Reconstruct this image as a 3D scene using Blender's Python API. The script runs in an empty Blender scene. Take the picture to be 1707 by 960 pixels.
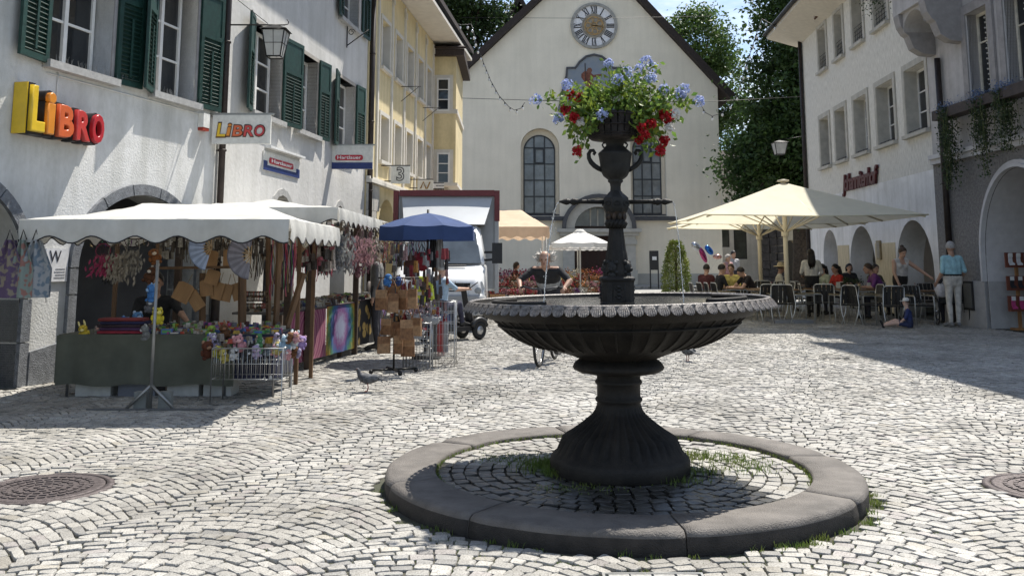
import bpy, bmesh, math, random
import numpy as np
from mathutils import Vector, Matrix, noise
from math import pi, sin, cos, radians, atan2, sqrt
R = random.Random(7)
NP = np.random.RandomState(11)
scn = bpy.context.scene
COL = scn.collection

# ---------------------------------------------------------------- camera
FOC, PITCH, HC = 1562.0, radians(8.0), 1.45
PYC = 433.75 - FOC * math.tan(PITCH)
cam = bpy.data.cameras.new('camera'); camo = bpy.data.objects.new('camera', cam); COL.objects.link(camo)
cam.sensor_width = 36.0; cam.lens = FOC / 1707 * 36.0
cam.shift_y = -(480 - PYC) / 1707.0
cam.clip_end = 2000; cam.clip_start = 0.05
camo.location = (0, 0, HC); camo.rotation_euler = (radians(90) + PITCH, 0, 0)
scn.camera = camo
# ---------------------------------------------------------------- light
SUNV = Vector((0.33, 0.48, 1.05)).normalized()
EL = math.asin(SUNV.z); AZ = atan2(SUNV.x, SUNV.y)
world = bpy.data.worlds.new('World'); scn.world = world; world.use_nodes = True
wn, wl = world.node_tree.nodes, world.node_tree.links
wn.clear()
sky = wn.new('ShaderNodeTexSky'); sky.sky_type = 'NISHITA'; sky.sun_disc = False
sky.sun_elevation = EL; sky.sun_rotation = AZ; sky.air_density = 1.0; sky.dust_density = 0.25; sky.ozone_density = 3.5
bg = wn.new('ShaderNodeBackground'); bg.inputs['Strength'].default_value = 0.09
tc = wn.new('ShaderNodeTexCoord'); mp = wn.new('ShaderNodeMapping'); mp.inputs['Scale'].default_value = (2.2, 2.2, 6.0)
nz = wn.new('ShaderNodeTexNoise'); nz.inputs['Scale'].default_value = 2.2; nz.inputs['Detail'].default_value = 7; nz.inputs['Roughness'].default_value = .6
rmp = wn.new('ShaderNodeValToRGB'); rmp.color_ramp.elements[0].position = .5; rmp.color_ramp.elements[1].position = .74; rmp.color_ramp.elements[0].color = (.1, .1, .1, 1)
mx = wn.new('ShaderNodeMixRGB'); mx.inputs[2].default_value = (8.0, 8.3, 8.8, 1)
ou = wn.new('ShaderNodeOutputWorld')
wl.new(tc.outputs['Generated'], mp.inputs[0]); wl.new(mp.outputs[0], nz.inputs['Vector']); wl.new(nz.outputs['Fac'], rmp.inputs[0])
wl.new(rmp.outputs[0], mx.inputs[0]); wl.new(sky.outputs[0], mx.inputs[1]); wl.new(mx.outputs[0], bg.inputs[0]); wl.new(bg.outputs[0], ou.inputs[0])
sl = bpy.data.lights.new('sun', 'SUN'); sl.energy = 4.6; sl.angle = radians(.55); sl.color = (1, .95, .865)
so = bpy.data.objects.new('sun', sl); COL.objects.link(so); so.location = (10, 30, 40)
so.rotation_euler = SUNV.to_track_quat('Z', 'Y').to_euler()
scn.view_settings.view_transform = 'Standard'; scn.view_settings.look = 'None'
scn.view_settings.exposure = 0.9; scn.view_settings.gamma = 1
# ---------------------------------------------------------------- helpers
def ray(u, v):
    a = (u - 853.5) / FOC; b = (PYC - v) / FOC; c, s = cos(PITCH), sin(PITCH)
    return Vector((a, c - b * s, s + b * c))
def AG(u, v, z=0.0):
    d = ray(u, v); return d * ((z - HC) / d.z) + Vector((0, 0, HC))
def AY(u, v, Y):
    d = ray(u, v); return d * (Y / d.y) + Vector((0, 0, HC))
def tag(o, label=None, cat=None, group=None, kind=None):
    if label: o['label'] = label
    if cat: o['category'] = cat
    if group: o['group'] = group
    if kind: o['kind'] = kind
    return o
def thing(name, label, cat, loc=(0, 0, 0), rz=0, group=None, parent=None):
    o = bpy.data.objects.new(name, None); COL.objects.link(o); o.location = loc; o.rotation_euler = (0, 0, rz)
    o.empty_display_size = .1
    if parent: o.parent = parent
    return tag(o, label, cat, group)
def copy_tree(o, parent=None):
    c = o.copy(); COL.objects.link(c); c.parent = parent
    for ch in list(o.children): copy_tree(ch, c)
    return c
def link(name, me, mats, parent=None, smooth=False, kind=None):
    o = bpy.data.objects.new(name, me); COL.objects.link(o)
    if not isinstance(mats, (list, tuple)): mats = [mats]
    if len(me.materials) == 0:
        for m in mats: me.materials.append(m)
    if smooth is True: me.polygons.foreach_set('use_smooth', [True] * len(me.polygons))
    if parent: o.parent = parent
    if kind: o['kind'] = kind
    return o
def frame_of(a, b):
    d = (Vector(b) - Vector(a)).normalized()
    u = d.orthogonal().normalized() if abs(d.z) > .95 else Vector((0, 0, 1)).cross(d).normalized()
    return d, u, d.cross(u)
class MB:
    def __init__(s): s.v = []; s.f = []; s.mi = []; s.sm = []
    def add(s, vs, fs, mi=0, sm=False):
        n = len(s.v); s.v += [tuple(x) for x in vs]
        for f in fs: s.f.append([n + i for i in f]); s.mi.append(mi); s.sm.append(sm)
        return s
    def box(s, c, d, rot=None, mi=0):
        hx, hy, hz = d[0] / 2, d[1] / 2, d[2] / 2; c = Vector(c)
        vs = [Vector((x, y, z)) for x in (-hx, hx) for y in (-hy, hy) for z in (-hz, hz)]
        if rot is not None:
            if not isinstance(rot, Matrix): rot = Matrix.Rotation(rot, 3, 'Z')
            vs = [rot @ q for q in vs]
        return s.add([c + q for q in vs], [(0, 1, 3, 2), (4, 6, 7, 5), (0, 4, 5, 1), (2, 3, 7, 6), (0, 2, 6, 4), (1, 5, 7, 3)], mi)
    def bx(s, x0, x1, y0, y1, z0, z1, mi=0):
        return s.box(((x0 + x1) / 2, (y0 + y1) / 2, (z0 + z1) / 2), (abs(x1 - x0), abs(y1 - y0), abs(z1 - z0)), None, mi)
    def bar(s, a, b, w, h, mi=0):
        a, b = Vector(a), Vector(b); d, u, w2 = frame_of(a, b); m = Matrix((d, u, w2)).transposed()
        return s.box((a + b) / 2, ((b - a).length, w, h), m, mi)
    def tube(s, pts, r, n=8, mi=0, cap=True, sm=True, closed=False):
        pts = [Vector(p) for p in pts]; N = len(pts)
        rs = r if isinstance(r, (list, tuple)) else [r] * N
        base = len(s.v); pu = None
        for i, p in enumerate(pts):
            if closed: d = (pts[(i + 1) % N] - pts[i - 1])
            else: d = pts[min(i + 1, N - 1)] - pts[max(i - 1, 0)]
            if d.length < 1e-9: d = Vector((0, 0, 1))
            d.normalize()
            if pu is None: u = d.orthogonal().normalized()
            else:
                u = pu - d * pu.dot(d)
                u = u.normalized() if u.length > 1e-6 else d.orthogonal().normalized()
            pu = u; w = d.cross(u)
            for k in range(n):
                a = 2 * pi * k / n; s.v.append(tuple(p + (u * cos(a) + w * sin(a)) * rs[i]))
        for i in range(N if closed else N - 1):
            j = (i + 1) % N
            for k in range(n):
                s.f.append([base + i * n + k, base + i * n + (k + 1) % n, base + j * n + (k + 1) % n, base + j * n + k]); s.mi.append(mi); s.sm.append(sm)
        if cap and not closed:
            s.f.append([base + k for k in range(n)][::-1]); s.mi.append(mi); s.sm.append(False)
            s.f.append([base + (N - 1) * n + k for k in range(n)]); s.mi.append(mi); s.sm.append(False)
        return s
    def lathe(s, prof, n=24, c=(0, 0, 0), mi=0, sm=True, sx=1, sy=1, a0=0, a1=2 * pi, fl=None):
        base = len(s.v); full = abs(a1 - a0 - 2 * pi) < 1e-6; m = n if full else n + 1
        for (r, z) in prof:
            for k in range(m):
                a = a0 + (a1 - a0) * k / n; rr = r * (fl(a, z) if fl else 1)
                s.v.append((c[0] + rr * cos(a) * sx, c[1] + rr * sin(a) * sy, c[2] + z))
        for i in range(len(prof) - 1):
            for k in range(n):
                k2 = (k + 1) % m
                s.f.append([base + i * m + k, base + i * m + k2, base + (i + 1) * m + k2, base + (i + 1) * m + k]); s.mi.append(mi); s.sm.append(sm)
        return s
    def ball(s, c, r, n=10, mi=0, rot=None):
        r = (r, r, r) if not isinstance(r, (list, tuple)) else r
        base = len(s.v); m = max(4, n // 2 + 1); c = Vector(c)
        for i in range(m + 1):
            t = pi * i / m
            for k in range(n):
                a = 2 * pi * k / n; q = Vector((r[0] * sin(t) * cos(a), r[1] * sin(t) * sin(a), -r[2] * cos(t)))
                if rot is not None: q = rot @ q
                s.v.append(tuple(c + q))
        for i in range(m):
            for k in range(n):
                s.f.append([base + i * n + k, base + i * n + (k + 1) % n, base + (i + 1) * n + (k + 1) % n, base + (i + 1) * n + k]); s.mi.append(mi); s.sm.append(True)
        return s
    def poly(s, pts, mi=0): return s.add(pts, [tuple(range(len(pts)))], mi)
    def prism(s, pts, off, mi=0):
        n = len(pts); off = Vector(off); pts = [Vector(p) for p in pts]
        return s.add(pts + [p + off for p in pts], [tuple(range(n))[::-1], tuple(range(n, 2 * n))] + [(i, (i + 1) % n, n + (i + 1) % n, n + i) for i in range(n)], mi)
    def mesh(s, name):
        me = bpy.data.meshes.new(name); me.from_pydata(s.v, [], s.f)
        me.polygons.foreach_set('material_index', s.mi); me.polygons.foreach_set('use_smooth', s.sm); me.update()
        return me
    def build(s, name, mats, parent=None, kind=None, loc=None, fix=False):
        me = s.mesh(name)
        if fix:
            b = bmesh.new(); b.from_mesh(me); bmesh.ops.recalc_face_normals(b, faces=b.faces); b.to_mesh(me); b.free()
        o = link(name, me, mats, parent, False, kind)
        if loc is not None: o.location = loc
        return o
def npmesh(name, V, F, mats, parent=None, kind=None, smooth=False, cols=None, cname='col', fmi=None):
    """V (n,3), F (m,k) arrays"""
    me = bpy.data.meshes.new(name); V = np.ascontiguousarray(V, dtype=np.float32); F = np.ascontiguousarray(F, dtype=np.int32)
    m, k = F.shape
    me.vertices.add(len(V)); me.vertices.foreach_set('co', V.ravel())
    me.loops.add(m * k); me.loops.foreach_set('vertex_index', F.ravel())
    me.polygons.add(m); me.polygons.foreach_set('loop_start', np.arange(0, m * k, k, dtype=np.int32)); me.polygons.foreach_set('loop_total', np.full(m, k, dtype=np.int32))
    me.polygons.foreach_set('use_smooth', np.full(m, smooth, dtype=bool))
    if fmi is not None: me.polygons.foreach_set('material_index', np.asarray(fmi, dtype=np.int32))
    me.update(calc_edges=True)
    if cols is not None:
        at = me.color_attributes.new(cname, 'FLOAT_COLOR', 'POINT')
        c4 = np.ones((len(V), 4), dtype=np.float32); c4[:, :3] = cols; at.data.foreach_set('color', c4.ravel())
    return link(name, me, mats, parent, False, kind)
_dg_tmp = []
def eval_mesh(o):
    dg = bpy.context.evaluated_depsgraph_get(); me = bpy.data.meshes.new_from_object(o.evaluated_get(dg)); return me
def text_mesh(txt, size=1, ext=.01, bev=0, off=0, shear=0, align='CENTER', res=3, space=1):
    c = bpy.data.curves.new('t', 'FONT'); c.body = txt; c.size = size; c.extrude = ext; c.bevel_depth = bev; c.bevel_resolution = 2
    c.offset = off; c.shear = shear; c.align_x = align; c.align_y = 'CENTER'; c.resolution_u = res; c.space_character = space
    o = bpy.data.objects.new('t', c); COL.objects.link(o); me = eval_mesh(o); bpy.data.objects.remove(o); bpy.data.curves.remove(c)
    me.transform(Matrix.Rotation(pi / 2, 4, 'X'))   # stands up, reads from -y
    return me
def shape_mesh(outer, holes, thick, name='wall'):
    """2-D outline with holes -> slab whose front face is local y=0 and back face y=thick"""
    c = bpy.data.curves.new('c', 'CURVE'); c.dimensions = '2D'; c.fill_mode = 'BOTH'; c.extrude = thick / 2
    for lp in [outer] + list(holes):
        sp = c.splines.new('POLY'); sp.points.add(len(lp) - 1)
        for i, (x, y) in enumerate(lp): sp.points[i].co = (x, y, 0, 1)
        sp.use_cyclic_u = True
    o = bpy.data.objects.new('c', c); COL.objects.link(o); me = eval_mesh(o); bpy.data.objects.remove(o); bpy.data.curves.remove(c)
    me.transform(Matrix.Translation((0, thick / 2, 0)) @ Matrix.Rotation(pi / 2, 4, 'X')); me.name = name
    return me
def arch(x0, x1, z0, zs, n=14, zt=None):
    """opening from z0, springing at zs, (elliptic) top at zt"""
    r = (x1 - x0) / 2; c = (x0 + x1) / 2; h = r if zt is None else zt - zs
    return [(x0, z0), (x1, z0)] + [(c + r * cos(a), zs + h * sin(a)) for a in [pi * i / n for i in range(n + 1)]]
def rect(x0, x1, z0, z1): return [(x0, z0), (x1, z0), (x1, z1), (x0, z1)]
# ---------------------------------------------------------------- materials
MT = {}
def M(name, col=(.5, .5, .5), rough=.8, var=.12, scale=6, bump=0, bscale=40, metal=0, col2=None, spec=.4, trans=0, attr=None, detail=4, emit=None, stretch=None, sub=0, ramp=(.35, .65), coat=0, streak=0):
    if name in MT: return MT[name]
    m = bpy.data.materials.new(name); m.use_nodes = True; MT[name] = m
    n, l = m.node_tree.nodes, m.node_tree.links; p = n['Principled BSDF']
    p.inputs['Roughness'].default_value = rough; p.inputs['Metallic'].default_value = metal; p.inputs['Specular IOR Level'].default_value = spec
    if coat: p.inputs['Coat Weight'].default_value = coat
    tcn = n.new('ShaderNodeTexCoord'); vec = tcn.outputs['Object']
    if stretch:
        mpn = n.new('ShaderNodeMapping'); mpn.inputs['Scale'].default_value = stretch; l.new(vec, mpn.inputs[0]); vec = mpn.outputs[0]
    c1 = tuple(col) + (1,); c2 = tuple(col2) + (1,) if col2 else tuple(min(1, x * (1 - var * 2)) for x in col) + (1,)
    nzn = n.new('ShaderNodeTexNoise'); nzn.inputs['Scale'].default_value = scale; nzn.inputs['Detail'].default_value = detail; nzn.inputs['Roughness'].default_value = .6
    l.new(vec, nzn.inputs['Vector'])
    rp = n.new('ShaderNodeValToRGB'); rp.color_ramp.elements[0].position = ramp[0]; rp.color_ramp.elements[1].position = ramp[1]
    rp.color_ramp.elements[0].color = c2; rp.color_ramp.elements[1].color = c1
    l.new(nzn.outputs['Fac'], rp.inputs[0]); out = rp.outputs[0]
    if attr:
        an = n.new('ShaderNodeAttribute'); an.attribute_name = attr; mm = n.new('ShaderNodeMixRGB'); mm.blend_type = 'MULTIPLY'; mm.inputs[0].default_value = 1
        l.new(out, mm.inputs[1]); l.new(an.outputs['Color'], mm.inputs[2]); out = mm.outputs[0]
    if streak:   # rain streaks, patches and grime
        for sc_, lo_, st_ in (((2.2, 2.2, .22), .62, streak), ((.45, .45, .6), .7, streak), ((9, 9, 5), .75, streak * .5)):
            mm = n.new('ShaderNodeMapping'); mm.inputs['Scale'].default_value = sc_; nn = n.new('ShaderNodeTexNoise'); nn.inputs['Scale'].default_value = 1.6; nn.inputs['Detail'].default_value = 6
            r_ = n.new('ShaderNodeValToRGB'); r_.color_ramp.elements[0].position = .36; r_.color_ramp.elements[0].color = (1 - st_, 1 - st_, 1 - st_ * 1.1, 1); r_.color_ramp.elements[1].position = .58
            ml = n.new('ShaderNodeMixRGB'); ml.blend_type = 'MULTIPLY'; ml.inputs[0].default_value = 1
            l.new(tcn.outputs['Object'], mm.inputs[0]); l.new(mm.outputs[0], nn.inputs['Vector']); l.new(nn.outputs['Fac'], r_.inputs[0]); l.new(out, ml.inputs[1]); l.new(r_.outputs[0], ml.inputs[2]); out = ml.outputs[0]
    l.new(out, p.inputs['Base Color'])
    if bump:
        bn = n.new('ShaderNodeTexNoise'); bn.inputs['Scale'].default_value = bscale; bn.inputs['Detail'].default_value = 5; l.new(vec, bn.inputs['Vector'])
        b = n.new('ShaderNodeBump'); b.inputs['Strength'].default_value = min(1, bump); b.inputs['Distance'].default_value = .02 * max(1, bump); l.new(bn.outputs['Fac'], b.inputs['Height']); l.new(b.outputs[0], p.inputs['Normal'])
    if trans:   # thin leaf / cloth: part of the light passes through
        t = n.new('ShaderNodeBsdfTranslucent'); l.new(out, t.inputs['Color']); ms = n.new('ShaderNodeMixShader'); ms.inputs[0].default_value = trans
        l.new(p.outputs[0], ms.inputs[1]); l.new(t.outputs[0], ms.inputs[2]); l.new(ms.outputs[0], n['Material Output'].inputs[0])
    return m
def flat(r, g, b, rough=.75, **k):
    return M('paint_%03d_%03d_%03d_%02d%s' % (r * 255, g * 255, b * 255, rough * 100, 'm' if k.get('metal') else ('t' if k.get('trans') else '')), (r, g, b), rough, var=.1, scale=9, **k)
def GL(name, col, rough=.08, **k): return M(name, col, rough, var=.2, scale=1.5, spec=.6, **k)
# ================================================================ ground and paving
FX, FY = 0.713, 6.447            # fountain axis
KR_O, KR_I, KZ = 1.541, 1.215, 0.112
m_joint = M('joint_sand', (.075, .068, .056), .95, var=.3, scale=3.0, bump=.5, bscale=60, col2=(.045, .05, .03))
g = MB(); g.poly([(-300, -60, -.014), (300, -60, -.014), (300, 500, -.014), (-300, 500, -.014)])
tag(g.build('ground', m_joint), 'square ground of sand joints under the cobbles', None, None, 'structure')
mc = bpy.data.materials.new('granite_sett'); mc.use_nodes = True
n, l = mc.node_tree.nodes, mc.node_tree.links; p = n['Principled BSDF']; p.inputs['Roughness'].default_value = .62; p.inputs['Specular IOR Level'].default_value = .45
ta = n.new('ShaderNodeAttribute'); ta.attribute_name = 'col'; ge = n.new('ShaderNodeNewGeometry')
n1 = n.new('ShaderNodeTexNoise'); n1.inputs['Scale'].default_value = 130; n1.inputs['Detail'].default_value = 3
n2 = n.new('ShaderNodeTexNoise'); n2.inputs['Scale'].default_value = .8; n2.inputs['Detail'].default_value = 5
r1 = n.new('ShaderNodeValToRGB'); r1.color_ramp.elements[0].position = .34; r1.color_ramp.elements[0].color = (.5, .49, .48, 1); r1.color_ramp.elements[1].position = .56; r1.color_ramp.elements[1].color = (1, 1, .99, 1)
r2 = n.new('ShaderNodeValToRGB'); r2.color_ramp.elements[0].position = .3; r2.color_ramp.elements[0].color = (.62, .61, .59, 1); r2.color_ramp.elements[1].position = .62; r2.color_ramp.elements[1].color = (1, 1, 1, 1)
ma = n.new('ShaderNodeMixRGB'); ma.blend_type = 'MULTIPLY'; ma.inputs[0].default_value = 1
mb_ = n.new('ShaderNodeMixRGB'); mb_.blend_type = 'MULTIPLY'; mb_.inputs[0].default_value = 1
bp = n.new('ShaderNodeBump'); bp.inputs['Strength'].default_value = .45; bp.inputs['Distance'].default_value = .006
n3 = n.new('ShaderNodeTexNoise'); n3.inputs['Scale'].default_value = 55; n3.inputs['Detail'].default_value = 4
for q in (n1, n2, n3): l.new(ge.outputs['Position'], q.inputs['Vector'])
l.new(n1.outputs['Fac'], r1.inputs[0]); l.new(n2.outputs['Fac'], r2.inputs[0]); l.new(ta.outputs['Color'], ma.inputs[1]); l.new(r1.outputs[0], ma.inputs[2])
l.new(ma.outputs[0], mb_.inputs[1]); l.new(r2.outputs[0], mb_.inputs[2]); l.new(mb_.outputs[0], p.inputs['Base Color']); l.new(n3.outputs['Fac'], bp.inputs['Height']); l.new(bp.outputs[0], p.inputs['Normal'])
mc_wet = mc.copy(); mc_wet.name = 'granite_sett_wet'; q = mc_wet.node_tree.nodes['Principled BSDF']; q.inputs['Roughness'].default_value = .32; q.inputs['Specular IOR Level'].default_value = .25
MAN = [(-3.02, 6.3, .37), (3.5, 6.3, .37)]
def stone_col():
    t = R.random(); b = R.uniform(.30, .45)
    c = (b * 1.02, b * .985, b * .91)
    if t < .05: c = (b * 1.0, b * .94, b * .82)
    elif t < .10: c = (b * .9, b * .84, b * .8)
    elif t < .2: c = (b * .82, b * .8, b * .76)
    return c
stones = []   # (4 corners ccw, z, col)
PA = radians(-17); ca, sa = cos(PA), sin(PA); CW, SAG, CRS = 1.5, .33, .084
def fac_left(y): return -5.71 + .225 * (y - 11.14) if y < 15.4 else -4.75 + .115 * (y - 15.4)
def inside(x, y):
    if y < 3.9 or y > 30 or abs(x) > .6 * y + .6: return False
    if x < fac_left(y) + .05 or x > 10.3: return False
    if (x - FX) ** 2 + (y - FY) ** 2 < (KR_O + .05) ** 2: return False
    for mx_, my_, mr in MAN:
        if (x - mx_) ** 2 + (y - my_) ** 2 < (mr + .06) ** 2: return False
    if .38 < x < .93 and y < 4.66: return False
    return True
def bo(c, k): return .09 * (((c * 7919 + k * 104729) % 1009) / 1009 - .5)
for ci in range(-15, 17):
    pc = ci * CW; ph = 0
    for ni in range(-60, 450):
        q0 = ni * CRS + ph
        cx, cy = ca * pc - sa * q0, sa * pc + ca * q0
        if cy < 2 or cy > 31.5 or abs(cx) > .6 * cy + 2.6: continue
        pp = -CW / 2 + bo(ci, ni); pe = CW / 2 + bo(ci + 1, ni)
        while pp < pe - .025:
            w = R.uniform(.07, .118); p2 = min(pp + w, pe)
            if pe - p2 < .042: p2 = pe
            ja = .003
            def pt(a, k): return a, q0 + SAG * (1 - (2 * a / CW) ** 2) + k * CRS / 2
            sl_ = -8 * SAG * ((pp + p2) / 2) / CW ** 2; nn = sqrt(1 + sl_ * sl_); nx, ny = -sl_ / nn, 1 / nn
            h2 = CRS / nn / 2 * .99
            am, bm = pp, p2; qa = q0 + SAG * (1 - (2 * am / CW) ** 2); qb = q0 + SAG * (1 - (2 * bm / CW) ** 2)
            tx, ty = (bm - am), (qb - qa); tl = sqrt(tx * tx + ty * ty); tx /= tl; ty /= tl
            hh = h2 - ja
            c4 = [(am + tx * ja - nx * hh, qa + ty * ja - ny * hh), (bm - tx * ja - nx * hh, qb - ty * ja - ny * hh), (bm - tx * ja + nx * hh, qb - ty * ja + ny * hh), (am + tx * ja + nx * hh, qa + ty * ja + ny * hh)]
            J = .0045
            c4 = [(a + R.uniform(-J, J), b + R.uniform(-J, J)) for a, b in c4]
            c4 = [(ca * (a + pc) - sa * b, sa * (a + pc) + ca * b) for a, b in c4]
            mx_ = sum(c[0] for c in c4) / 4; my_ = sum(c[1] for c in c4) / 4
            if inside(mx_, my_): stones.append((c4, R.uniform(-.004, .005), stone_col(), my_, False))
            pp = p2
# setts inside the kerb ring, laid in circles
for k in range(9):
    r0 = .40 + k * .0905; r1 = r0 + .083; nst = int(2 * pi * r0 / .1)
    for i in range(nst):
        a0 = 2 * pi * (i + .05 + (k % 2) * .5) / nst; a1 = 2 * pi * (i + .95 + (k % 2) * .5) / nst
        c4 = [(FX + r * cos(a) + R.uniform(-.006, .006), FY + r * sin(a) + R.uniform(-.006, .006)) for r, a in ((r0, a0), (r1, a0), (r1, a1), (r0, a1))]
        yy = sum(c[1] for c in c4) / 4; xx = sum(c[0] for c in c4) / 4
        wet = (yy < FY + .12 + .5 * noise.noise((xx * 1.7, yy * 1.7, 0)) and xx < FX + .62 - .3 * (yy - FY))
        sc_ = stone_col(); stones.append((c4, .078 + R.uniform(-.004, .004), tuple(q * .2 for q in sc_) if wet else sc_, yy, wet))
def stone_arrays(sts, hi):
    V = []; F = []; Cc = []
    for c4, z, col, _, w in sts:
        b = len(V); m = (sum(c[0] for c in c4) / 4, sum(c[1] for c in c4) / 4)
        tz = [R.uniform(-.0035, .0035) for _ in range(4)]
        if hi:
            ring = []
            for i in range(4):
                a, o, d = c4[i], c4[i - 1], c4[(i + 1) % 4]; t = R.uniform(.06, .2)
                ring.append((a[0] + (o[0] - a[0]) * t, a[1] + (o[1] - a[1]) * t, tz[i])); t = R.uniform(.06, .2)
                ring.append((a[0] + (d[0] - a[0]) * t, a[1] + (d[1] - a[1]) * t, tz[i]))
            nn = 8
        else: ring = [(c4[i][0], c4[i][1], tz[i]) for i in range(4)]; nn = 4
        for (x, y, t) in ring: V.append((x, y, z - .03))
        for (x, y, t) in ring: V.append((m[0] + (x - m[0]) * .985, m[1] + (y - m[1]) * .985, z - .005 + t))
        for (x, y, t) in ring: V.append((m[0] + (x - m[0]) * .925, m[1] + (y - m[1]) * .925, z + t))
        V.append((m[0], m[1], z + .0025))
        for i in range(nn):
            j = (i + 1) % nn
            F.append((b + i, b + j, b + nn + j, b + nn + i)); F.append((b + nn + i, b + nn + j, b + 2 * nn + j, b + 2 * nn + i))
            if i % 2 == 0: F.append((b + 2 * nn + i, b + 2 * nn + j, b + 2 * nn + (i + 2) % nn, b + 3 * nn))
        Cc += [col] * (3 * nn + 1)
    return np.array(V), np.array(F), np.array(Cc)
pave = MB(); pave.poly([(-40, 29.6, -.008), (40, 29.6, -.008), (40, 120, -.008), (-40, 120, -.008)])
mfar = M('far_setts', (.36, .352, .33), .7, scale=9, var=.3, bump=.6, bscale=14)
pv = pave.build('cobbled_pavement', mfar); tag(pv, 'pale granite cobbles laid in arcs across the market square', None, None, 'structure')
outer = [s for s in stones if s[1] < .05]; inner = [s for s in stones if s[1] >= .05]
outer.sort(key=lambda s: s[3]); inner.sort(key=lambda s: s[3])
single = outer[:230] + inner[:70]
for s_ in single:
    V, F, Cc = stone_arrays([s_], True); o = npmesh('cobblestone', V, F, mc_wet if s_[4] else mc, pv, cols=Cc)
near = [s for s in outer[230:] if s[3] < 10.5]; far = [s for s in outer[230:] if s[3] >= 10.5]
for nm, lst, hi in (('near_cobbles', near, True), ('far_cobbles', far, False)):
    V, F, Cc = stone_arrays(lst, hi); npmesh('cobbles', V, F, mc, pv, 'stuff', cols=Cc)
for w in (True, False):
    lst = [s for s in inner[70:] if s[4] == w]
    if lst: V, F, Cc = stone_arrays(lst, True); npmesh('ring_cobbles', V, F, mc_wet if w else mc, pv, 'stuff', cols=Cc)
# ---- kerb ring around the fountain
m_kerb = M('kerb_granite', (.155, .14, .126), .72, var=.22, scale=5, bump=.5, bscale=120, detail=8)
m_kerbd = M('kerb_dark_side', (.04, .034, .03), .75, var=.3, scale=9, bump=.5, bscale=120, detail=8, col2=(.018, .016, .014))  # darker stone colour for the outer upright faces
kerb = thing('stone_kerb_ring', 'round grey granite kerb of curved blocks around the fountain', 'kerb', (FX, FY, 0))
ja = sorted([radians(a) for a in (-162, -128, -84, -36, 12, 58, 104, 146)])
for i, a0 in enumerate(ja):
    a1 = ja[(i + 1) % len(ja)] + (2 * pi if i == len(ja) - 1 else 0); gp = .0045
    a0 += gp / 1.5; a1 -= gp / 1.5; ns = 14; dz = R.uniform(-.004, .004)
    prof = [(KR_O - .004, -.02), (KR_O, .02), (KR_O, KZ - .035), (KR_O - .008, KZ - .014), (KR_O - .03, KZ), (KR_I + .012, KZ), (KR_I, KZ - .012), (KR_I, .03)]
    b = MB(); m_ = len(prof)
    for k in range(ns + 1):
        a = a0 + (a1 - a0) * k / ns
        for j, (r, z) in enumerate(prof):
            w = .004 * noise.noise((r * cos(a) * 5, r * sin(a) * 5, z * 9 + 3)); pull = .012 if k in (0, ns) and j in (2, 3, 4) else 0
            b.v.append(((r + w - pull) * cos(a), (r + w - pull) * sin(a), z + dz + w - (pull * .6 if j in (3, 4, 5) else 0)))
    for k in range(ns):
        for j in range(m_ - 1):
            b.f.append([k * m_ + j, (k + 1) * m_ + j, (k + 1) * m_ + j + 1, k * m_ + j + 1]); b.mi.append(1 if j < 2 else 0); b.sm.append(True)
    for k, rv in ((0, False), (ns, True)):
        f = [k * m_ + j for j in range(m_)]; b.f.append(f[::-1] if rv else f); b.mi.append(0); b.sm.append(False)
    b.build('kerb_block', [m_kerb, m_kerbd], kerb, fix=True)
bd = MB(); bd.lathe([(KR_I + .03, .062), (.2, .062)], 48, (0, 0, 0)); bd.build('sand_bed', m_joint, kerb)
# puddle inside the ring
mw = GL('puddle_water', (.010, .010, .009), .08); mw.node_tree.nodes['Principled BSDF'].inputs['Specular IOR Level'].default_value = .25
b = MB(); pts = [];
for i in range(40):
    a = 2 * pi * i / 40; r = 1 + .25 * noise.noise((cos(a) * 1.5, sin(a) * 1.5, 5)); pts.append((FX - .12 + .62 * r * cos(a), FY - .62 + .33 * r * sin(a), .0745))
b.poly(pts); tag(b.build('puddle', mw), 'dark wet puddle on cobbles in front of the fountain foot', None, None, 'structure')
# ---- manholes, drain
m_iron = M('manhole_iron', (.12, .10, .098), .55, var=.25, scale=30, metal=.4, bump=.3, bscale=200)
for i, (x, y, r) in enumerate(MAN):
    t = thing('manhole_cover', ['round rusty iron manhole cover in the cobbles at the left', 'round iron manhole cover cut by the right picture edge'][i], 'manhole', (x, y, 0), R.random(), 'iron manhole covers in the cobbles')
    b = MB(); b.lathe([(r + .055, -.03), (r + .055, .002), (r + .01, .004), (r + .008, -.02)], 48); b.build('frame', m_iron, t)
    b = MB(); b.lathe([(r, -.02), (r, .002), (r - .012, .005), (r - .03, .002), (.0, .002)], 48)
    for k in range(5):
        rr = .04 + k * .062; nb = max(4, int(2 * pi * rr / .055))
        for j in range(nb):
            a = 2 * pi * j / nb + k; b.box((rr * cos(a), rr * sin(a), .005), (.026, .04, .007), a)
    b.build('lid', m_iron, t)
dr = thing('drain_cover', 'thin steel drain frame set in cobbles at the bottom edge', 'drain', (.655, 4.4, 0))
b = MB(); W_ = .235
for (x0, x1, y0, y1) in ((-W_, W_, .215, .23), (-W_, W_, -.23, -.215), (-W_, -W_ + .012, -.215, .215), (W_ - .012, W_, -.215, .215)): b.bx(x0, x1, y0, y1, -.03, .006)
b.build('frame', flat(.62, .62, .6, .35, metal=.8), dr)
b = MB()
for k in range(4):
    for j in range(4): b.box((-.16 + k * .107 + R.uniform(-.005, .005), -.16 + j * .107, -.006), (.095, .095, .02), R.uniform(-.05, .05))
b.build('inlay', M('inlay_stone', (.38, .37, .35), .7, scale=60, var=.2), dr)
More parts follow.
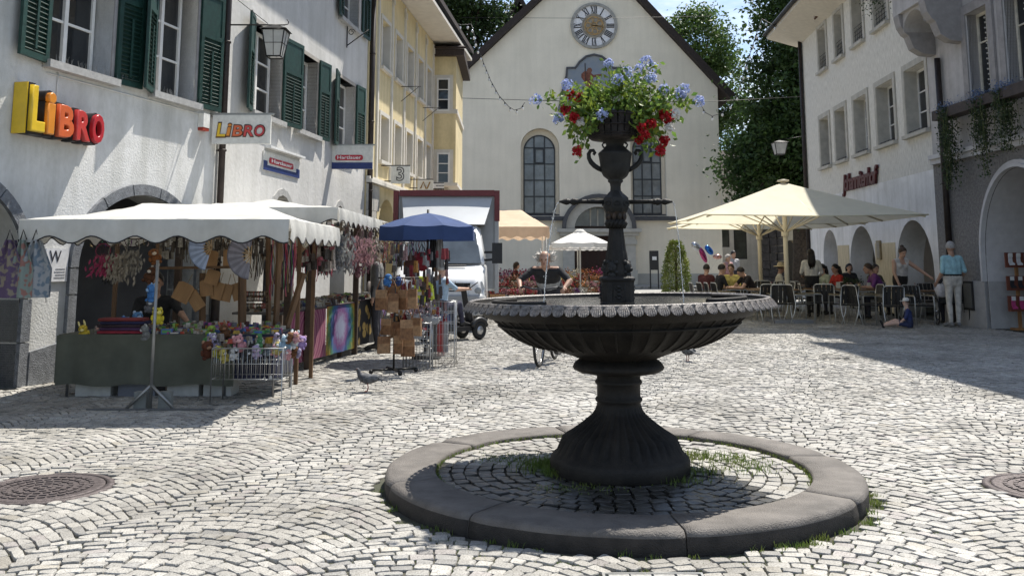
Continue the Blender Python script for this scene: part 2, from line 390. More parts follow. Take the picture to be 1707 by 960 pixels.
# ---- grass and moss
def blades(spots, name, label, hmin, hmax, mat):
    V = []; F = []
    for (x, y, z, h) in spots:
        a = R.uniform(0, 2 * pi); w = R.uniform(.0015, .0035); ln = R.uniform(.1, .7) * h; b_ = len(V); a2 = R.uniform(0, 2 * pi)
        dx, dy = cos(a) * w, sin(a) * w; ex, ey = cos(a2) * ln, sin(a2) * ln
        V += [(x - dx, y - dy, z), (x + dx, y + dy, z), (x + dx * .7 + ex * .4, y + dy * .7 + ey * .4, z + h * .6), (x - dx * .7 + ex * .4, y - dy * .7 + ey * .4, z + h * .6), (x + ex, y + ey, z + h)]
        F += [(b_, b_ + 1, b_ + 2, b_ + 3), (b_ + 3, b_ + 2, b_ + 4, b_ + 4)]
    V = np.array(V); F = np.array(F); me = bpy.data.meshes.new(name); me.from_pydata(V.tolist(), [], [list(dict.fromkeys(f)) for f in F.tolist()]); me.update()
    o = link(name, me, mat); tag(o, label, 'grass', None, 'stuff')
m_gr = M('grass_blade', (.10, .17, .03), .6, scale=4, var=.3, trans=.35, col2=(.17, .2, .05))
sp = []
def tuft(x, y, n_, sx, sy, z, h):
    for _ in range(n_):
        sp.append((x + R.gauss(0, sx), y + R.gauss(0, sy), z, R.uniform(.4, 1) * h))
tuft(FX - .52, FY + .08, 520, .08, .1, .08, .06); tuft(FX - .42, FY - .12, 220, .05, .06, .08, .06)
tuft(FX + .55, FY + .38, 420, .12, .08, .08, .06); tuft(FX + .82, FY + .3, 300, .1, .1, .08, .035); tuft(FX + .9, FY + .05, 240, .1, .12, .08, .03)
tuft(FX - .75, FY + .35, 300, .12, .1, .08, .02); tuft(FX - .3, FY - .5, 200, .15, .08, .08, .02); tuft(FX + .5, FY - .05, 260, .12, .08, .08, .05); tuft(FX + .3, FY - .35, 160, .1, .05, .08, .05)
for k in range(900):   # along the inner edge of the kerb
    a = R.uniform(-.4, pi + .5); r = KR_I - abs(R.gauss(0, .012)); sp.append((FX + r * cos(a), FY + r * sin(a), .08, R.uniform(.012, .03)))
for k in range(60):    # clumps round the outer foot of the kerb
    a = R.uniform(-pi * .98, .1); a = a if R.random() < .55 else R.uniform(-1.2, .1); r = KR_O + .01 + abs(R.gauss(0, .03))
    tuft(FX + r * cos(a), FY + r * sin(a), 16, .02, .015, -.01, R.uniform(.02, .06))
for k in range(900):   # moss tufts in open joints, mostly right and in front of the kerb
    a = R.uniform(-2.6, .3); r = KR_O + .05 + abs(R.gauss(0, .5)); tuft(FX + r * cos(a), FY + r * sin(a), 6, .02, .01, -.012, .016)
blades(sp, 'grass', 'short grass and weeds growing around the fountain foot and kerb', 0, 0, m_gr)
# ================================================================ fountain
m_cast = M('cast_iron', (.014, .0125, .0115), .6, var=.3, scale=7, metal=.0, bump=.25, bscale=90, col2=(.03, .026, .022), spec=.22)
m_castg = M('cast_iron_grey', (.034, .032, .03), .58, var=.25, scale=8, metal=.0, bump=.15, bscale=120, spec=.25)
m_rim = M('cast_iron_pale', (.25, .225, .205), .4, var=.4, scale=40, metal=.2, bump=.3, bscale=140)  # paler iron colour for the rim and its shells
ft = thing('fountain', 'dark cast iron fountain with wide scalloped bowl and tall flower pillar', 'fountain', (FX, FY, 0))
def pxm(v): return AY(1, v, FY).x - AY(0, v, FY).x
PXM = pxm(270)
def FZ(v): return AY(1033, v, FY).z
def PR(lst): return [(hw * pxm(v), FZ(v)) for (v, hw) in lst]
def flute(nf, amp, z0, z1):
    def f(a, z):
        if z < z0 or z > z1: return 1
        t = min(1, (z - z0) / .03, (z1 - z) / .03); return 1 - amp * t * abs(sin(a * nf / 2)) ** 3
    return f
b = MB(); pr = [(113, .06)]
prof = [(.45, .075), (.462, .09), (.46, .15), (.455, .168), (.44, .185), (.42, .20)]
prof += PR([(727, 95), (717, 79), (706, 64), (697, 53), (690, 45), (683, 40), (675, 37)])
zf0 = .2; zf1 = FZ(680)
b.lathe(prof, 144, fl=flute(36, .075, zf0, zf1)); b.build('foot', m_cast, ft)
b = MB(); b.lathe(PR([(675, 37), (670, 36), (668, 38), (665, 39.5), (662, 38), (660, 36), (652, 36), (641, 36), (639, 38), (636, 39.5), (633, 38), (631, 36), (622, 36)]), 48); b.build('column', m_cast, ft)
b = MB(); b.lathe(PR([(623, 34), (622, 50), (619, 66), (615, 74), (611, 76), (605, 73), (600, 68), (597, 62)]), 64); b.build('collar', m_cast, ft)
# bowl: shallow basin with ribbed panels, slightly tilted as it stands
bowl = thing('bowl', None, None, (0, 0, 1.19), 0, None, ft); bowl.rotation_euler = (0, radians(-1.1), 0)
def BR(lst): return [(hw * pxm(v) * .985, FZ(v) - 1.19) for (v, hw) in lst]
bp_ = BR([(598, 62), (593, 74), (587, 90), (584, 100), (579, 122), (575, 138), (568, 157), (561, 171), (553, 184), (545, 194), (538, 201.5), (536, 200), (530, 208), (522, 216), (515, 226)])
b = MB(); b.lathe(bp_, 192, fl=flute(48, .022, -1, bp_[-2][1])); b.build('basin', m_cast, bowl)
b = MB()
for k in range(48):
    a = 2 * pi * (k + .0) / 48; pts = [((r + .002) * cos(a), (r + .002) * sin(a), z) for r, z in bp_[5:-1]]; b.tube(pts, .006, 5)
rr, zz = bp_[10]; b.tube([((rr + .003) * cos(2 * pi * k / 96), (rr + .003) * sin(2 * pi * k / 96), zz) for k in range(96)], .008, 6, closed=True)
b.build('rib', m_cast, bowl)
RI = 249 * pxm(505) * .985
b = MB(); b.lathe([(RI - .12, -.11), (RI - .03, -.05), (RI - .014, .0)], 96); b.build('inner_wall', m_cast, bowl); b = MB(); b.lathe([(RI - .014, .0), (RI - .004, .008), (RI + .006, .006), (RI + .012, -.004), (RI + .0, -.03), (RI - .09, -.06)], 128); b.build('rim', m_rim, bowl)
# one cast shell, copied round the rim
NS = 84; sw = 2 * pi * (RI + .02) / NS
sv = []; sf = []; nr, nc = 5, 13
for i in range(nr):
    t = i / (nr - 1)
    for j in range(nc):
        q = -1 + 2 * j / (nc - 1); edge = sqrt(max(0, 1 - q * q)); L_ = .030 + .034 * edge
        x = q * sw * .5 * (.55 + .45 * min(1, t * 1.6)); rad = t * L_
        sv.append((x, -(.002 + rad * .62) - (.005 if j % 2 == 0 else 0) * t - .001 * sin(pi * t), .002 - rad * .92))
for i in range(nr - 1):
    for j in range(nc - 1): sf.append((i * nc + j, (i + 1) * nc + j, (i + 1) * nc + j + 1, i * nc + j + 1))
sme = bpy.data.meshes.new('shell'); sme.from_pydata(sv, [], sf); sme.update(); sme.materials.append(m_rim)
sh2 = sme
for k in range(NS):
    a = 2 * pi * k / NS; o = bpy.data.objects.new('shell', sme); COL.objects.link(o); o.parent = bowl
    o.location = ((RI + .008) * cos(a), (RI + .008) * sin(a), 0); o.rotation_euler = (0, 0, a + pi / 2)
mwat = bpy.data.materials.new('fountain_water'); mwat.use_nodes = True
n, l = mwat.node_tree.nodes, mwat.node_tree.links; p = n['Principled BSDF']; p.inputs['Base Color'].default_value = (.03, .03, .027, 1); p.inputs['Roughness'].default_value = .05; p.inputs['Specular IOR Level'].default_value = .6
nw = n.new('ShaderNodeTexNoise'); nw.inputs['Scale'].default_value = 22; nw.inputs['Detail'].default_value = 3; tcw = n.new('ShaderNodeTexCoord'); bw = n.new('ShaderNodeBump'); bw.inputs['Strength'].default_value = .35; bw.inputs['Distance'].default_value = .012
l.new(tcw.outputs['Object'], nw.inputs['Vector']); l.new(nw.outputs['Fac'], bw.inputs['Height']); l.new(bw.outputs[0], p.inputs['Normal'])
b = MB(); b.lathe([(RI - .02, -.018), (0, -.018)], 64); b.build('water_surface', mwat, bowl)
for s_ in (-1, 1):
    b = MB(); pts = [((RI - .16) * sin(a) * s_ , (RI - .16) * cos(a) * .62 - .1, .0) for a in [radians(x) for x in range(55, 150, 8)]]
    b.tube(pts, .014, 8); b.build('inner_pipe', m_cast, bowl)
# pedestal: square block with cut corners and a relief panel
zp0, zp1 = FZ(511), FZ(463)
b = MB()
def octo(r, c): return [(r, -r + c), (r, r - c), (r - c, r), (-r + c, r), (-r, r - c), (-r, -r + c), (-r + c, -r), (r - c, -r)]
hp = 29 * pxm(490) * .95
def oct_stack(b, levels):
    base = len(b.v)
    for r, z in levels: b.v += [(x, y, z) for x, y in octo(r, r * .28)]
    for i in range(len(levels) - 1):
        for k in range(8): b.f.append([base + i * 8 + k, base + i * 8 + (k + 1) % 8, base + (i + 1) * 8 + (k + 1) % 8, base + (i + 1) * 8 + k]); b.mi.append(0); b.sm.append(False)
    b.f.append([base + (len(levels) - 1) * 8 + k for k in range(8)]); b.mi.append(0); b.sm.append(False)
oct_stack(b, [(hp, 1.1), (hp, zp0 + .03), (hp * .95, zp0 + .035), (hp * .95, zp1 - .03), (hp * .98, zp1 - .02), (hp * 1.02, zp1 - .012), (hp * 1.0, zp1), (hp * .85, zp1 + .012)]); b.build('pedestal', m_cast, ft)
for k in range(4):
    b = MB(); a = k * pi / 2; r = hp * .955
    m3 = Matrix.Rotation(a, 3, 'Z')
    def P3(x, z): return m3 @ Vector((x, -r, z))
    zc = (zp0 + zp1) / 2
    b.tube([P3(-.04, zc - .06), P3(-.04, zc + .06), P3(.04, zc + .06), P3(.04, zc - .06)], .004, 5, closed=True)
    for dz_ in (-.038, -.013, .013, .038): b.ball(P3(0, zc + dz_), (.016, .01, .01), 8)
    for dz_ in (-.025, .025):
        for dx_ in (-.018, .018): b.ball(P3(dx_, zc + dz_), .008, 6)
    b.build('relief_panel', m_castg, ft)
# stem with four masks
b = MB(); b.lathe(PR([(464, 18), (460, 21), (452, 20), (444, 19), (432, 19), (424, 17.5), (416, 16), (400, 14), (386, 12.2), (376, 11.5)]), 60, fl=lambda a, z: 1 - .07 * abs(sin(a * 6)) - .02 * sin(z * 130)); b.build('fluted_stem', m_cast, ft)
for k in range(4):
    a = k * pi / 2 + pi / 4 + .25; r = 18 * PXM; z = FZ(446); c = Vector((r * cos(a), r * sin(a), z)); o_ = Vector((cos(a), sin(a), 0))
    b = MB(); b.ball(c, (.034, .034, .045), 10); b.ball(c + o_ * .028 - Vector((0, 0, .012)), .016, 8); b.ball(c - Vector((0, 0, .05)), (.03, .03, .03), 8)
    tn = Vector((-sin(a), cos(a), 0))
    for s_ in (-1, 1): b.ball(c + tn * .028 * s_ + Vector((0, 0, .035)), .016, 8); b.ball(c + tn * .03 * s_ - Vector((0, 0, .03)), .014, 8)
    b.build('lion_mask', m_castg, ft)
b = MB(); zc = FZ(373); pts = []
nst = 16
for k in range(nst):
    a = 2 * pi * k / nst; a2 = a + .5; r = 15 * PXM
    b.tube([(r * .86 * cos(a), r * .86 * sin(a), zc - .026), (r * 1.07 * cos((a + a2) / 2), r * 1.07 * sin((a + a2) / 2), zc), (r * .86 * cos(a2), r * .86 * sin(a2), zc + .026)], .0135, 7)
b.build('rope_collar', m_cast, ft)
b = MB(); b.lathe(PR([(376, 11.5), (366, 12.5), (362, 14), (357, 16.5), (353, 18.5)]), 40, fl=lambda a, z: 1 - .06 * abs(sin(a * 8)))
for k in range(10):
    a = 2 * pi * k / 10; r = 14 * PXM; b.ball((r * cos(a), r * sin(a), FZ(361)), (.016, .016, .03), 7)
b.build('capital', M('rusty_iron', (.07, .045, .03), .6, scale=30, var=.3, metal=.3, col2=(.03, .028, .026), bump=.3), ft)
b = MB()
def hexs(b, lv, n_=8):
    base = len(b.v)
    for r, z in lv: b.v += [(r * cos(2 * pi * (k + .5) / n_), r * sin(2 * pi * (k + .5) / n_), z) for k in range(n_)]
    for i in range(len(lv) - 1):
        for k in range(n_): b.f.append([base + i * n_ + k, base + i * n_ + (k + 1) % n_, base + (i + 1) * n_ + (k + 1) % n_, base + (i + 1) * n_ + k]); b.mi.append(0); b.sm.append(False)
hexs(b, PR([(356, 16), (353, 19), (349, 21), (346, 22), (333, 22), (330, 21.5), (326, 17), (322, 13), (318, 9)])); b.build('spout_block', m_castg, ft)
b = MB()
for k in range(8):
    a = 2 * pi * k / 8; r = 21.6 * PXM; b.tube([(r * cos(a) + .022 * cos(t) * -sin(a), r * sin(a) + .022 * cos(t) * cos(a), FZ(340) + .014 * sin(t)) for t in [2 * pi * q / 12 for q in range(12)]], .003, 4, closed=True)
b.build('medallion', m_castg, ft)
b = MB(); b.lathe(PR([(319, 9), (312, 8.5), (306, 9.5), (304, 12), (302, 13), (300, 12), (298, 15), (294, 20), (287, 23.5), (280, 25), (275, 25.2)]), 48, fl=lambda a, z: 1 - (.04 * abs(sin(a * 8)) if z < FZ(286) else 0))
b.lathe(PR([(276, 25), (262, 27), (258, 28), (256, 28), (254, 26), (249, 20), (243, 14.5), (240, 15), (238, 19), (235, 20)]), 48); b.build('urn', m_castg, ft)
for s_ in (-1, 1):
    b = MB(); hz = [(22, 284), (28, 281), (34, 277), (40, 271), (43.5, 264), (44, 257), (41, 251.5), (36, 251), (33.5, 255), (36, 258.5)]
    b.tube([(hw * PXM * s_, 0, FZ(v)) for hw, v in hz], [.016, .017, .018, .017, .015, .014, .013, .013, .012, .01], 8); b.build('urn_handle', m_castg, ft)
    b = MB(); b.tube([(hw * PXM * s_, 0, FZ(v)) for hw, v in [(15, 247), (19, 246), (21, 242), (19, 238.5), (17, 240)]], .006, 6); b.build('scroll', m_castg, ft)
    b = MB(); z0 = FZ(337); b.tube([(s_ * x, 0, z0 + dz_) for x, dz_ in ((.07, 0), (.24, .003), (.26, .003))], [.015, .015, .018], 12)
    b.tube([(s_ * x, 0, z0 + .002) for x in (.255, .262, .27, .285, .30, .315, .325, .34, .36, .375, .39)], [.015, .023, .019, .026, .022, .013, .02, .023, .016, .01, .006], 12); b.build('spout', m_cast, ft)
# falling water
m_jet = bpy.data.materials.new('water_jet'); m_jet.use_nodes = True; q = m_jet.node_tree.nodes['Principled BSDF']; q.inputs['Base Color'].default_value = (.9, .93, .95, 1); q.inputs['Roughness'].default_value = .12; q.inputs['Transmission Weight'].default_value = .75; q.inputs['IOR'].default_value = 1.33
for s_ in (-1, 1):
    b = MB(); z0 = FZ(337); pts = []; rs = []
    for i in range(26):
        t = i / 25 * .36; pts.append((s_ * (.39 + .30 * t * (1 if s_ < 0 else .55)) + R.gauss(0, .0012), R.gauss(0, .0012), z0 - 4.9 * t * t * 1.05 - .05 * t)); rs.append(.0038 * (1 + .35 * R.uniform(-1, 1)))
    b.tube(pts, rs, 7)
    for k in range(24):
        i = R.randrange(10, 25); b.ball((pts[i][0] + R.gauss(0, .02), R.gauss(0, .02), pts[i][2] + R.gauss(0, .02)), R.uniform(.0018, .004), 6)
    o = b.build('water_jet', m_jet); o.location = (FX, FY, 0)
    tag(o, ['thin stream of water falling from left spout into bowl', 'thin stream of water falling from right spout into bowl'][s_ > 0], 'water')
# ---- flower basket on top
bk = thing('flower_basket', 'dark slatted basket holding flowers on top of the fountain', 'basket', (FX, FY, FZ(236)))
m_bk = M('basket_wood', (.035, .028, .026), .8, var=.3, scale=20, bump=.4, bscale=60)
H_ = FZ(193) - FZ(236); rb, rt_ = 40 * PXM, 49 * PXM
for k in range(26):
    a = 2 * pi * k / 26; b = MB(); t1 = Vector((-sin(a), cos(a), 0)) * .0185
    o_ = Vector((cos(a), sin(a), 0)); th_ = o_ * .01
    p0 = o_ * rb + Vector((0, 0, .02)); p1 = o_ * rt_ + Vector((0, 0, H_ + R.uniform(-.01, .01)))
    b.prism([p0 - t1, p0 + t1, p1 + t1, p1 - t1], th_); b.build('slat', m_bk, bk, fix=True)
b = MB(); b.lathe([(.03, 0), (rb, .012), (rb + .008, .025), (rb - .005, .03), (rt_ - .02, H_ - .03), (0, H_ - .03)], 32); b.build('liner', m_bk, bk)
b = MB()
for z, r in ((.03, rb + .016), (.045, rb + .019), (H_ * .55, (rb + rt_) / 2 + .017), (H_ - .01, rt_ + .014)):
    b.tube([(r * cos(2 * pi * k / 40), r * sin(2 * pi * k / 40), z + R.uniform(-.002, .002)) for k in range(40)], .0045, 5, closed=True)
b.build('hoop', m_bk, bk)
# ---- flowers
fl = thing('flower_arrangement', 'lush planting of blue, red and white flowers spilling from fountain basket', 'flowers', (FX, FY, FZ(193) - .04))
def FP(u, v, dy=0):   # local position for a spot seen at pixel (u,v)
    q = AY(u, v, FY + dy); return Vector((q.x - FX, dy, q.z - (FZ(193) - .04)))
def leaf_cloud(name, items, mat, parent, kind='stuff', lw=.5, curl=.25):
    """items: (pos, size, normal-ish dir) -> 4-vertex folded leaves"""
    V = []; F = []; Cc = []
    for pos, sz, br in items:
        d = Vector((R.gauss(0, 1), R.gauss(0, 1), R.gauss(0, .8))); d.normalize(); u = d.orthogonal().normalized(); a = R.uniform(0, 2 * pi)
        u = (Matrix.Rotation(a, 3, d) @ u); w = d.cross(u); b_ = len(V); pos = Vector(pos)
        V += [pos, pos + u * sz * .5 + w * sz * lw * .5 + d * sz * curl * .3, pos + u * sz, pos + u * sz * .5 - w * sz * lw * .5 + d * sz * curl * .3]
        F.append((b_, b_ + 1, b_ + 2, b_ + 3)); Cc += [br] * 4
    return npmesh(name, np.array([tuple(v) for v in V]), np.array(F), mat, parent, kind, cols=np.array(Cc))
m_lf = M('leaf_green', (.25, .32, .08), .5, scale=14, var=.3, trans=.4, attr='col', col2=(.10, .18, .035))
m_stem = M('plant_stem', (.12, .15, .05), .7)
items = []; stems = MB()
def leafcol(t=0):
    k = R.uniform(.55, 1.25); y = R.random()
    return (k * (1.25 if y < .35 else .9), k * (1.15 if y < .35 else 1), k * (.6 if y < .35 else .9))
def arc(a, b, sag, n_=7):
    a, b = Vector(a), Vector(b); out = []
    for i in range(n_):
        t = i / (n_ - 1); out.append(a.lerp(b, t) + Vector((0, 0, sag * 4 * t * (1 - t))))
    return out
top = Vector((0, 0, 0)); blooms = []
def shoot(end, leaves, sz, spread=.03, sag=.05):
    root = Vector((end[0] * .3 + R.gauss(0, .03), end[1] * .4 + R.gauss(0, .04), 0)); ps = arc(root, end, sag); stems.tube(ps, [.0035, .0035, .003, .003, .0025, .002, .0015], 4)
    for k in range(leaves):
        t = R.uniform(.12, 1) ** .8; i = min(5, int(t * 6)); q = ps[i].lerp(ps[i + 1], t * 6 - i) if t < 1 else ps[-1]
        items.append((q + Vector((R.gauss(0, spread), R.gauss(0, spread), R.gauss(0, spread))), sz * R.uniform(.6, 1.3), leafcol()))
blue_px = [(1013, 106), (1066, 116), (1078, 103), (1088, 114), (1045, 122), (1030, 134), (945, 143), (981, 170), (893, 167), (930, 198), (1003, 192), (1018, 190), (1107, 150), (1128, 158), (1140, 148), (1137, 157), (1164, 169), (1085, 131), (1060, 132), (1000, 165)]
red_px = [(951, 157), (942, 183), (957, 195), (963, 252), (966, 162), (1075, 226), (1106, 192), (1114, 203), (1070, 214), (1066, 233), (1100, 252), (1108, 235), (1118, 192), (1085, 207)]
white_px = [(1006, 200), (1116, 213), (1030, 163), (968, 204), (1126, 191)]
for i, (u, v) in enumerate(blue_px):
    e = FP(u, v, R.uniform(-.28, .25)); blooms.append(('b', e)); shoot(e - Vector((0, 0, .01)), 34, .042, .026, .04 + .03 * R.random())
for (u, v) in red_px:
    e = FP(u, v, -R.uniform(.08, .25)); blooms.append(('r', e)); shoot(e, 26, .05, .03, .07)
for (u, v) in white_px: blooms.append(('w', FP(u, v, -R.uniform(.1, .25))))
for k in range(95):   # bushy body
    a = R.uniform(0, 2 * pi); r = R.uniform(.05, .30); shoot(Vector((r * cos(a), r * sin(a) * .9, R.uniform(.07, .30) * (1.2 - r * 1.7))), 26, .038, .03, .03)
for k in range(60):   # trailing rim
    a = R.choice((0, pi)) + R.gauss(0, .55) if k % 3 else R.uniform(0, pi); r = R.uniform(.2, .36); shoot(Vector((r * cos(a), r * sin(a), R.uniform(-.12, .08))), 22, .05, .03, .08)
for (u, v) in [(948, 215), (955, 235), (975, 250), (1095, 235), (1115, 225), (1128, 205), (1150, 175), (910, 165), (985, 225), (1108, 258), (1040, 108), (1095, 105), (1025, 150), (1085, 262), (965, 262), (1135, 178)]:
    shoot(FP(u, v, R.uniform(-.2, .1)), 30, .055, .025, .06)
stems.build('stems', m_stem, fl)
leaf_cloud('leaves', items, m_lf, fl, lw=.55)
m_bl = M('petal_blue', (.47, .54, .82), .6, scale=30, var=.12, trans=.35); m_rd = M('petal_red', (.55, .012, .02), .5, scale=40, var=.25, trans=.3); m_wh = M('petal_white', (.8, .78, .74), .6, trans=.35)
def flower_head(kind, c):
    V = []; F = []
    def petal(p, d, L_, w):
        u = d.orthogonal().normalized(); u = Matrix.Rotation(R.uniform(0, 6.28), 3, d) @ u; t = (u + d * R.uniform(.0, .8)).normalized(); s_ = d.cross(t).normalized(); b_ = len(V)
        V.extend([p, p + t * L_ * .6 + s_ * w, p + t * L_, p + t * L_ * .6 - s_ * w]); F.append((b_, b_ + 1, b_ + 2, b_ + 3))
    if kind == 'b':
        for k in range(26):
            d = Vector((R.gauss(0, 1), R.gauss(0, 1), R.gauss(.2, 1))).normalized(); p_ = d * R.uniform(.022, .04)
            for j in range(5): petal(p_, d, .018, .0075)
    else:
        S = .030 if kind == 'r' else .026
        for k in range(60):
            d = Vector((R.gauss(0, 1), R.gauss(-.5, 1), R.gauss(.2, 1))).normalized(); petal(d * R.uniform(.2, .95) * S * Vector((1, 1, 1.05)).length / 1.75, d, S * .95, S * .42)
    o = npmesh({'b': 'blue_blossom', 'r': 'red_blossom', 'w': 'white_blossom'}[kind], np.array([tuple(v) for v in V]), np.array(F), {'b': m_bl, 'r': m_rd, 'w': m_wh}[kind], fl); o.location = c
for kd, c in blooms: flower_head(kd, c)
# ================================================================ buildings
class Facade:
    """vertical plane; local x runs left to right for a viewer facing it, local y goes into the building"""
    def __init__(s, P, d):
        d = Vector((d[0], d[1], 0)).normalized(); s.P = Vector((P[0], P[1], 0)); s.x = d; s.y = Vector((-d.y, d.x, 0)); s.rz = atan2(d.y, d.x)
    def px(s, u, v, dep=0):
        d = ray(u, v); o = Vector((0, 0, HC)); t = ((s.P + s.y * dep) - o).dot(s.y) / d.dot(s.y); q = o + d * t
        return (q - s.P).dot(s.x), q.z
    def at(s, x, z=0, y=0): return s.P + s.x * x + s.y * y + Vector((0, 0, z))
def wall(name, outer, holes, thick, mat, parent, **k):
    o = link(name, shape_mesh(outer, holes, thick, name), mat, parent)
    if k.get('y'): o.location.y = k['y']
    return o
m_glass = GL('window_glass', (.022, .025, .028), .06)
m_glass2 = GL('window_glass_grey', (.10, .108, .11), .12)
m_white = M('white_frame', (.74, .73, .70), .55, var=.06)
m_greenp = M('shutter_green', (.014, .05, .04), .5, var=.2, scale=12)
def window(parent, s0, s1, z0, z1, rec=.2, cols=2, rows=2, fw=.055, mat=None, glass=None, sill=None, top=None, surround=None, transom=None, name='window', sw=.12, sd=.05, sillproj=.12):
    """frame mesh is the part; panes, sill and stone surround are its sub-parts"""
    mat = mat or m_white; glass = glass or m_glass; b = MB(); y0, y1 = rec, rec + .06
    b.bx(s0, s0 + fw, y0, y1, z0, z1); b.bx(s1 - fw, s1, y0, y1, z0, z1); b.bx(s0 + fw, s1 - fw, y0, y1, z0, z0 + fw); b.bx(s0 + fw, s1 - fw, y0, y1, z1 - fw, z1)
    wI = s1 - s0 - 2 * fw; hI = z1 - z0 - 2 * fw; xs = [s0 + fw + wI * i / cols for i in range(cols + 1)]
    zs = [z0 + fw + hI * i / rows for i in range(rows + 1)] if not transom else [z0 + fw] + [z0 + fw + hI * t for t in transom] + [z1 - fw]
    for i, x in enumerate(xs[1:-1]): b.bx(x - .035, x + .035, y0 - .012, y1 - .003, z0 + fw, z1 - fw)
    for i, z in enumerate(zs[1:-1]):
        for j in range(cols): b.bx(xs[j] + (.035 if j else 0), xs[j + 1] - (.035 if j < cols - 1 else 0), y0 + .006, y1 - .006, z - .016, z + .016)
    w = b.build(name, mat, parent)
    for i in range(cols):
        for j in range(len(zs) - 1):
            q = MB(); t = R.uniform(-.004, .004); q.add([(xs[i], y0 + .03 + t, zs[j]), (xs[i + 1], y0 + .03 - t, zs[j]), (xs[i + 1], y0 + .03 - t + .002, zs[j + 1]), (xs[i], y0 + .03 + t, zs[j + 1])], [(0, 1, 2, 3)]); q.build('pane', glass, w)
    if sill:
        q = MB(); q.bx(s0 - .12, s1 + .12, -sillproj, rec - .002, z0 - .1, z0 - .004); q.build('sill', sill, w)
    if surround:
        q = MB(); q.bx(s0 - sw, s0 - .002, -sd, .05, z0 - .0, z1 + sw); q.bx(s1 + .002, s1 + sw, -sd, .05, z0, z1 + sw); q.bx(s0 - .002, s1 + .002, -sd, .05, z1 + .002, z1 + sw); q.build('surround', surround, w)
    return w
slat_cache = {}
def shutter(parent, s0, s1, z0, z1, hinge=-1, ang=8, mat=None):
    """louvred leaf swung open against the wall; hinge -1: hinged at its right edge s1 (left leaf), +1: at s0"""
    mat = mat or m_greenp; w = s1 - s0; h = z1 - z0
    t = thing('shutter', None, None, (s1 if hinge < 0 else s0, -.02, z0), 0, None, parent)
    t.rotation_euler.z = radians(ang) * (1 if hinge < 0 else -1)
    x0, x1 = (-w, 0) if hinge < 0 else (0, w); e = .075
    b = MB(); b.bx(x0, x0 + e, -.045, -.005, 0, h); b.bx(x1 - e, x1, -.045, -.005, 0, h)
    for z in (0, h * .62 - e / 2, h - e): b.bx(x0 + e, x1 - e, -.045, -.005, z, z + e)
    b.bx(x0 + e, x1 - e, -.034, -.016, h * .62 + e / 2, h - e); b.bx(x0 + e, x1 - e, -.009, -.006, e, h * .62 - e / 2)
    b.bx((x0 + x1) / 2 - .02, (x0 + x1) / 2 + .02, -.052, -.046, .12, h * .5)
    b.build('leaf', mat, t)
    key = (round(w, 2),)
    if key not in slat_cache:
        q = MB(); ww = w - 2 * e; q.box((0, 0, 0), (ww, .042, .009), Matrix.Rotation(radians(38), 3, 'X')); me = q.mesh('slat'); me.materials.append(mat); slat_cache[key] = me
    n_ = max(5, int((h * .62 - 1.5 * e) / .06))
    for k in range(n_):
        o = bpy.data.objects.new('slat', slat_cache[key]); COL.objects.link(o); o.parent = t; o.location = ((x0 + x1) / 2, -.025, e + .03 + k * (h * .62 - 1.5 * e - .03) / n_)
    return t
def gable_roof(parent, L0, L1, D, z, over, rise, mat, th=.16, side=.3):
    """roof with its eave along the facade: slab from eave up to ridge and down the back"""
    b = MB(); b.prism([(L0, -over, z - .02), (L0, D / 2, z + rise), (L0, D + over, z - .02), (L0, D + over, z + th), (L0, D / 2, z + rise + th + .1), (L0, -over, z + th)], (L1 - L0, 0, 0)); return b.build('roof', mat, parent, fix=True)
def downpipe(F, u, v, zt, name, label, r=.055, z0=0, mat=None):
    s_, _ = F.px(u, v); t = thing(name, label, 'downpipe', F.at(s_, 0, -.09), F.rz)
    b = MB(); b.tube([(0, 0, .9), (0, 0, zt)], r, 12); b.build('pipe', mat or M('pipe_brown', (.045, .034, .03), .5, var=.2, metal=.3), t)
    b = MB(); b.tube([(0, 0, z0), (0, 0, .92)], r * 1.25, 12); b.build('foot_pipe', mat or MT['pipe_brown'], t)
    for z in (1.4, 3.2, 5.0, 6.8):
        if z < zt: q = MB(); q.lathe([(r + .002, z), (r + .014, z), (r + .014, z + .035), (r + .002, z + .035)], 12); q.bx(-.01, .01, r + .005, .1, z + .008, z + .026); q.build('clamp', MT['pipe_brown'], t)
    return t
m_tile = M('roof_dark', (.06, .045, .04), .85, scale=20, var=.3, bump=.6, bscale=30)
m_dark = M('dark_interior', (.06, .058, .055), .9)
m_pl1 = M('plaster_house_one', (.70, .695, .675), .9, scale=1.3, var=.06, bump=.35, bscale=34, detail=8, streak=.16)
m_pl2 = M('plaster_house_two', (.61, .60, .58), .9, scale=1.0, var=.04, bump=.35, bscale=10, detail=6, streak=.10)
m_sillg = M('stone_sill', (.42, .415, .40), .85, scale=12, var=.12, bump=.3, bscale=80)
m_rev = M('reveal_grey', (.33, .32, .32), .85, scale=5, var=.1)
m_stone = M('grey_arch_stone', (.21, .22, .235), .85, scale=14, var=.2, bump=.6, bscale=70, detail=8)
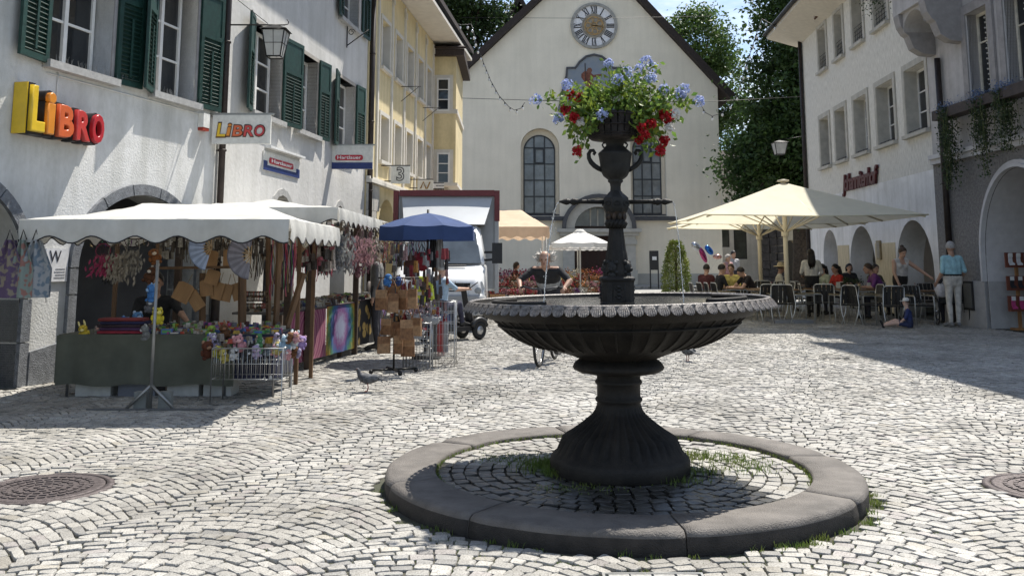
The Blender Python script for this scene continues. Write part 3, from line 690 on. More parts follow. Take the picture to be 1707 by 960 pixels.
# ---------------- house one (left, white with green shutters)
F1 = Facade((-5.71, 11.14), (.225, 1))
h1 = thing('white_house', 'white plastered house with green shutters behind the toy stall at far left', 'house', F1.P, F1.rz)
e1 = F1.px(357, 345)[0]
wA0, wA1 = F1.px(82, 60)[0], F1.px(187, 60)[0]; zA0 = F1.px(130, 116)[1]
wB0, wB1 = F1.px(258, 60)[0], F1.px(326, 100)[0]; zB0 = F1.px(290, 163)[1]
ar0, ar1 = F1.px(122, 500)[0], F1.px(322, 470)[0]; zat = F1.px(232, 325)[1]
al0, al1 = -2.6, F1.px(28, 560)[0]
zs_ = 1.35
holes = [rect(wA0, wA1, zA0, zA0 + 1.75), rect(wB0, wB1, zA0, zA0 + 1.75), arch(ar0, ar1, .0, zs_, zt=zat), arch(al0, al1, 0.0, zs_, zt=zat)]
holes = [[(x, max(z, -.3)) for x, z in h] for h in holes]
out = [(-6.5, -.05), (e1 - .02, -.05), (e1 - .02, 9), (-6.5, 9)]
# arches cut the ground line: outline steps around them
def with_arches(x0, x1, zt, arches, n=14):
    pts = [(x0, -.05)]
    for (a0, a1, zs, zm) in sorted(arches):
        r = (a1 - a0) / 2; c = (a0 + a1) / 2; pts += [(a0, -.05)] + [(c - r * cos(a), zs + (zm - zs) * sin(a)) for a in [pi * i / n for i in range(n + 1)]] + [(a1, -.05)]
    return pts + [(x1, -.05), (x1, zt), (x0, zt)]
wall('wall', with_arches(-6.5, e1 - .02, 9, [(ar0, ar1, zs_, zat), (al0, al1, zs_, zat)]), holes[:2], .45, m_pl1, h1)
for (a0, a1) in ((ar0, ar1), (al0, al1)):
    w_ = .15; b = MB(); r = (a1 - a0) / 2; c = (a0 + a1) / 2; N = 18
    blocks = [('z', a0, 0, .55), ('z', a0, .56, 1.02), ('z', a0, 1.03, zs_), ('z', a1, 0, .5), ('z', a1, .51, 1.0), ('z', a1, 1.01, zs_)]
    for _, x, z0, z1 in blocks:
        sg = -1 if x == a0 else 1; b = MB(); b.bx(x, x + sg * w_, -.05, .44, z0, z1 - .006); b.build('jamb_stone', m_stone, h1)
    for k in range(7):
        t0, t1 = pi * k / 7 + .008, pi * (k + 1) / 7 - .008; b = MB(); pts = []
        for i in range(5): t = t0 + (t1 - t0) * i / 4; pts.append((c + r * cos(t), -.05, zs_ + (zat - zs_) * sin(t)))
        for i in range(5): t = t1 - (t1 - t0) * i / 4; pts.append((c + (r + w_) * cos(t), -.05, zs_ + (zat - zs_ + w_) * sin(t)))
        b.prism(pts, (0, .49, 0)); b.build('voussoir', m_stone, h1, fix=True)
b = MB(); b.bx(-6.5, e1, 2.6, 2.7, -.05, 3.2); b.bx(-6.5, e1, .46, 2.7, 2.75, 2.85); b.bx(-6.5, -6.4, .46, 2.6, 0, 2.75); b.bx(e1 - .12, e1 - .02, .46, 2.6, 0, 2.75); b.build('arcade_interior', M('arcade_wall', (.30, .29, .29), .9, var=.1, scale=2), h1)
b = MB(); b.bx(-6.45, e1 - .1, .47, 2.59, .01, .02); b.build('arcade_floor', mfar, h1)
q0, q1 = F1.px(28, 600)[0], ar0 - .16
b = MB(); zp = F1.px(60, 577)[1]; b.prism([(al1 + .16, -.06, 0), (q1, -.06, 0), (q1, -.06, zp + .03), (al1 + .16, -.06, zp - .05)], (0, .05, 0)); b.build('plinth', m_stone, h1, fix=True)
b = MB(); b.bx(ar1 + .16, e1 - .1, -.06, -.004, 0, .6); b.build('plinth', m_stone, h1)
b = MB(); b.bx(-6.5, e1, 2.9, 9, -.05, 9); b.bx(-6.5, e1 - .02, .46, 2.8, 8.8, 9); b.build('body', m_pl1, h1)
gable_roof(h1, -6.5, e1 + .1, 9, 9, .9, 4, m_tile)
for (a, c, z0) in ((wA0, wA1, zA0), (wB0, wB1, zA0)):
    w = window(h1, a + .03, c - .03, z0, z0 + 1.72, .26, 2, 3, sill=m_sillg, transom=(.36, .70), glass=m_glass)
    q = MB(); q.bx(a - .09, a, -.02, .3, z0, z0 + 1.85); q.bx(c, c + .09, -.02, .3, z0, z0 + 1.85); q.bx(a, c, -.02, .3, z0 + 1.75, z0 + 1.86); q.build('surround', m_rev, w)
    q = MB(); q.box(((a + c) / 2, .42, z0 + 1.2), (c - a, .02, 1.1)); q.build('curtain', M('net_curtain', (.5, .5, .49), .9, scale=20, stretch=(8, 1, 1)), w)
SHW = .52
shutter(h1, wA0 - .62, wA0 - .05, zA0 - .05, zA0 + 1.85, -1, 7); shutter(h1, wA1 + .06, wA1 + .06 + SHW, zA0 - .05, zA0 + 1.85, 1, 6)
shutter(h1, wB0 - .05 - SHW, wB0 - .04, zA0 - .05, zA0 + 1.85, -1, 22); shutter(h1, wB1 + .05, e1 - .1, zA0 - .05, zA0 + 1.85, 1, 5)
b = MB()
for k in range(150):
    x = wA0 - .1 + (wB1 - wA0 + .2) * R.random(); y = R.uniform(-.1, .05); b.tube([(x, y, zA0 - .006), (x + R.uniform(-.03, .03), y + R.uniform(-.03, .03), zA0 + .09)], .0012, 3, cap=False)
b.build('bird_spikes', M('spike_steel', (.4, .4, .38), .4, metal=.8), h1, 'stuff')
b = MB(); x_ = F1.px(97, 250)[0]; b.tube([(F1.px(97, 100)[0], -.012, F1.px(97, 122)[1]), (F1.px(97, 100)[0], -.012, F1.px(97, 175)[1])], .008, 5); b.tube([(wA0, -.012, zA0 - .16), (e1 - .1, -.012, zA0 - .14)], .008, 5); b.build('cable', m_white, h1)
# LIBRO wall sign
x0, z0 = F1.px(52, 190); x1, z1 = F1.px(173, 222)
ls = thing('libro_wall_sign', 'LiBRO sign of yellow, orange and red puffy letters on white wall', 'sign', F1.at(0, 0, 0), F1.rz)
sx0, szb = F1.px(35, 217); ex, ezb = F1.px(172, 243)
cols = [(.75, .5, .03), (.72, .26, .03), (.65, .13, .04), (.55, .05, .045), (.48, .025, .035)]
hL = 1.0
lw = (F1.px(172, 230, -.22)[0] - F1.px(47, 200, -.22)[0]); xs = F1.px(47, 200, -.22)[0]; zb = F1.px(110, 234, -.2)[1]
prop = [(0, .2, .60), (.2, .32, .56), (.34, .58, .44), (.58, .81, .42), (.80, 1.0, .42)]
for ch, (p0, p1, hh), cl in zip('LiBRO', prop, cols):
    w_ = lw * (p1 - p0) * .98; xm = xs + lw * (p0 + p1) / 2
    for nm, of, ext, mt, yy in (('outline', .055, .075, flat(.02, .017, .017, .5), -.12), ('letter', .028, .02, None, -.21)):
        me = text_mesh(ch, 1, ext, .02 if nm == 'letter' else 0, of, 0); co = [v.co for v in me.vertices]; mnx = min(c.x for c in co); mxx = max(c.x for c in co); mnz = min(c.z for c in co); mxz = max(c.z for c in co)
        pad = 1.0 if nm == 'outline' else .87
        me.transform(Matrix.Translation((-(mnx + mxx) / 2, 0, -(mnz + mxz) / 2))); me.transform(Matrix.Diagonal((w_ * pad / (mxx - mnx), 1, (hh) * (pad if nm == 'outline' else .9) / (mxz - mnz), 1)))
        o = link(nm, me, mt or M('letter_' + ch, cl, .3, var=.08, spec=.6), ls); o.location = (xm, yy, zb + hh / 2)
b = MB(); b.bx(xs - .015, xs + .03, -.19, -.01, zb + .0, zb + .60); b.build('side_box', M('letter_L', cols[0], .3), ls)
b = MB(); b.bx(xs + .02, xs + lw, -.06, -.004, zb + .02, zb + .38); b.build('backing', flat(.55, .2, .04, .5), ls)
# alarm box
x_, z_ = F1.px(335, 204); t = thing('alarm_box', 'small white alarm box with red base near roof pipe', 'alarm', F1.at(x_, z_, 0), F1.rz)
b = MB(); b.bx(-.09, .09, -.1, -.002, -.09, .13); b.build('case', flat(.8, .79, .74, .4), t); b = MB(); b.bx(-.085, .085, -.095, -.002, -.14, -.092); b.build('base', flat(.35, .05, .03, .4), t)
# plaque
x_, z_ = F1.px(92, 442); t = thing('wall_plaque', 'white plaque with a letter W beside grey stone arch', 'plaque', F1.at(x_, z_, -.01), F1.rz)
b = MB(); b.bx(-.2, .2, -.015, 0, -.2, .2); b.build('board', flat(.78, .78, .78, .4), t)
me = text_mesh('W', .2, .002); o = link('lettering', me, flat(.03, .03, .04), t); o.location = (-.04, -.018, .1)
for i in range(4):
    b = MB(); b.bx(-.02 - .02 * (i % 2), .15, -.018, -.0155, -.05 - i * .035, -.038 - i * .035); b.build('text_line', flat(.4, .4, .42), t)
downpipe(F1, 358, 345, 8.9, 'downpipe', 'dark brown downpipe between the two white houses at left')
# ---------------- house two
P2 = F1.at(e1, 0, -.02); F2 = Facade((P2.x, P2.y), (.1147, 1))
h2 = thing('white_house', 'white plastered house with three shuttered windows and shop signs at left', 'house', F2.P, F2.rz)
e2 = F2.px(607, 350)[0]
def op(F, u0, u1, v0, v1, um=None): return F.px(u0, v0)[0], F.px(u1, v0)[0], F.px((u0 + u1) / 2, v1)[1], F.px((u0 + u1) / 2, v0)[1]
wins2 = [(417, 466, 55, 196), (493, 527, 125, 227), (562, 590, 160, 241)]
z2b = sum(F2.px((a + b_) / 2, d)[1] for a, b_, c, d in wins2) / 3; z2t = z2b + 1.62
W2 = [(F2.px(a, 200)[0], F2.px(b_, 200)[0]) for a, b_, c, d in wins2]
zu = F2.px(585, 44)[1]; wu = (F2.px(566, 30)[0], F2.px(597, 30)[0])
ars = [(F2.px(443, 340)[0], F2.px(493, 340)[0], 1.5, F2.px(466, 325)[1]), (F2.px(553, 345)[0], F2.px(577, 345)[0], 1.5, F2.px(565, 343)[1])]
wall('wall', with_arches(.02, e2, 9.6, ars), [rect(a, b_, z2b, z2t) for a, b_ in W2] + [rect(wu[0], wu[1], zu, zu + 1.6), rect(wu[0] - 4, wu[1] - 4, zu, zu + 1.6)], .45, m_pl2, h2)
for (a0, a1, zs, zm) in ars:
    N = 12; c = (a0 + a1) / 2; r = (a1 - a0) / 2; b = MB()
    for k in range(N):
        t0, t1 = pi * k / N, pi * (k + 1) / N
        b.prism([(c + r * cos(t0), -.03, zs + (zm - zs) * sin(t0)), (c + r * cos(t1), -.03, zs + (zm - zs) * sin(t1)), (c + (r + .13) * cos(t1), -.03, zs + (zm - zs + .13) * sin(t1)), (c + (r + .13) * cos(t0), -.03, zs + (zm - zs + .13) * sin(t0))], (0, .2, 0))
    b.build('arch_trim', m_sillg, h2, fix=True)
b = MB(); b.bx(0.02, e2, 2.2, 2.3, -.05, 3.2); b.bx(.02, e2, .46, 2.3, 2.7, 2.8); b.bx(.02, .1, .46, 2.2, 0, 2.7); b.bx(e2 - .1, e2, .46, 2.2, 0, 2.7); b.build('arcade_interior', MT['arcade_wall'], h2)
b = MB(); b.bx(.02, e2, 2.4, 9, -.05, 9.6); b.bx(.02, e2, .46, 2.4, 9.4, 9.6); b.build('body', m_pl2, h2)
gable_roof(h2, -.1, e2 + .1, 9, 9.6, .9, 4, m_tile)
m_rev2 = M('reveal_warm', (.40, .37, .33), .85, scale=5, var=.1)
for (a, c) in W2 + [wu]:
    zb_ = z2b if (a, c) != wu else zu
    w = window(h2, a + .02, c - .02, zb_, zb_ + 1.6, .22, 2, 3, sill=m_sillg); q = MB(); q.bx(a - .07, a, -.015, .26, zb_, zb_ + 1.7); q.bx(c, c + .07, -.015, .26, zb_, zb_ + 1.7); q.bx(a, c, -.015, .26, zb_ + 1.62, zb_ + 1.7); q.build('surround', m_rev2, w)
def sh2px(u0, u1, hinge, ang, zb_=None): shutter(h2, F2.px(u0, 200)[0], F2.px(u1, 200)[0], (zb_ or z2b) - .04, (zb_ or z2b) + 1.68, hinge, ang)
sh2px(396, 415, -1, 14); sh2px(467, 492, 1, 6); sh2px(528, 542, 1, 6); sh2px(549, 561, -1, 10); sh2px(591, 602, 1, 5); sh2px(553, 565, -1, 8, zu); sh2px(598, 608, 1, 5, zu)
downpipe(F2, 610, 350, 9.5, 'downpipe', 'dark downpipe between white house and yellow house', .07)
# hanging LIBRO sign
def hang_sign(F, u0, v0, u1, v1, name, label, cat, board, dist=.02):
    """board at right angles to the facade, seen face on"""
    s_, zt = F.px(u0, v0); base = F.at(s_, 0, -.1); d0 = base.y; pA = AY(u0, v0, d0); pB = AY(u1, v1, d0)
    t = thing(name, label, cat, (pA.x, d0, pB.z), 0); w, h = pB.x - pA.x, pA.z - pB.z
    b = MB(); b.bx(0, w, 0, .06, 0, h); b.build('board', board, t)
    b = MB(); b.bx(-.15, w + .04, .005, .055, h + .002, h + .035); b.build('bracket', flat(.35, .35, .33, .4, metal=.6), t)
    return t, w, h
m_bd = flat(.72, .71, .66, .45)
t, w, h = hang_sign(F2, 355, 192, 450, 240, 'libro_hanging_sign', 'white hanging sign reading LiBRO in yellow to red letters', 'sign', m_bd)
xx = .07 * w
for ch, wd, cl in zip('LiBRO', (.17, .1, .19, .19, .19), cols):
    for nm, of, pad, yy in (('outline', .05, 1.06, -.006), ('letter', .02, .88, -.012)):
        me = text_mesh(ch, 1, .004, 0, of, .12); co = [v.co for v in me.vertices]; mnx = min(c.x for c in co); mxx = max(c.x for c in co); mnz = min(c.z for c in co); mxz = max(c.z for c in co)
        me.transform(Matrix.Translation((-(mnx + mxx) / 2, 0, -(mnz + mxz) / 2))); me.transform(Matrix.Diagonal((wd * w * pad / (mxx - mnx), 1, h * (.52 if ch == 'L' else .47 if ch == 'i' else .42) * pad / (mxz - mnz), 1)))
        o = link(nm, me, flat(.1, .05, .03) if nm == 'outline' else MT['letter_' + ch], t); o.location = (xx + wd * w / 2, yy, h * .45 if ch not in 'Li' else h * .48)
    xx += wd * w
# Hartlauer signs (mascot left out)
m_navy = flat(.02, .04, .16, .4); m_redl = flat(.5, .03, .05, .4)
def hart(parent, w, h, navy_side):
    b = MB(); b.bx(0, w, -.006, -.001, 0, h * .28); 
    if navy_side: b.bx(0, w * .1, -.006, -.001, h * .28, h * .5); b.bx(w * .9, w, -.006, -.001, h * .28, h * .5)
    b.build('blue_band', m_navy, parent)
    b = MB(); x0, x1, z0, z1 = w * .08, w * .76, h * .37, h * .6
    if navy_side: x0, x1, z0, z1 = w * .14, w * .8, h * .40, h * .72
    r = (z1 - z0) / 2 * .8; pts = []
    for (cx, cz, a0) in ((x1 - r, z1 - r, 0), (x0 + r, z1 - r, pi / 2), (x0 + r, z0 + r, pi), (x1 - r, z0 + r, 1.5 * pi)):
        for i in range(5): pts.append((cx + r * cos(a0 + pi / 2 * i / 4), -.012, cz + r * sin(a0 + pi / 2 * i / 4)))
    b.prism(pts, (0, .005, 0)); b.build('red_panel', m_redl, parent, fix=True)
    me = text_mesh('Hartlauer', 1, .003, 0, .012); co = [v.co for v in me.vertices]; ww = max(c.x for c in co) - min(c.x for c in co); k = (x1 - x0) * .86 / ww
    hh = (z1 - z0) * .62 / .72; me.transform(Matrix.Diagonal((k, 1, hh, 1))); o = link('lettering', me, flat(.85, .84, .82, .4), parent); o.location = ((x0 + x1) / 2, -.016, (z0 + z1) / 2)
t, w, h = hang_sign(F2, 554, 243, 621, 282, 'hartlauer_hanging_sign', 'hanging Hartlauer sign with red panel over blue band', 'sign', m_bd); hart(t, w, h, False)
xa, za = F2.px(437, 278); xb, zb2 = F2.px(497, 302); zt_ = F2.px(437, 246)[1]
t = thing('hartlauer_wall_sign', 'flat Hartlauer sign with blue corner band fixed to white wall', 'sign', F2.at(xa, (za + zb2) / 2, -.02), F2.rz)
hh_ = zt_ - za; b = MB(); b.bx(0, xb - xa, -.001, .018, 0, hh_ * 1.0); b.build('board', m_bd, t); hart(t, xb - xa, hh_, True)
b = MB(); b.bx(.1, xb - xa + .06, -.1, .015, hh_ + .06, hh_ + .1); b.build('lamp_bar', flat(.8, .8, .78, .4), t)
# lantern
s_, zL = F2.px(372, 42); base = F2.at(s_, 0, -.05); dL = base.y
t = thing('wall_lantern', 'square glass street lantern hanging from long iron arm at left', 'lantern', (base.x, dL, 0), 0)
m_blk = M('black_iron', (.02, .02, .02), .5, metal=.4)
pa = AY(458, 42, dL); arm = pa.x - base.x + .12; zt = pa.z
b = MB(); b.tube([(0, 0, zt), (arm + .05, 0, zt)], .013, 6); b.tube([(arm * .02, 0, zt + .55), (arm * .75, 0, zt + .02)], .006, 5)
b.tube([(arm + .05, 0, zt), (arm + .1, 0, zt + .01), (arm + .11, 0, zt + .05), (arm + .08, 0, zt + .09)], .009, 5); b.build('arm', m_blk, t)
lx = AY(460, 50, dL).x - base.x; pt_, pb_ = AY(460, 53, dL).z, AY(460, 96, dL).z; rt0 = (AY(484, 60, dL).x - AY(438, 60, dL).x) / 2 * .8; rb0 = rt0 * .62
b = MB()
for sx_ in (-1, 1):
    for sy_ in (-1, 1): b.tube([(lx + sx_ * rb0, sy_ * rb0, pb_), (lx + sx_ * rt0, sy_ * rt0, pt_)], .011, 5)
for z, r in ((pb_, rb0), (pt_, rt0)):
    c4 = [(lx - r, -r, z), (lx + r, -r, z), (lx + r, r, z), (lx - r, r, z)]
    for i in range(4): b.tube([c4[i], c4[(i + 1) % 4]], .012, 5)
b.build('frame', m_blk, t)
b = MB(); base_ = [(lx - rt0 - .04, -rt0 - .04, pt_ + .01), (lx + rt0 + .04, -rt0 - .04, pt_ + .01), (lx + rt0 + .04, rt0 + .04, pt_ + .01), (lx - rt0 - .04, rt0 + .04, pt_ + .01)]; b.add(base_ + [(lx, 0, pt_ + .12)], [(0, 1, 4), (1, 2, 4), (2, 3, 4), (3, 0, 4), (3, 2, 1, 0)]); b.tube([(lx, 0, pt_ + .1), (lx, 0, zt)], .012, 6); b.build('cap', m_blk, t)
m_lg = M('lantern_glass', (.62, .62, .60), .25, var=.08, trans=.3)
for i in range(4):
    a = pi / 2 * i; q = MB(); m3 = Matrix.Rotation(a, 3, 'Z'); pts = [(-rb0 * .96, -rb0 * .98, pb_ + .01), (rb0 * .96, -rb0 * .98, pb_ + .01), (rt0 * .96, -rt0 * .98, pt_ - .01), (-rt0 * .96, -rt0 * .98, pt_ - .01)]
    q.poly([Vector((lx, 0, 0)) + m3 @ Vector(p_) for p_ in pts]); pn = q.build('pane', m_lg, t); q = MB(); zm_ = (pb_ + pt_) / 2; rm = (rb0 + rt0) / 2
    q.tube([Vector((lx, 0, 0)) + m3 @ Vector((-rm, -rm, zm_)), Vector((lx, 0, 0)) + m3 @ Vector((rm, -rm, zm_))], .005, 4); q.tube([Vector((lx, 0, 0)) + m3 @ Vector((0, -rb0, pb_)), Vector((lx, 0, 0)) + m3 @ Vector((0, -rt0, pt_))], .005, 4); q.build('bar', m_blk, pn)
# scroll bracket
s_, z_ = F2.px(577, 80); t = thing('scroll_bracket', 'small black iron scroll bracket on upper white wall', 'bracket', F2.at(s_, z_, -.02), F2.rz)
b = MB(); b.tube([(0, 0, 0), (0, 0, .55)], .014, 5); b.tube([(0, 0, .05), (.1, -.5, .45)], .014, 5)
b.tube([(0.02, -.1 - .09 * cos(a) * (1 - a / 12), .38 + .09 * sin(a) * (1 - a / 12)) for a in [i * .5 for i in range(18)]], .01, 5); b.build('scroll', m_blk, t)
# ---------------- yellow house
P3 = F2.at(e2, 0, -.03); F3 = Facade((P3.x, P3.y), (.095, 1))
m_yel = M('plaster_yellow', (.74, .62, .37), .9, scale=1.5, var=.05, bump=.2, bscale=40, streak=.12)
m_trim = M('trim_grey', (.62, .59, .53), .85, scale=4, var=.06)
h3 = thing('yellow_house', 'yellow plastered house with grey window surrounds and projecting bay', 'house', F3.P, F3.rz)
c2 = lambda x, y: (340 + x / 2.667, y / 2.667)
up = [(780, 815, 75, 300), (843, 872, 145, 350), (897, 922, 210, 400), (942, 965, 265, 440), (983, 1003, 315, 480)]
lo = [(782, 818, 500, 720), (845, 875, 560, 745), (898, 925, 595, 775), (947, 970, 630, 797), (987, 1007, 655, 802)]
def avgz(lst, k): return sum(F3.px(*c2((a + b_) / 2, (c, d)[k]))[1] for a, b_, c, d in lst) / len(lst)
zu0, zu1, zl0, zl1 = avgz(up, 1), avgz(up, 0), avgz(lo, 1), avgz(lo, 0)
xw = [(F3.px(*c2(a, 600))[0], F3.px(*c2(b_, 600))[0]) for a, b_, c, d in lo]
e3 = F3.px(722, 300)[0]; zbase = F3.px(660, 320)[1]; zeave = max(F3.px(722, 70)[1], zu1 + .9)
zar = F3.px(645, 333)[1]
A3 = [(F3.px(632, 350)[0], F3.px(657, 350)[0], zar - .7, zar)] + [(F3.px(632, 350)[0] + k, F3.px(657, 350)[0] + k, zar - .7, zar) for k in (3.1, 6.2)]
holes = [rect(a, b_, z0, z1) for a, b_ in xw for z0, z1 in ((zu0, zu1), (zl0, zl1))]
wall('wall', with_arches(0.02, e3 + 3, zeave, A3), holes, .4, m_yel, h3)
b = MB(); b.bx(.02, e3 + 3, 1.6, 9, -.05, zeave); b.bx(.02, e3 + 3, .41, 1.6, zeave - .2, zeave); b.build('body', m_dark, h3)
m_blk3 = M('base_ashlar', (.50, .48, .44), .85, scale=6, var=.12, bump=.4, bscale=60)
nrow = 5; rh = (zbase - .02) / nrow; sme = {}
for r in range(nrow):
    x = .03 - (r % 2) * .3
    while x < e3:
        a_, b_ = max(x, .03), min(x + .62, e3); z0, z1 = r * rh, (r + 1) * rh
        if b_ - a_ > .1 and not any(min(b_, q[1] + .05) > max(a_, q[0] - .05) and z0 < q[3] for q in A3):
            b = MB(); b.bx(a_ + .006, b_ - .006, -.05 - R.uniform(0, .01), .0, z0 + .006, z1 - .006); b.build('stone_block', m_blk3, h3)
        x += .64
b = MB(); b.bx(0, e3, -.16, 0, zbase, zbase + .09); b.bx(0, e3, -.1, 0, zbase + .092, zbase + .16); b.build('cornice', m_trim, h3)
for (a, c) in xw:
    for z0, z1 in ((zu0, zu1), (zl0, zl1)):
        w = window(h3, a, c, z0, z1, .26, 2, 3, .05, surround=m_trim, sw=.11, sd=.03, sill=m_trim, sillproj=.1)
        for x_ in (a, c - .012): q = MB(); q.bx(x_, x_ + .012, -.02, .26, z0, z1); q.build('reveal', m_trim, w)
ps = [F3.px(*c2(x, 600))[0] for x in (765, 828, 885, 936, 980, 1014)]
for x in ps:
    b = MB(); b.bx(x - .07, x + .07, -.05, 0, zbase + .165, zeave - .1); b.bx(x - .1, x + .1, -.08, -.051, zeave - .45, zeave - .25); b.build('pilaster', m_trim, h3)
b = MB(); b.prism([(-.3, -.95, zeave - .0), (-.3, .05, zeave + .02), (-.3, .05, zeave + .3), (-.3, -.95, zeave + .12)], (e3 + 3.4, 0, 0)); b.build('eave', m_trim, h3, fix=True)
gable_roof(h3, -.3, e3 + 3.2, 9, zeave + .31, 1.0, 3.6, m_tile)
# bay at its far end (faces the square)
yb = F3.at(e3, 0, 0).y; xa, xb = AY(722, 300, yb).x, AY(759, 300, yb).x; zbt = AY(745, 95, yb).z; zbb = AY(740, 305, yb).z
o3 = Matrix.Rotation(-F3.rz, 3, 'Z'); iv = lambda v: o3 @ (Vector(v) - F3.P)
bay = thing('bay', None, None, iv((0, yb, 0)), -F3.rz, None, h3)
xl = AY(768, 300, yb + 4.5).x
b = MB(); b.prism([(xa - .6, 0, zbb), (xb, 0, zbb), (xb + .0, 4.5, zbb), (xa - .6, 4.5, zbb)], (0, 0, zbt - zbb)); b.build('bay_wall', m_yel, bay, fix=True)
b = MB(); b.prism([(xa - .8, -.3, zbt), (xb + .3, -.3, zbt), (xb + .3, 4.7, zbt), (xa - .8, 4.7, zbt)], (0, 0, .22)); b.prism([(xa - .8, -.35, zbt + .222), (xb + .36, -.35, zbt + .222), (xb - .4, 2.2, zbt + 1.0), (xa - .8, 2.2, zbt + 1.0)], (0, 0, .08)); b.build('bay_roof', m_tile, bay, fix=True)
b = MB(); zsb = AY(740, 190, yb).z; b.bx(xa - .1, xb + .06, -.06, 4.5, zsb, zsb + .16); b.bx(xa - .1, xb + .08, -.1, 4.5, zbb - .12, zbb - .002); b.build('band', m_trim, bay)
for (v0, v1) in ((131, 186), (255, 307)):
    q0 = AY(728, v1, yb); q1 = AY(750, v0, yb); window(bay, q0.x, q1.x, q0.z, q1.z, -.07, 1, 3, .06, surround=m_trim, sw=.12, sd=.02)
b = MB(); b.bx(xa - .5, xb - .3, .6, 4.4, 0, zbb - .13); b.build('bay_base', m_blk3, bay)
# shop signs by the yellow house
def stand_sign(u0, v0, u1, v1, Y, name, label, board=None):
    pA, pB = AY(u0, v0, Y), AY(u1, v1, Y); t = thing(name, label, 'sign', (pA.x, Y, pB.z)); w, h = pB.x - pA.x, pA.z - pB.z
    b = MB(); b.bx(0, w, 0, .07, 0, h); b.build('board', board or flat(.62, .62, .58, .45), t)
    b = MB(); b.bx(-.35, w, .02, .05, h + .002, h + .03); b.bx(-.35, -.002, .02, .05, .05, .08); b.build('bracket', m_blk, t); return t, w, h
t, w, h = stand_sign(652, 277, 683, 306, 25.6, 'shop_sign', 'grey square shop sign with a big outlined figure 3')
me = text_mesh('3', h * 1.05, .004, .0, .02); link('numeral_outline', me, flat(.05, .05, .05), t).location = (w / 2, -.004, h / 2)
me = text_mesh('3', h * 1.05, .004, .0, -.008); link('numeral', me, flat(.66, .66, .62), t).location = (w / 2, -.009, h / 2)
t, w, h = stand_sign(696, 300, 722, 317, 29.5, 'shop_sign', 'cream shop sign with a gold zigzag NV emblem', flat(.7, .66, .58, .5))
b = MB(); b.tube([(w * .2, -.01, h * .15), (w * .38, -.01, h * .8), (w * .55, -.01, h * .15), (w * .62, -.01, h * .15), (w * .8, -.01, h * .8)], .022, 5); b.build('emblem', flat(.35, .2, .06), t)
t, w, h = stand_sign(722, 306, 740, 314, 31.5, 'shop_sign', 'small white shop sign with wavy lower edge', flat(.72, .7, .68, .5))
b = MB()
for k in range(6): b.bx(.1 + k * w * .13, .1 + k * w * .13 + w * .09, -.008, -.001, h * .4, h * .62)
b.build('lettering', flat(.1, .1, .1), t)
b = MB()
for k in range(7): b.ball((w * (k + .5) / 7, .03, -.01), (w / 14, .03, .06), 6)
b.build('fringe', flat(.04, .03, .03), t)
for i, (u, v) in enumerate(((668, 145), (704, 180))):
    s_, z_ = F3.px(u, v); t = thing('wire_bracket', ['upper black wire bracket on yellow facade', 'lower black wire bracket on yellow facade'][i], 'bracket', F3.at(s_, z_, -.02), F3.rz)
    b = MB(); b.tube([(0, 0, 0), (0, -.6, 0)], .012, 5); b.tube([(0, 0, -.45), (0, -.55, 0)], .01, 5); b.build('bracket_bars', m_blk, t)
# ---------------- church
YC = 54.0; FC = Facade((0, YC), (1, 0))
m_ch = M('church_plaster', (.82, .75, .62), .92, scale=.5, var=.035, bump=.25, bscale=25, streak=.05)
m_chg = M('church_base', (.42, .41, .38), .9, scale=1, var=.06, bump=.2, bscale=25)
m_mold = M('church_moulding', (.5, .48, .43), .85, scale=4, var=.08)
ch = thing('church', 'cream gabled church with clock, mural and two tall arched windows', 'church', FC.P, 0)
xl, zl = FC.px(767, 130); xr, zr = FC.px(1196, 147); xp, zp_ = FC.px(987, -77)
def cw(u0, u1, v0, v1): a, z1_ = FC.px(u0, v0); b_, z0_ = FC.px(u1, v1); return a, b_, z0_, z1_
wins = [cw(868, 933, 214, 360), cw(1050, 1112, 214, 360)]
def reg(a, b_, z0, z1): return arch(a, b_, z0, z1 - (b_ - a) / 2, 20)
da, db, dz0, dz1 = cw(957, 1040, 343, 480)
port = arch(da, db, -.05, FC.px(1000, 381)[1], 16, FC.px(1000, 345)[1])
op_ = [(xl, -.05), (da, -.05)] + [(x, z) for x, z in port[2:]][::-1] + [(db, -.05), (xr, -.05), (xr, zr), (xp, zp_), (xl, zl)]
wall('wall', op_, [reg(*w) for w in wins], .7, m_ch, ch)
for xa_, xb_ in ((xl, da - .6), (db + .6, xr)): b = MB(); b.bx(xa_, xb_, -.04, -.002, 0, FC.px(1100, 456)[1]); b.build('base_band', m_chg, ch)
b = MB(); b.prism([(xl, .72, -.05), (xr, .72, -.05), (xr, .72, zr - .3), (xp, .72, zp_ - .3), (xl, .72, zl - .3)], (0, 24, 0)); b.build('nave', m_ch, ch, fix=True)
m_tile2 = M('church_roof', (.055, .042, .038), .9, scale=30, var=.3, bump=.5)
for sg, (x, z) in ((0, (xl, zl)), (1, (xr, zr))):
    d = Vector((x - xp, 0, z - zp_)).normalized(); nn = Vector((-d.z, 0, d.x)) if sg else Vector((d.z, 0, -d.x)); e = Vector((x, 0, z)) + d * 1.0; a = Vector((xp, 0, zp_)); 
    up_ = nn if nn.z > 0 else -nn
    b = MB(); o_ = up_ * .03; b.prism([a + o_ + Vector((0, -.45, 0)), e + o_ + Vector((0, -.45, 0)), e + up_ * .4 + Vector((0, -.45, 0)), a + up_ * .4 + Vector((0, -.45, 0))], (0, 26, 0)); b.build('roof_slope', m_tile2, ch, fix=True)
m_ld = M('lead_bar', (.03, .035, .04), .5); m_chgl = GL('church_glass', (.17, .19, .20), .2)
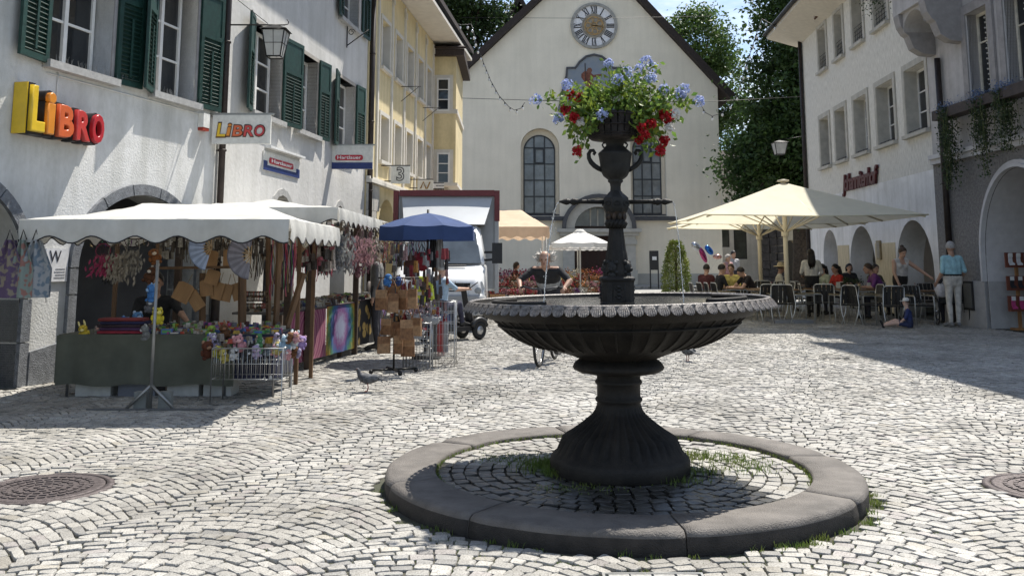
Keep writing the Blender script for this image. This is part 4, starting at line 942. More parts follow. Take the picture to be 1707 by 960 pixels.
for (a, b_, z0, z1) in wins:
    i0, i1 = a + .16, b_ - .22; r = (i1 - i0) / 2; zs = z1 - .35 - r; zb_ = z0 + .12
    rim = reg(i0, i1, zb_, z1 - .35); inn = arch(i0 + .07, i1 - .07, zb_ + .07, zs, 20)
    o = link('church_window', shape_mesh(rim, [inn], .1), m_ld, ch); o.location.y = .38
    q = MB(); q.bx(a, i0 + .02, .4, .7, z0, zs); q.bx(i1 - .02, b_, .4, .7, z0, zs)
    sur = link('recess_wall', shape_mesh(reg(a + .01, b_ - .01, z0 + .005, z1 - .01), [rim], .06), M('church_recess', (.66, .59, .47), .9, var=.05), o); sur.location.y = .04
    rows = 5; hh = z1 - .35 - zb_ - .1
    b = MB()
    for k in (1, 2): x = i0 + (i1 - i0) * k / 3; b.bx(x - .035, x + .035, .0, .08, zb_ + .07, z1 - .45)
    zr_ = [zb_ + .07 + (zs - zb_ + .1) * k / 4 for k in range(1, 5)]
    for z in zr_: b.bx(i0 + .07, i1 - .07, .012, .07, z - .035, z + .035)
    x = i0 + (i1 - i0) / 3; xe = x + (i1 - i0) / 3; b.bx(x + .04, xe - .04, -.03, .01, zr_[2] + .04, zr_[2] + .1); b.bx(x + .04, xe - .04, -.03, .01, zr_[3] - .1, zr_[3] - .04); b.bx(x + .04, x + .1, -.03, .01, zr_[2] + .1, zr_[3] - .1); b.bx(xe - .1, xe - .04, -.03, .01, zr_[2] + .1, zr_[3] - .1)
    b.build('bars', m_ld, o)
    zz = [zb_ + .07] + zr_
    for c in range(3):
        xx0, xx1 = i0 + (i1 - i0) * c / 3, i0 + (i1 - i0) * (c + 1) / 3
        for k in range(4): q = MB(); t_ = R.uniform(-.012, .012); q.poly([(xx0, .05 + t_, zz[k]), (xx1, .05 - t_, zz[k]), (xx1, .05, zz[k + 1]), (xx0, .05, zz[k + 1])]); q.build('pane', m_chgl, o)
        q = MB(); xm0, xm1 = max(xx0, i0 + .05), min(xx1, i1 - .05); pts = [(xm0, .05, zz[4]), (xm1, .05, zz[4])] + [(x, .05, zs + sqrt(max(0, (r - .04) ** 2 - (x - (i0 + i1) / 2) ** 2))) for x in [xm1 + (xm0 - xm1) * i / 6 for i in range(7)]]; q.poly(pts); q.build('pane', m_chgl, o)
    q = MB(); q.prism([(a - .35, -.3 - .38, z0 - .12), (b_ + .55, -.3 - .38, z0 - .12), (b_ + .3, .05, z0 + .12), (a - .1, .05, z0 + .12)], (0, 0, -.16)); q.build('sill', M('slate_sill', (.07, .07, .075), .6), o, fix=True)
# clock
ccx, ccz = FC.px(990, 44); cr = FC.px(1029, 44)[0] - ccx
ck = thing('clock', None, None, (ccx, -.06, ccz), 0, None, ch)
b = MB()
def ring(b, r0, r1, y0, y1, n_=64):
    base = len(b.v)
    for k in range(n_):
        a = 2 * pi * k / n_
        for r, y in ((r1, y1), (r1, y0), (r0, y0), (r0, y1)): b.v.append((r * cos(a), y, r * sin(a)))
    for k in range(n_):
        for j in range(3): k2 = (k + 1) % n_; b.f.append([base + k * 4 + j, base + k2 * 4 + j, base + k2 * 4 + j + 1, base + k * 4 + j + 1]); b.mi.append(0); b.sm.append(False)
ring(b, cr * .89, cr, -.1, .06); b.build('bezel', M('clock_bezel', (.36, .35, .32), .7, var=.15), ck, fix=True)
b = MB(); b.poly([(cr * .9 * cos(2 * pi * k / 48), -.0, cr * .9 * sin(2 * pi * k / 48)) for k in range(48)]); b.build('dial', flat(.78, .77, .78, .6), ck)
b = MB(); b.poly([(cr * .5 * cos(2 * pi * k / 32), -.03, cr * .5 * sin(2 * pi * k / 32)) for k in range(32)]); ring(b, cr * .48, cr * .52, -.05, -.01, 32); b.build('centre_disc', M('clock_centre', (.34, .30, .24), .8, var=.2, scale=5), ck)
m_gold = M('clock_gold', (.55, .36, .16), .5, var=.2, metal=.3)
b = MB()
for k in range(7):
    a = 2 * pi * k / 7 + .4; ring_c = Vector((cr * .25 * cos(a), -.045, cr * .25 * sin(a)))
    b.tube([ring_c + Vector((cr * .12 * cos(t), 0, cr * .12 * sin(t))) for t in [2 * pi * q / 12 for q in range(12)]], .03, 5, closed=True)
b.tube([(cr * .4 * cos(t), -.045, cr * .4 * sin(t)) for t in [2 * pi * q / 24 for q in range(24)]], .03, 5, closed=True); b.ball((0, -.05, 0), (cr * .08, .04, cr * .08), 10); b.build('tracery', m_gold, ck)
m_num = flat(.02, .02, .025, .6)
for k, s_ in enumerate(['XII', 'I', 'II', 'III', 'IIII', 'V', 'VI', 'VII', 'VIII', 'IX', 'X', 'XI']):
    a = -2 * pi * k / 12; b = MB(); H = cr * .15; W = {'I': cr * .065, 'V': cr * .15, 'X': cr * .15}; tot = sum(W[c] for c in s_); x = -tot / 2
    def bar(xa, za, xb_, zb_, t): b.bar((xa, -.012, za), (xb_, -.012, zb_), .02, t) if False else b.prism([(xa - t, -.004, za), (xa + t, -.004, za), (xb_ + t, -.004, zb_), (xb_ - t, -.004, zb_)], (0, -.02, 0))
    for c in s_:
        w = W[c]; t1, t2 = cr * .02, cr * .009
        if c == 'I': bar(x + w / 2, -H, x + w / 2, H, t1)
        elif c == 'V': bar(x + w * .5, -H, x + w * .2, H, t1); bar(x + w * .5, -H, x + w * .85, H, t2)
        else: bar(x + w * .85, -H, x + w * .15, H, t1); bar(x + w * .15, -H, x + w * .85, H, t2)
        x += w
    b.bx(-tot / 2, tot / 2, -.02, -.005, H, H + cr * .012); b.bx(-tot / 2, tot / 2, -.02, -.005, -H - cr * .012, -H)
    o = b.build('numeral', m_num, ck, fix=True); o.rotation_euler = (0, -a, 0); o.location = (cr * .70 * sin(-a), 0, cr * .70 * cos(-a))
for nm, a, L_, w_ in (('hour_hand', radians(100), .42, .035), ('minute_hand', radians(98), .45, .025)):
    b = MB(); b.prism([(-cr * w_, -.07, -cr * .1), (cr * w_, -.07, -cr * .1), (cr * w_ * .4, -.07, cr * L_), (-cr * w_ * .4, -.07, cr * L_)], (0, -.02, 0)); o = b.build(nm, m_gold, ck, fix=True); o.rotation_euler = (0, a, 0)
# mural
mu = thing('mural', None, None, (0, -.02, 0), 0, None, ch)
def mp_(u, v): x, z = FC.px(u, v); return (x, z)
cxm = FC.px(990, 100)[0]; lft = [(930, 185), (938, 150), (944, 128), (945, 114), (959, 114), (966, 104), (977, 95), (990, 92)]
L_ = [mp_(*q) for q in lft]; Rr = [(2 * cxm - x, z) for x, z in L_[:-1]][::-1]; pl = L_ + Rr
o = link('painted_panel', shape_mesh(pl, [], .03), M('mural_paint', (.30, .31, .30), .9, scale=.9, var=.3, col2=(.2, .24, .30)), mu); o.location.y = -.04
b = MB(); b.tube([(x, -.07, z) for x, z in pl], .07, 6, closed=True); b.build('mural_frame', flat(.09, .09, .1), mu)
m_rb = M('mural_robe', (.26, .105, .07), .9, scale=3, var=.3); 
def figp(lst, nm, mat, y): o = link(nm, shape_mesh([mp_(*q) for q in lst], [], .012), mat, mu); o.location.y = y
figp([(976, 168), (977, 150), (975, 138), (969, 130), (969, 124), (975, 119), (983, 121), (989, 126), (1003, 124), (1003, 127), (989, 130), (988, 138), (990, 152), (990, 168)], 'robed_figure', m_rb, -.055)
figp([(979, 123), (978, 117), (981, 114), (985, 114), (987, 118), (985, 123)], 'figure_head', flat(.2, .09, .06), -.06)
b = MB(); p0, p1 = mp_(976, 140), mp_(975, 106); b.tube([(p0[0], -.06, p0[1]), (p1[0], -.06, p1[1])], .03, 4); b.build('staff', flat(.08, .06, .05), mu)
# portal
po = thing('portal', None, None, (0, 0, 0), 0, None, ch)
zsp = FC.px(1000, 381)[1]; zto = FC.px(1000, 327)[1]; pc = (da + db) / 2; rr = (db - da) / 2
b = MB(); NN = 16
for k in range(NN):
    t0, t1 = pi * k / NN, pi * (k + 1) / NN; f = lambda t, d: (pc + (rr + d) * cos(t), -.35, zsp + (FC.px(1000, 345)[1] - zsp + d) * sin(t))
    b.prism([f(t0, 0), f(t1, 0), f(t1, .5), f(t0, .5)], (0, .35, 0)); 
b.build('archivolt', m_mold, po, fix=True)
b = MB()
for k in range(NN):
    t0, t1 = pi * k / NN, pi * (k + 1) / NN; f = lambda t, d: (pc + (rr + d) * cos(t), -.55, zsp + (FC.px(1000, 345)[1] - zsp + d) * sin(t))
    b.prism([f(t0, .5), f(t1, .5), f(t1, .72), f(t0, .72)], (0, .55, 0))
b.build('hood', flat(.10, .10, .105), po, fix=True)
zc0 = FC.px(1000, 392)[1]; b = MB(); b.bx(da - 1.0, db + 1.0, -.6, -.002, zsp - .22, zsp - .02); b.bx(da - .85, db + .85, -.45, -.002, zsp - .42, zsp - .222); b.build('cornice', m_mold, po)
for sg in (-1, 1):
    x = da - .35 if sg < 0 else db + .35
    b = MB(); b.bx(x - .32, x + .32, -.35, -.002, 0, zsp - .425); b.bx(x - .4, x + .4, -.45, -.002, 0, .9); b.bx(x - .4, x + .4, -.45, -.002, zsp - .9, zsp - .65); b.build('pilaster', m_mold, po)
b = MB(); b.bx(da, db, .5, .6, 0, zsp + .15); b.build('door', M('dark_door', (.05, .025, .018), .6, var=.3, scale=8, stretch=(6, 1, 1)), po)
for k in range(4):
    b = MB(); x0_ = da + .15 + (db - da - .3) * k / 4; b.bx(x0_ + .05, x0_ + (db - da - .3) / 4 - .05, .46, .499, .4, zsp - .4); b.build('door_panel', flat(.045, .022, .016), po)
b = MB(); pts = [(pc + (rr - .02) * cos(t), .55, zsp + .16 + (FC.px(1000, 345)[1] - zsp - .18) * sin(t)) for t in [pi * k / 14 for k in range(15)]]; b.poly(pts); b.build('fanlight', m_chgl, po)
b = MB()
for t in (.35, .5, .65): b.bx(da + (db - da) * t - .04, da + (db - da) * t + .04, .5, .54, zsp + .15, zsp + (FC.px(1000, 345)[1] - zsp) * .9)
b.build('fanlight_bars', m_mold, po)
b = MB(); b.bx(xl, xr, -5.2, -.0, -.0, .1); tag(b.build('church_pavement', mfar), 'raised pavement strip in front of the church', None, None, 'structure'); bpy.data.objects['church_pavement'].location = FC.P
# small gable behind
t = thing('gabled_turret', 'small white gable with dark roof peeking over the church roof', 'building', (0, 0, 0)); Yg = 74
q = lambda u, v: AY(u, v, Yg); b = MB(); b.prism([q(852, 330), q(880, 330), q(880, 45), (q(866, 20)), q(852, 45)], (0, 4, 0)); b.build('wall', m_ch, t, fix=True)
for sg in (-1, 1):
    b = MB(); a = q(866, 5); e = q(866 + sg * 24, 50); b.prism([a, e, e + Vector((0, 0, .7)), a + Vector((0, 0, .8))], (0, 5, 0)); b.location = None; o = b.build('roof_slope', m_tile, t, fix=True); o.location.y = -.4
# ---------------- right house (inn)
PR_ = (10.25, 22.6); kR = .066
FR = Facade(PR_, (-kR, -1))
m_rp = M('rough_plaster', (.74, .72, .66), .95, scale=5, var=.14, bump=1.0, bscale=7, stretch=(5, 5, 1.0), detail=7, col2=(.52, .50, .45))
m_smooth = M('smooth_white', (.84, .83, .82), .9, scale=2, var=.05, streak=.12)
m_pier_bounce = M('pier_bounce_yellow', (.62, .53, .36), .9, scale=3, var=.12, stretch=(5, 5, 1))  # reflected yellow light on the piers, put into the colour
hr = thing('inn', 'rough plastered inn with red script sign and ground floor arches at right', 'house', FR.P, FR.rz)
xe = FR.px(1347, 300)[0]    # far end (negative)
c4_ = lambda x, y: (1180 + x / 2.666, y / 2.666)
lo = [(497, 537, 548, 748), (566, 612, 487, 715), (652, 710, 425, 682), (755, 832, 350, 640), (885, 980, 275, 588)]
up = [(488, 522, 130, 330), (563, 598, 55, 268), (645, 690, -30, 192), (742, 802, -130, 112), (852, 930, -260, 10)]
xs_ = [(FR.px(*c4_(a, 500))[0], FR.px(*c4_(b_, 500))[0]) for a, b_, c, d in lo]
zA = lambda L_, k: sum(FR.px(*c4_((a + b_) / 2, (c, d)[k]))[1] for a, b_, c, d in L_) / len(L_)
l0, l1, u0_, u1_ = zA(lo, 1), zA(lo, 0), zA(up, 1), zA(up, 0)
zev = FR.px(1345, 150)[1]; zband = sum(FR.px(u, v)[1] for u, v in ((1416, 319), (1576, 276))) / 2
zev = max(zev, u1_ + .5)
xus = [(FR.px(*c4_(a, 100))[0], FR.px(*c4_(b_, 100))[0]) for a, b_, c, d in up]
AR = [(FR.px(1497, 450)[0], FR.px(1559, 450)[0]), (FR.px(1419, 450)[0], FR.px(1462, 450)[0]), (FR.px(1375, 450)[0], FR.px(1399, 450)[0])]
zat_ = FR.px(1528, 366)[1]
wall('wall', [(xe, zband), (0, zband), (0, zev), (xe, zev)], [rect(a, b_, l0, l1) for a, b_ in xs_] + [rect(a, b_, u0_, u1_) for a, b_ in xus], .45, m_rp, hr)
wall('ground_floor_wall', with_arches(xe, 0, zband - .002, [(a, b_, zat_ - .75 * (b_ - a) / 1.5, zat_) for a, b_ in AR]), [], .7, m_smooth, hr, y=-.02)
for i, (a, b_) in enumerate(AR[:2]):
    x1_ = AR[i][0]; x0_ = AR[i + 1][1]; q = MB(); q.bx(x0_ + .04, x1_ - .04, -.035, -.021, .0, zat_ - .55); q.build('pier_bounce_panel', m_pier_bounce, hr)  # thin panel carrying the painted reflected light over the white pier
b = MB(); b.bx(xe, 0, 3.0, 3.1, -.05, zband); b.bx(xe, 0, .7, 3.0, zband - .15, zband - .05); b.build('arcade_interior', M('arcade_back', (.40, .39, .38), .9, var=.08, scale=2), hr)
b = MB(); b.bx(xe, 0, 3.2, 10, -.05, zev); b.bx(xe, xe + .3, .46, 3.2, 0, zev); b.bx(xe, 0, .46, 3.2, zev - .2, zev - .01); b.build('body', m_rp, hr)
m_rs = M('right_surround', (.47, .45, .40), .85, scale=4, var=.1)
m_rail = m_blk
for L_, z0, z1 in ((xs_, l0, l1), (xus, u0_, u1_)):
    for (a, b_) in L_:
        w = window(hr, a, b_, z0, z1, .3, 2, 3, .06, surround=m_rs, sw=.16, sd=.04, sill=m_rs, sillproj=.14)
        for xa_ in (a, b_ - .02): q = MB(); q.bx(xa_, xa_ + .02, -.03, .3, z0, z1); q.build('reveal', m_rs, w)
        q = MB()
        hr_ = .1 if z0 == l0 else .5
        for k in range(2 if z0 == l0 else 5): q.tube([(a, .02, z0 + .06 + k * hr_ / 4), (b_, .02, z0 + .06 + k * hr_ / 4)], .008, 5)
        for k in range(5): x = a + (b_ - a) * (k + .5) / 5; q.tube([(x, .02, z0), (x, .02, z0 + (.1 if z0 == l0 else hr_))], .007, 4)
        q.build('window_railing', m_rail, w)
b = MB(); b.prism([(xe - .8, -1.15, zev - .05), (xe - .8, .0, zev - .4), (xe - .8, .0, zev + .3), (xe - .8, -1.15, zev + .1)], (-xe + .8, 0, 0)); b.build('eave_soffit', M('soffit', (.6, .56, .48), .9, var=.06), hr, fix=True)
gable_roof(hr, xe - .9, 0, 10, zev + .12, 1.2, 4.5, m_tile)
b = MB(); b.tube([(xe - .85, -1.22, zev + .12), (0, -1.22, zev + .12)], .08, 8); b.build('gutter', m_blk, hr)
# script sign
x0_, z0_ = FR.px(1408, 320); x1_, z1_ = FR.px(1466, 290)
t = thing('inn_sign', 'dark red script sign reading Johanniterhof on inn facade', 'sign', FR.at((x0_ + x1_) / 2, (FR.px(1437, 300)[1]), -.06), FR.rz)
me = text_mesh('Johanniterhof', 1, .03, .008, .02, .25, space=.88); co = [v.co for v in me.vertices]; ww = max(c.x for c in co) - min(c.x for c in co); me.transform(Matrix.Diagonal(((x1_ - x0_) / ww, 1, .72, 1))); link('lettering', me, M('sign_red', (.10, .018, .02), .4), t)
downpipe(FR, 1347, 300, zev - .3, 'downpipe', 'brown downpipe at the far corner of the inn beside tree', .07)
s_, z_ = FR.px(1376, 24); t = thing('floodlight', 'small brown floodlight under the eave of the inn', 'lamp', FR.at(s_, z_, -.3), FR.rz); b = MB(); b.box((0, 0, 0), (.3, .22, .24), Matrix.Rotation(.5, 3, 'X')); b.build('housing', flat(.12, .06, .04), t); b = MB(); b.box((0, -.13, -.06), (.24, .02, .17), Matrix.Rotation(.5, 3, 'X')); b.build('lens', flat(.5, .45, .38, .2), t); b = MB(); b.tube([(0, .02, .1), (0, .1, .25), (0, .29, .25)], .02, 6); b.build('bracket', m_blk, t)
s_, z_ = FR.px(1469, 417); t = thing('menu_case', 'small brass menu case on yellow arcade pier', 'case', FR.at(s_, z_, -.04), FR.rz); b = MB(); b.bx(-.16, .16, -.05, 0, -.27, .27); b.build('frame', flat(.3, .24, .14, .4, metal=.4), t); b = MB(); b.bx(-.12, .12, -.056, -.051, -.22, .22); b.build('menu_sheet', flat(.35, .32, .26), t)
# ---------------- grey house, nearest on the right
FG = Facade((PR_[0] - .05, PR_[1]), (.012, -1))
m_gp = M('grey_roughcast', (.25, .24, .23), .95, scale=16, var=.2, bump=1.2, bscale=40, detail=8)
m_gl = M('grey_house_upper', (.50, .48, .475), .92, scale=2, var=.07, bump=.2, streak=.15)
m_gm = M('moulding_light', (.55, .54, .54), .8, var=.06)
hg = thing('grey_house', 'grey roughcast house with round arch and oriel corbels at right edge', 'house', FG.P, FG.rz)
zle = sum(FG.px(u, v)[1] for u, v in ((1600, 252), (1700, 226))) / 2
a0 = FG.px(1648, 500)[0]; a1 = a0 + 3.0; zst = 1.55; ztp = FG.px(1707, 276)[1]
zw0 = FG.px(1632, 168)[1]; wg = [(FG.px(1617, 120)[0], FG.px(1654, 120)[0])]; wd = wg[0][1] - wg[0][0]; wg += [(FG.px(1680, 100)[0], FG.px(1680, 100)[0] + wd)]; wg += [(wg[1][0] + 2.2, wg[1][1] + 2.2)]
zw1 = zw0 + 2.0; HG = 12.0
wall('wall', with_arches(0, 9, zle, [(a0, a1, zst, ztp)]), [], .5, m_gp, hg)
wall('upper_wall', [(0, zle + .002), (9, zle + .002), (9, HG), (0, HG)], [rect(a, b_, zw0, zw1) for a, b_ in wg], .5, m_gl, hg, y=.01)
b = MB(); b.bx(0, 9, -.12, .0, zle - .08, zle + .02); b.bx(0, 9, -.07, .0, zle - .2, zle - .082); b.build('ledge', m_gm, hg)
zpl = FG.px(1620, 468)[1]; b = MB(); b.bx(0, a0 - .0, -.07, -.002, -.05, zpl); b.bx(a0 + .0 - .07, a0, -.071, .45, -.05, zpl - .01); b.build('plinth', M('plinth_light', (.40, .39, .38), .9, var=.07), hg)
b = MB(); c = (a0 + a1) / 2; r = (a1 - a0) / 2
for wI, wO, yy in ((0, .07, -.1), (.07, .15, -.06), (-.001, .012, -.02)):
    for k in range(24):
        t0, t1 = pi * k / 24, pi * (k + 1) / 24; f = lambda t, d: (c - (r + d) * cos(t), yy, zst + (ztp - zst + d) * sin(t)); b.prism([f(t0, wI), f(t1, wI), f(t1, wO), f(t0, wO)], (0, -yy, 0))
    b.bx(a0 - wO, a0 - wI, yy, 0, zpl, zst); b.bx(a1 + wI, a1 + wO, yy, 0, zpl, zst)
b.build('arch_moulding', m_gm, hg, fix=True)
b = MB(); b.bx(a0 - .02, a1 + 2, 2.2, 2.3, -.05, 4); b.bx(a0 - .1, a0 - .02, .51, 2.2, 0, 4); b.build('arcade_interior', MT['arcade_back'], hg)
b = MB(); b.bx(a0 - .06, a0 + .012, .012, 2.19, zpl, zst); b.build('arch_jamb', m_gm, hg); b = MB(); b.bx(a0 - .06, a0 + .03, .012, 2.19, 0, zpl - .002); b.build('jamb_plinth', MT['plinth_light'], hg)
b = MB()
for k in range(24):
    f = lambda t, y: (c - (r - .012) * cos(t), y, zst + (ztp - zst - .012) * sin(t)); t0, t1 = pi * k / 24, pi * (k + 1) / 24; b.poly([f(t0, .012), f(t1, .012), f(t1, 2.19), f(t0, 2.19)])
b.build('vault', m_gm, hg)
b = MB(); b.bx(0, 9, 2.4, 10, -.05, HG); b.bx(0, .3, .52, 2.4, 0, HG); b.bx(0, 9, .52, 2.4, HG - .2, HG - .01); b.build('body', m_gl, hg)
gable_roof(hg, -.1, 9.1, 10, HG, 1.1, 4.5, m_tile)
m_gs = M('grey_surround', (.30, .285, .28), .85, var=.1)
for (a, b_) in wg:
    w = window(hg, a, b_, zw0, zw1, .22, 2, 2, .07, transom=(.68,), surround=m_gs, sw=.22, sd=.05, mat=M('cream_frame', (.66, .62, .52), .6))
    for xa_ in (a - .12, b_): q = MB(); q.bx(xa_, xa_ + .12, -.02, .25, zw0, zw1); q.build('reveal', m_gm, w)
    q = MB(); 
    for k in range(16): q.ball(((a + b_) / 2 + .012 * (-1) ** k, .17, zw0 + .1 + k * .115), .022, 6)
    q.build('light_garland', flat(.62, .6, .56), w)
# oriel on two rounded corbels
s0, zo = FG.px(1548, 75); oz = FG.px(1600, 62)[1]
b = MB(); ox0, ox1, od = .2, 1.9, .85; oz += .3; b.bx(ox0, ox1, -od, -.002, oz + .55, HG - 1.5); orl = b.build('oriel', m_gl, hg)
for i, x in enumerate((ox0, ox1 - .3)):
    pr = [(x, 0, oz - .45), (x, -.3, oz - .42), (x, -.52, oz - .28), (x, -.6, oz - .05), (x, -.62, oz + .02), (x, -.7, oz + .08), (x, -.8, oz + .25), (x, -od, oz + .5), (x, -od, oz + .548), (x, 0, oz + .548)]
    b = MB(); b.prism(pr, (.3, 0, 0)); b.build('corbel', m_gs, orl, fix=True)
b = MB(); NN = 12; yv = [(-od + .02) + 0 for k in range(1)]
pts = [(ox0 + .31, -.9, oz + .0)]; r_ = (ox1 - ox0 - .62) / 2; cx_ = (ox0 + ox1) / 2
b.prism([(ox0 + .302, -.75, oz + .1)] + [(cx_ - r_ * cos(pi * k / NN), -.75, oz + .1 + .4 * sin(pi * k / NN)) for k in range(NN + 1)] + [(ox1 - .302, -.75, oz + .1), (ox1 - .302, -.75, oz + .548), (ox0 + .302, -.75, oz + .548)], (0, .73, 0)); b.build('corbel_vault', m_gl, orl, fix=True)
downpipe(FG, 1575, 200, FG.px(1570, 97)[1], 'downpipe', 'dark downpipe between inn and grey house at right', .07)
# door flap in the plinth
s_, z_ = FG.px(1622, 505); t = thing('cellar_hatch', 'narrow dark cellar hatch in the light plinth', 'hatch', FG.at(s_, 0, -.08), FG.rz); z0_ = FG.px(1625, 517)[1]; z1_ = FG.px(1620, 466)[1] - .03; w_ = .22; b = MB(); b.bx(-w_, w_, -.02, .0, max(z0_, .25), z1_); b.build('frame', flat(.03, .028, .026), t); b = MB(); b.bx(-w_ + .05, w_ - .05, -.03, -.021, max(z0_, .25) + .05, z1_ - .05); b.build('panel', flat(.12, .12, .11), t)
# planter with trailing plants
z_ = FG.px(1640, 172)[1] - .02; s0 = FG.px(1585, 180)[0]; t = thing('window_planter', 'long dark planter box on iron brackets under grey house windows', 'planter', FG.at(s0, z_, -.12), FG.rz)
b = MB(); b.bx(0, 4.5, -.34, 0, -.16, .06); b.build('trough', M('planter_wood', (.07, .055, .05), .8, var=.2), t)
for k in range(4):
    b = MB(); x = .5 + k * 1.15; b.tube([(x, 0, -.5), (x, -.3, -.17), (x, -.34, -.0)], .012, 5); b.build('bracket', m_blk, t)
m_ivy = M('ivy_leaf', (.05, .085, .03), .55, scale=10, var=.35, trans=.25, attr='col'); m_lav = M('blue_flower', (.13, .19, .33), .7, var=.3, scale=20)
for i, (u, lab) in enumerate(((1607, 'trailing green ivy hanging low beside the dark downpipe'), (1664, 'thick trailing ivy with blue flowers hanging in the middle of the planter'), (1708, 'trailing ivy with blue flowers cut by right picture edge'))):
    s_, _ = FG.px(u, 200); pl = thing('trailing_plant', lab, 'plant', FG.at(s_, z_ - .05, -.3), FG.rz, 'trailing plants on the planter')
    it = []; L_ = (1.9, 1.75, 1.3)[i]; st = MB()
    for k in range(22):
        x0_ = R.gauss(0, .16); ln = L_ * R.uniform(.45, 1); y0_ = R.uniform(-.16, .1); pts = [(x0_ + .04 * sin(j * 1.3 + k), y0_ - .05 * (j > 0), .1 - ln * j / 6) for j in range(7)]; st.tube(pts, .005, 3, cap=False)
        for j in range(int(ln * 60)): q = R.random(); it.append((Vector((x0_ + R.gauss(0, .045), y0_ - .05 + R.gauss(0, .05), .1 - ln * q)), R.uniform(.04, .085), (R.uniform(.6, 1.3),) * 3))
    st.build('stems', m_stem, pl); leaf_cloud('leaves', it, m_ivy, pl)
    leaf_cloud('blossoms', [(Vector((R.gauss(0, .17), R.gauss(-.05, .1), .12 + R.gauss(0, .07))), R.uniform(.03, .06), (1, 1, 1)) for k in range(420)], m_lav, pl)
it = []; pl = thing('trailing_plant', 'small ivy trailing from the upper oriel ledge at top', 'plant', FG.at(-.75, FG.px(1530, 0)[1] + .1, -.9), FG.rz, 'trailing plants on the planter')
for k in range(330): it.append((Vector((R.gauss(0, .3), R.gauss(0, .12), .3 - abs(R.gauss(0, .3)))), R.uniform(.04, .08), (R.uniform(.6, 1.3),) * 3))
leaf_cloud('leaves', it, m_ivy, pl)
b = MB(); b.tube([(-.4, 0, .28), (.4, 0, .28)], .01, 4); b.build('stems', m_stem, pl)
# ================================================================ trees, far buildings, wires
m_bark = M('bark', (.10, .075, .055), .95, scale=8, var=.3, bump=1, bscale=20)
def tree(name, label, base, lobes, nleaf, ls, col, col2, trunk_r=.35, th=6, group='trees around the church', seed=1):
    rr = np.random.RandomState(seed); t = thing(name, label, 'tree', base, 0, group)
    b = MB(); pts = [(0.05 * sin(i), .05 * cos(i * 2), th * i / 5) for i in range(6)]; b.tube(pts, [trunk_r * (1.25 - i * .13) for i in range(6)], 10)
    for (c, r, n_) in lobes:
        for k in range(4):
            e = Vector(c) + Vector((rr.uniform(-.7, .7) * r[0], rr.uniform(-.7, .7) * r[1], rr.uniform(-.6, .7) * r[2])); s_ = Vector((0, 0, th * rr.uniform(.6, 1))); m_ = s_.lerp(e, .5) + Vector((rr.uniform(-.4, .4), rr.uniform(-.4, .4), .3))
            b.tube([s_, m_, e], [trunk_r * .4, trunk_r * .25, .03], 6)
    b.build('trunk', m_bark, t)
    mat = M('leaf_' + label[:18].replace(' ', '_'), col, .5, scale=.35, var=.3, trans=.3, attr='col', col2=col2)
    V = []; F = []; Cc = []; tot = sum(l_[2] for l_ in lobes); off = 0
    for (c, r, wgt) in lobes:
        n_ = int(nleaf * wgt / tot); ncl = max(12, n_ // 45)
        d = rr.normal(size=(ncl, 3)); d /= np.linalg.norm(d, axis=1)[:, None]; cl = np.array(c) + d * np.array(r) * (rr.uniform(.45, 1.05, (ncl, 1)) ** .6)
        cb = rr.uniform(.55, 1.25, ncl); cs = rr.uniform(.35, .75, ncl) * min(r) * .36
        ii = rr.randint(0, ncl, n_); g_ = rr.normal(size=(n_, 3)); P = cl[ii] + g_ * cs[ii][:, None] * np.array([1, 1, .55])
        nrm = rr.normal(size=(n_, 3)) + np.array([0, 0, .9]); nrm /= np.linalg.norm(nrm, axis=1)[:, None]
        u = np.cross(nrm, rr.normal(size=(n_, 3))); u /= np.linalg.norm(u, axis=1)[:, None]; w = np.cross(nrm, u); s_ = ls * rr.uniform(.6, 1.4, (n_, 1))
        q = np.stack([P - u * s_ * .5, P + w * s_ * .28 + nrm * s_ * .08, P + u * s_ * .5 - nrm * s_ * .06, P - w * s_ * .28 + nrm * s_ * .08], 1)
        V.append(q.reshape(-1, 3)); F.append((np.arange(n_ * 4).reshape(-1, 4)) + off); off += n_ * 4
        k = (cb[ii] * rr.uniform(.8, 1.2, n_))[:, None]; Cc.append(np.repeat(k * np.ones((1, 3)), 4, 0))
    npmesh('crown', np.concatenate(V), np.concatenate(F), mat, t, 'stuff', cols=np.concatenate(Cc))
    return t
tree('chestnut_tree', 'big dark chestnut tree standing between the church and the inn', (15.0, 49, 0), [((-1.2, 0, 6.2), (2.4, 2.8, 2.6), 2), ((.3, 0, 10), (2.9, 3, 3.2), 2.5), ((1.0, .5, 15), (2.7, 3, 3.0), 2), ((-.5, -.5, 8), (2.2, 2, 2.2), 1.2), ((1.5, -.5, 5.5), (2.6, 2.5, 2.2), 1.3), ((.6, 0, 18.5), (2.4, 2.4, 2.4), 1)], 50000, .27, (.065, .115, .028), (.03, .065, .016), .42, 9, seed=3)
tree('chestnut_tree', 'darker chestnut tree close behind the far corner of the inn', (17.5, 47, 0), [((-1.5, 0, 8), (2.2, 2.5, 4), 1.5), ((-.4, 0, 14), (2.8, 2.8, 4), 2), ((-1.5, 0, 19), (2.8, 2.8, 3), 1.2), ((-1.0, 1, 4.5), (1.8, 2, 2.2), .8)], 26000, .26, (.05, .095, .024), (.025, .055, .014), .4, 9, seed=5)
tree('poplar_tree', 'sunlit light green tree top rising behind right church roof', (15.8, 78, 0), [((0, 0, 19.5), (2.8, 2.8, 3.4), 2), ((-1.3, 0, 16), (2.4, 2.4, 3), 1.2), ((1.8, 0, 15.5), (2.8, 2.5, 3.5), 1.2), ((0, 0, 11), (3.4, 3, 4), 1.5)], 22000, .33, (.12, .19, .04), (.06, .11, .025), .4, 15, seed=8)
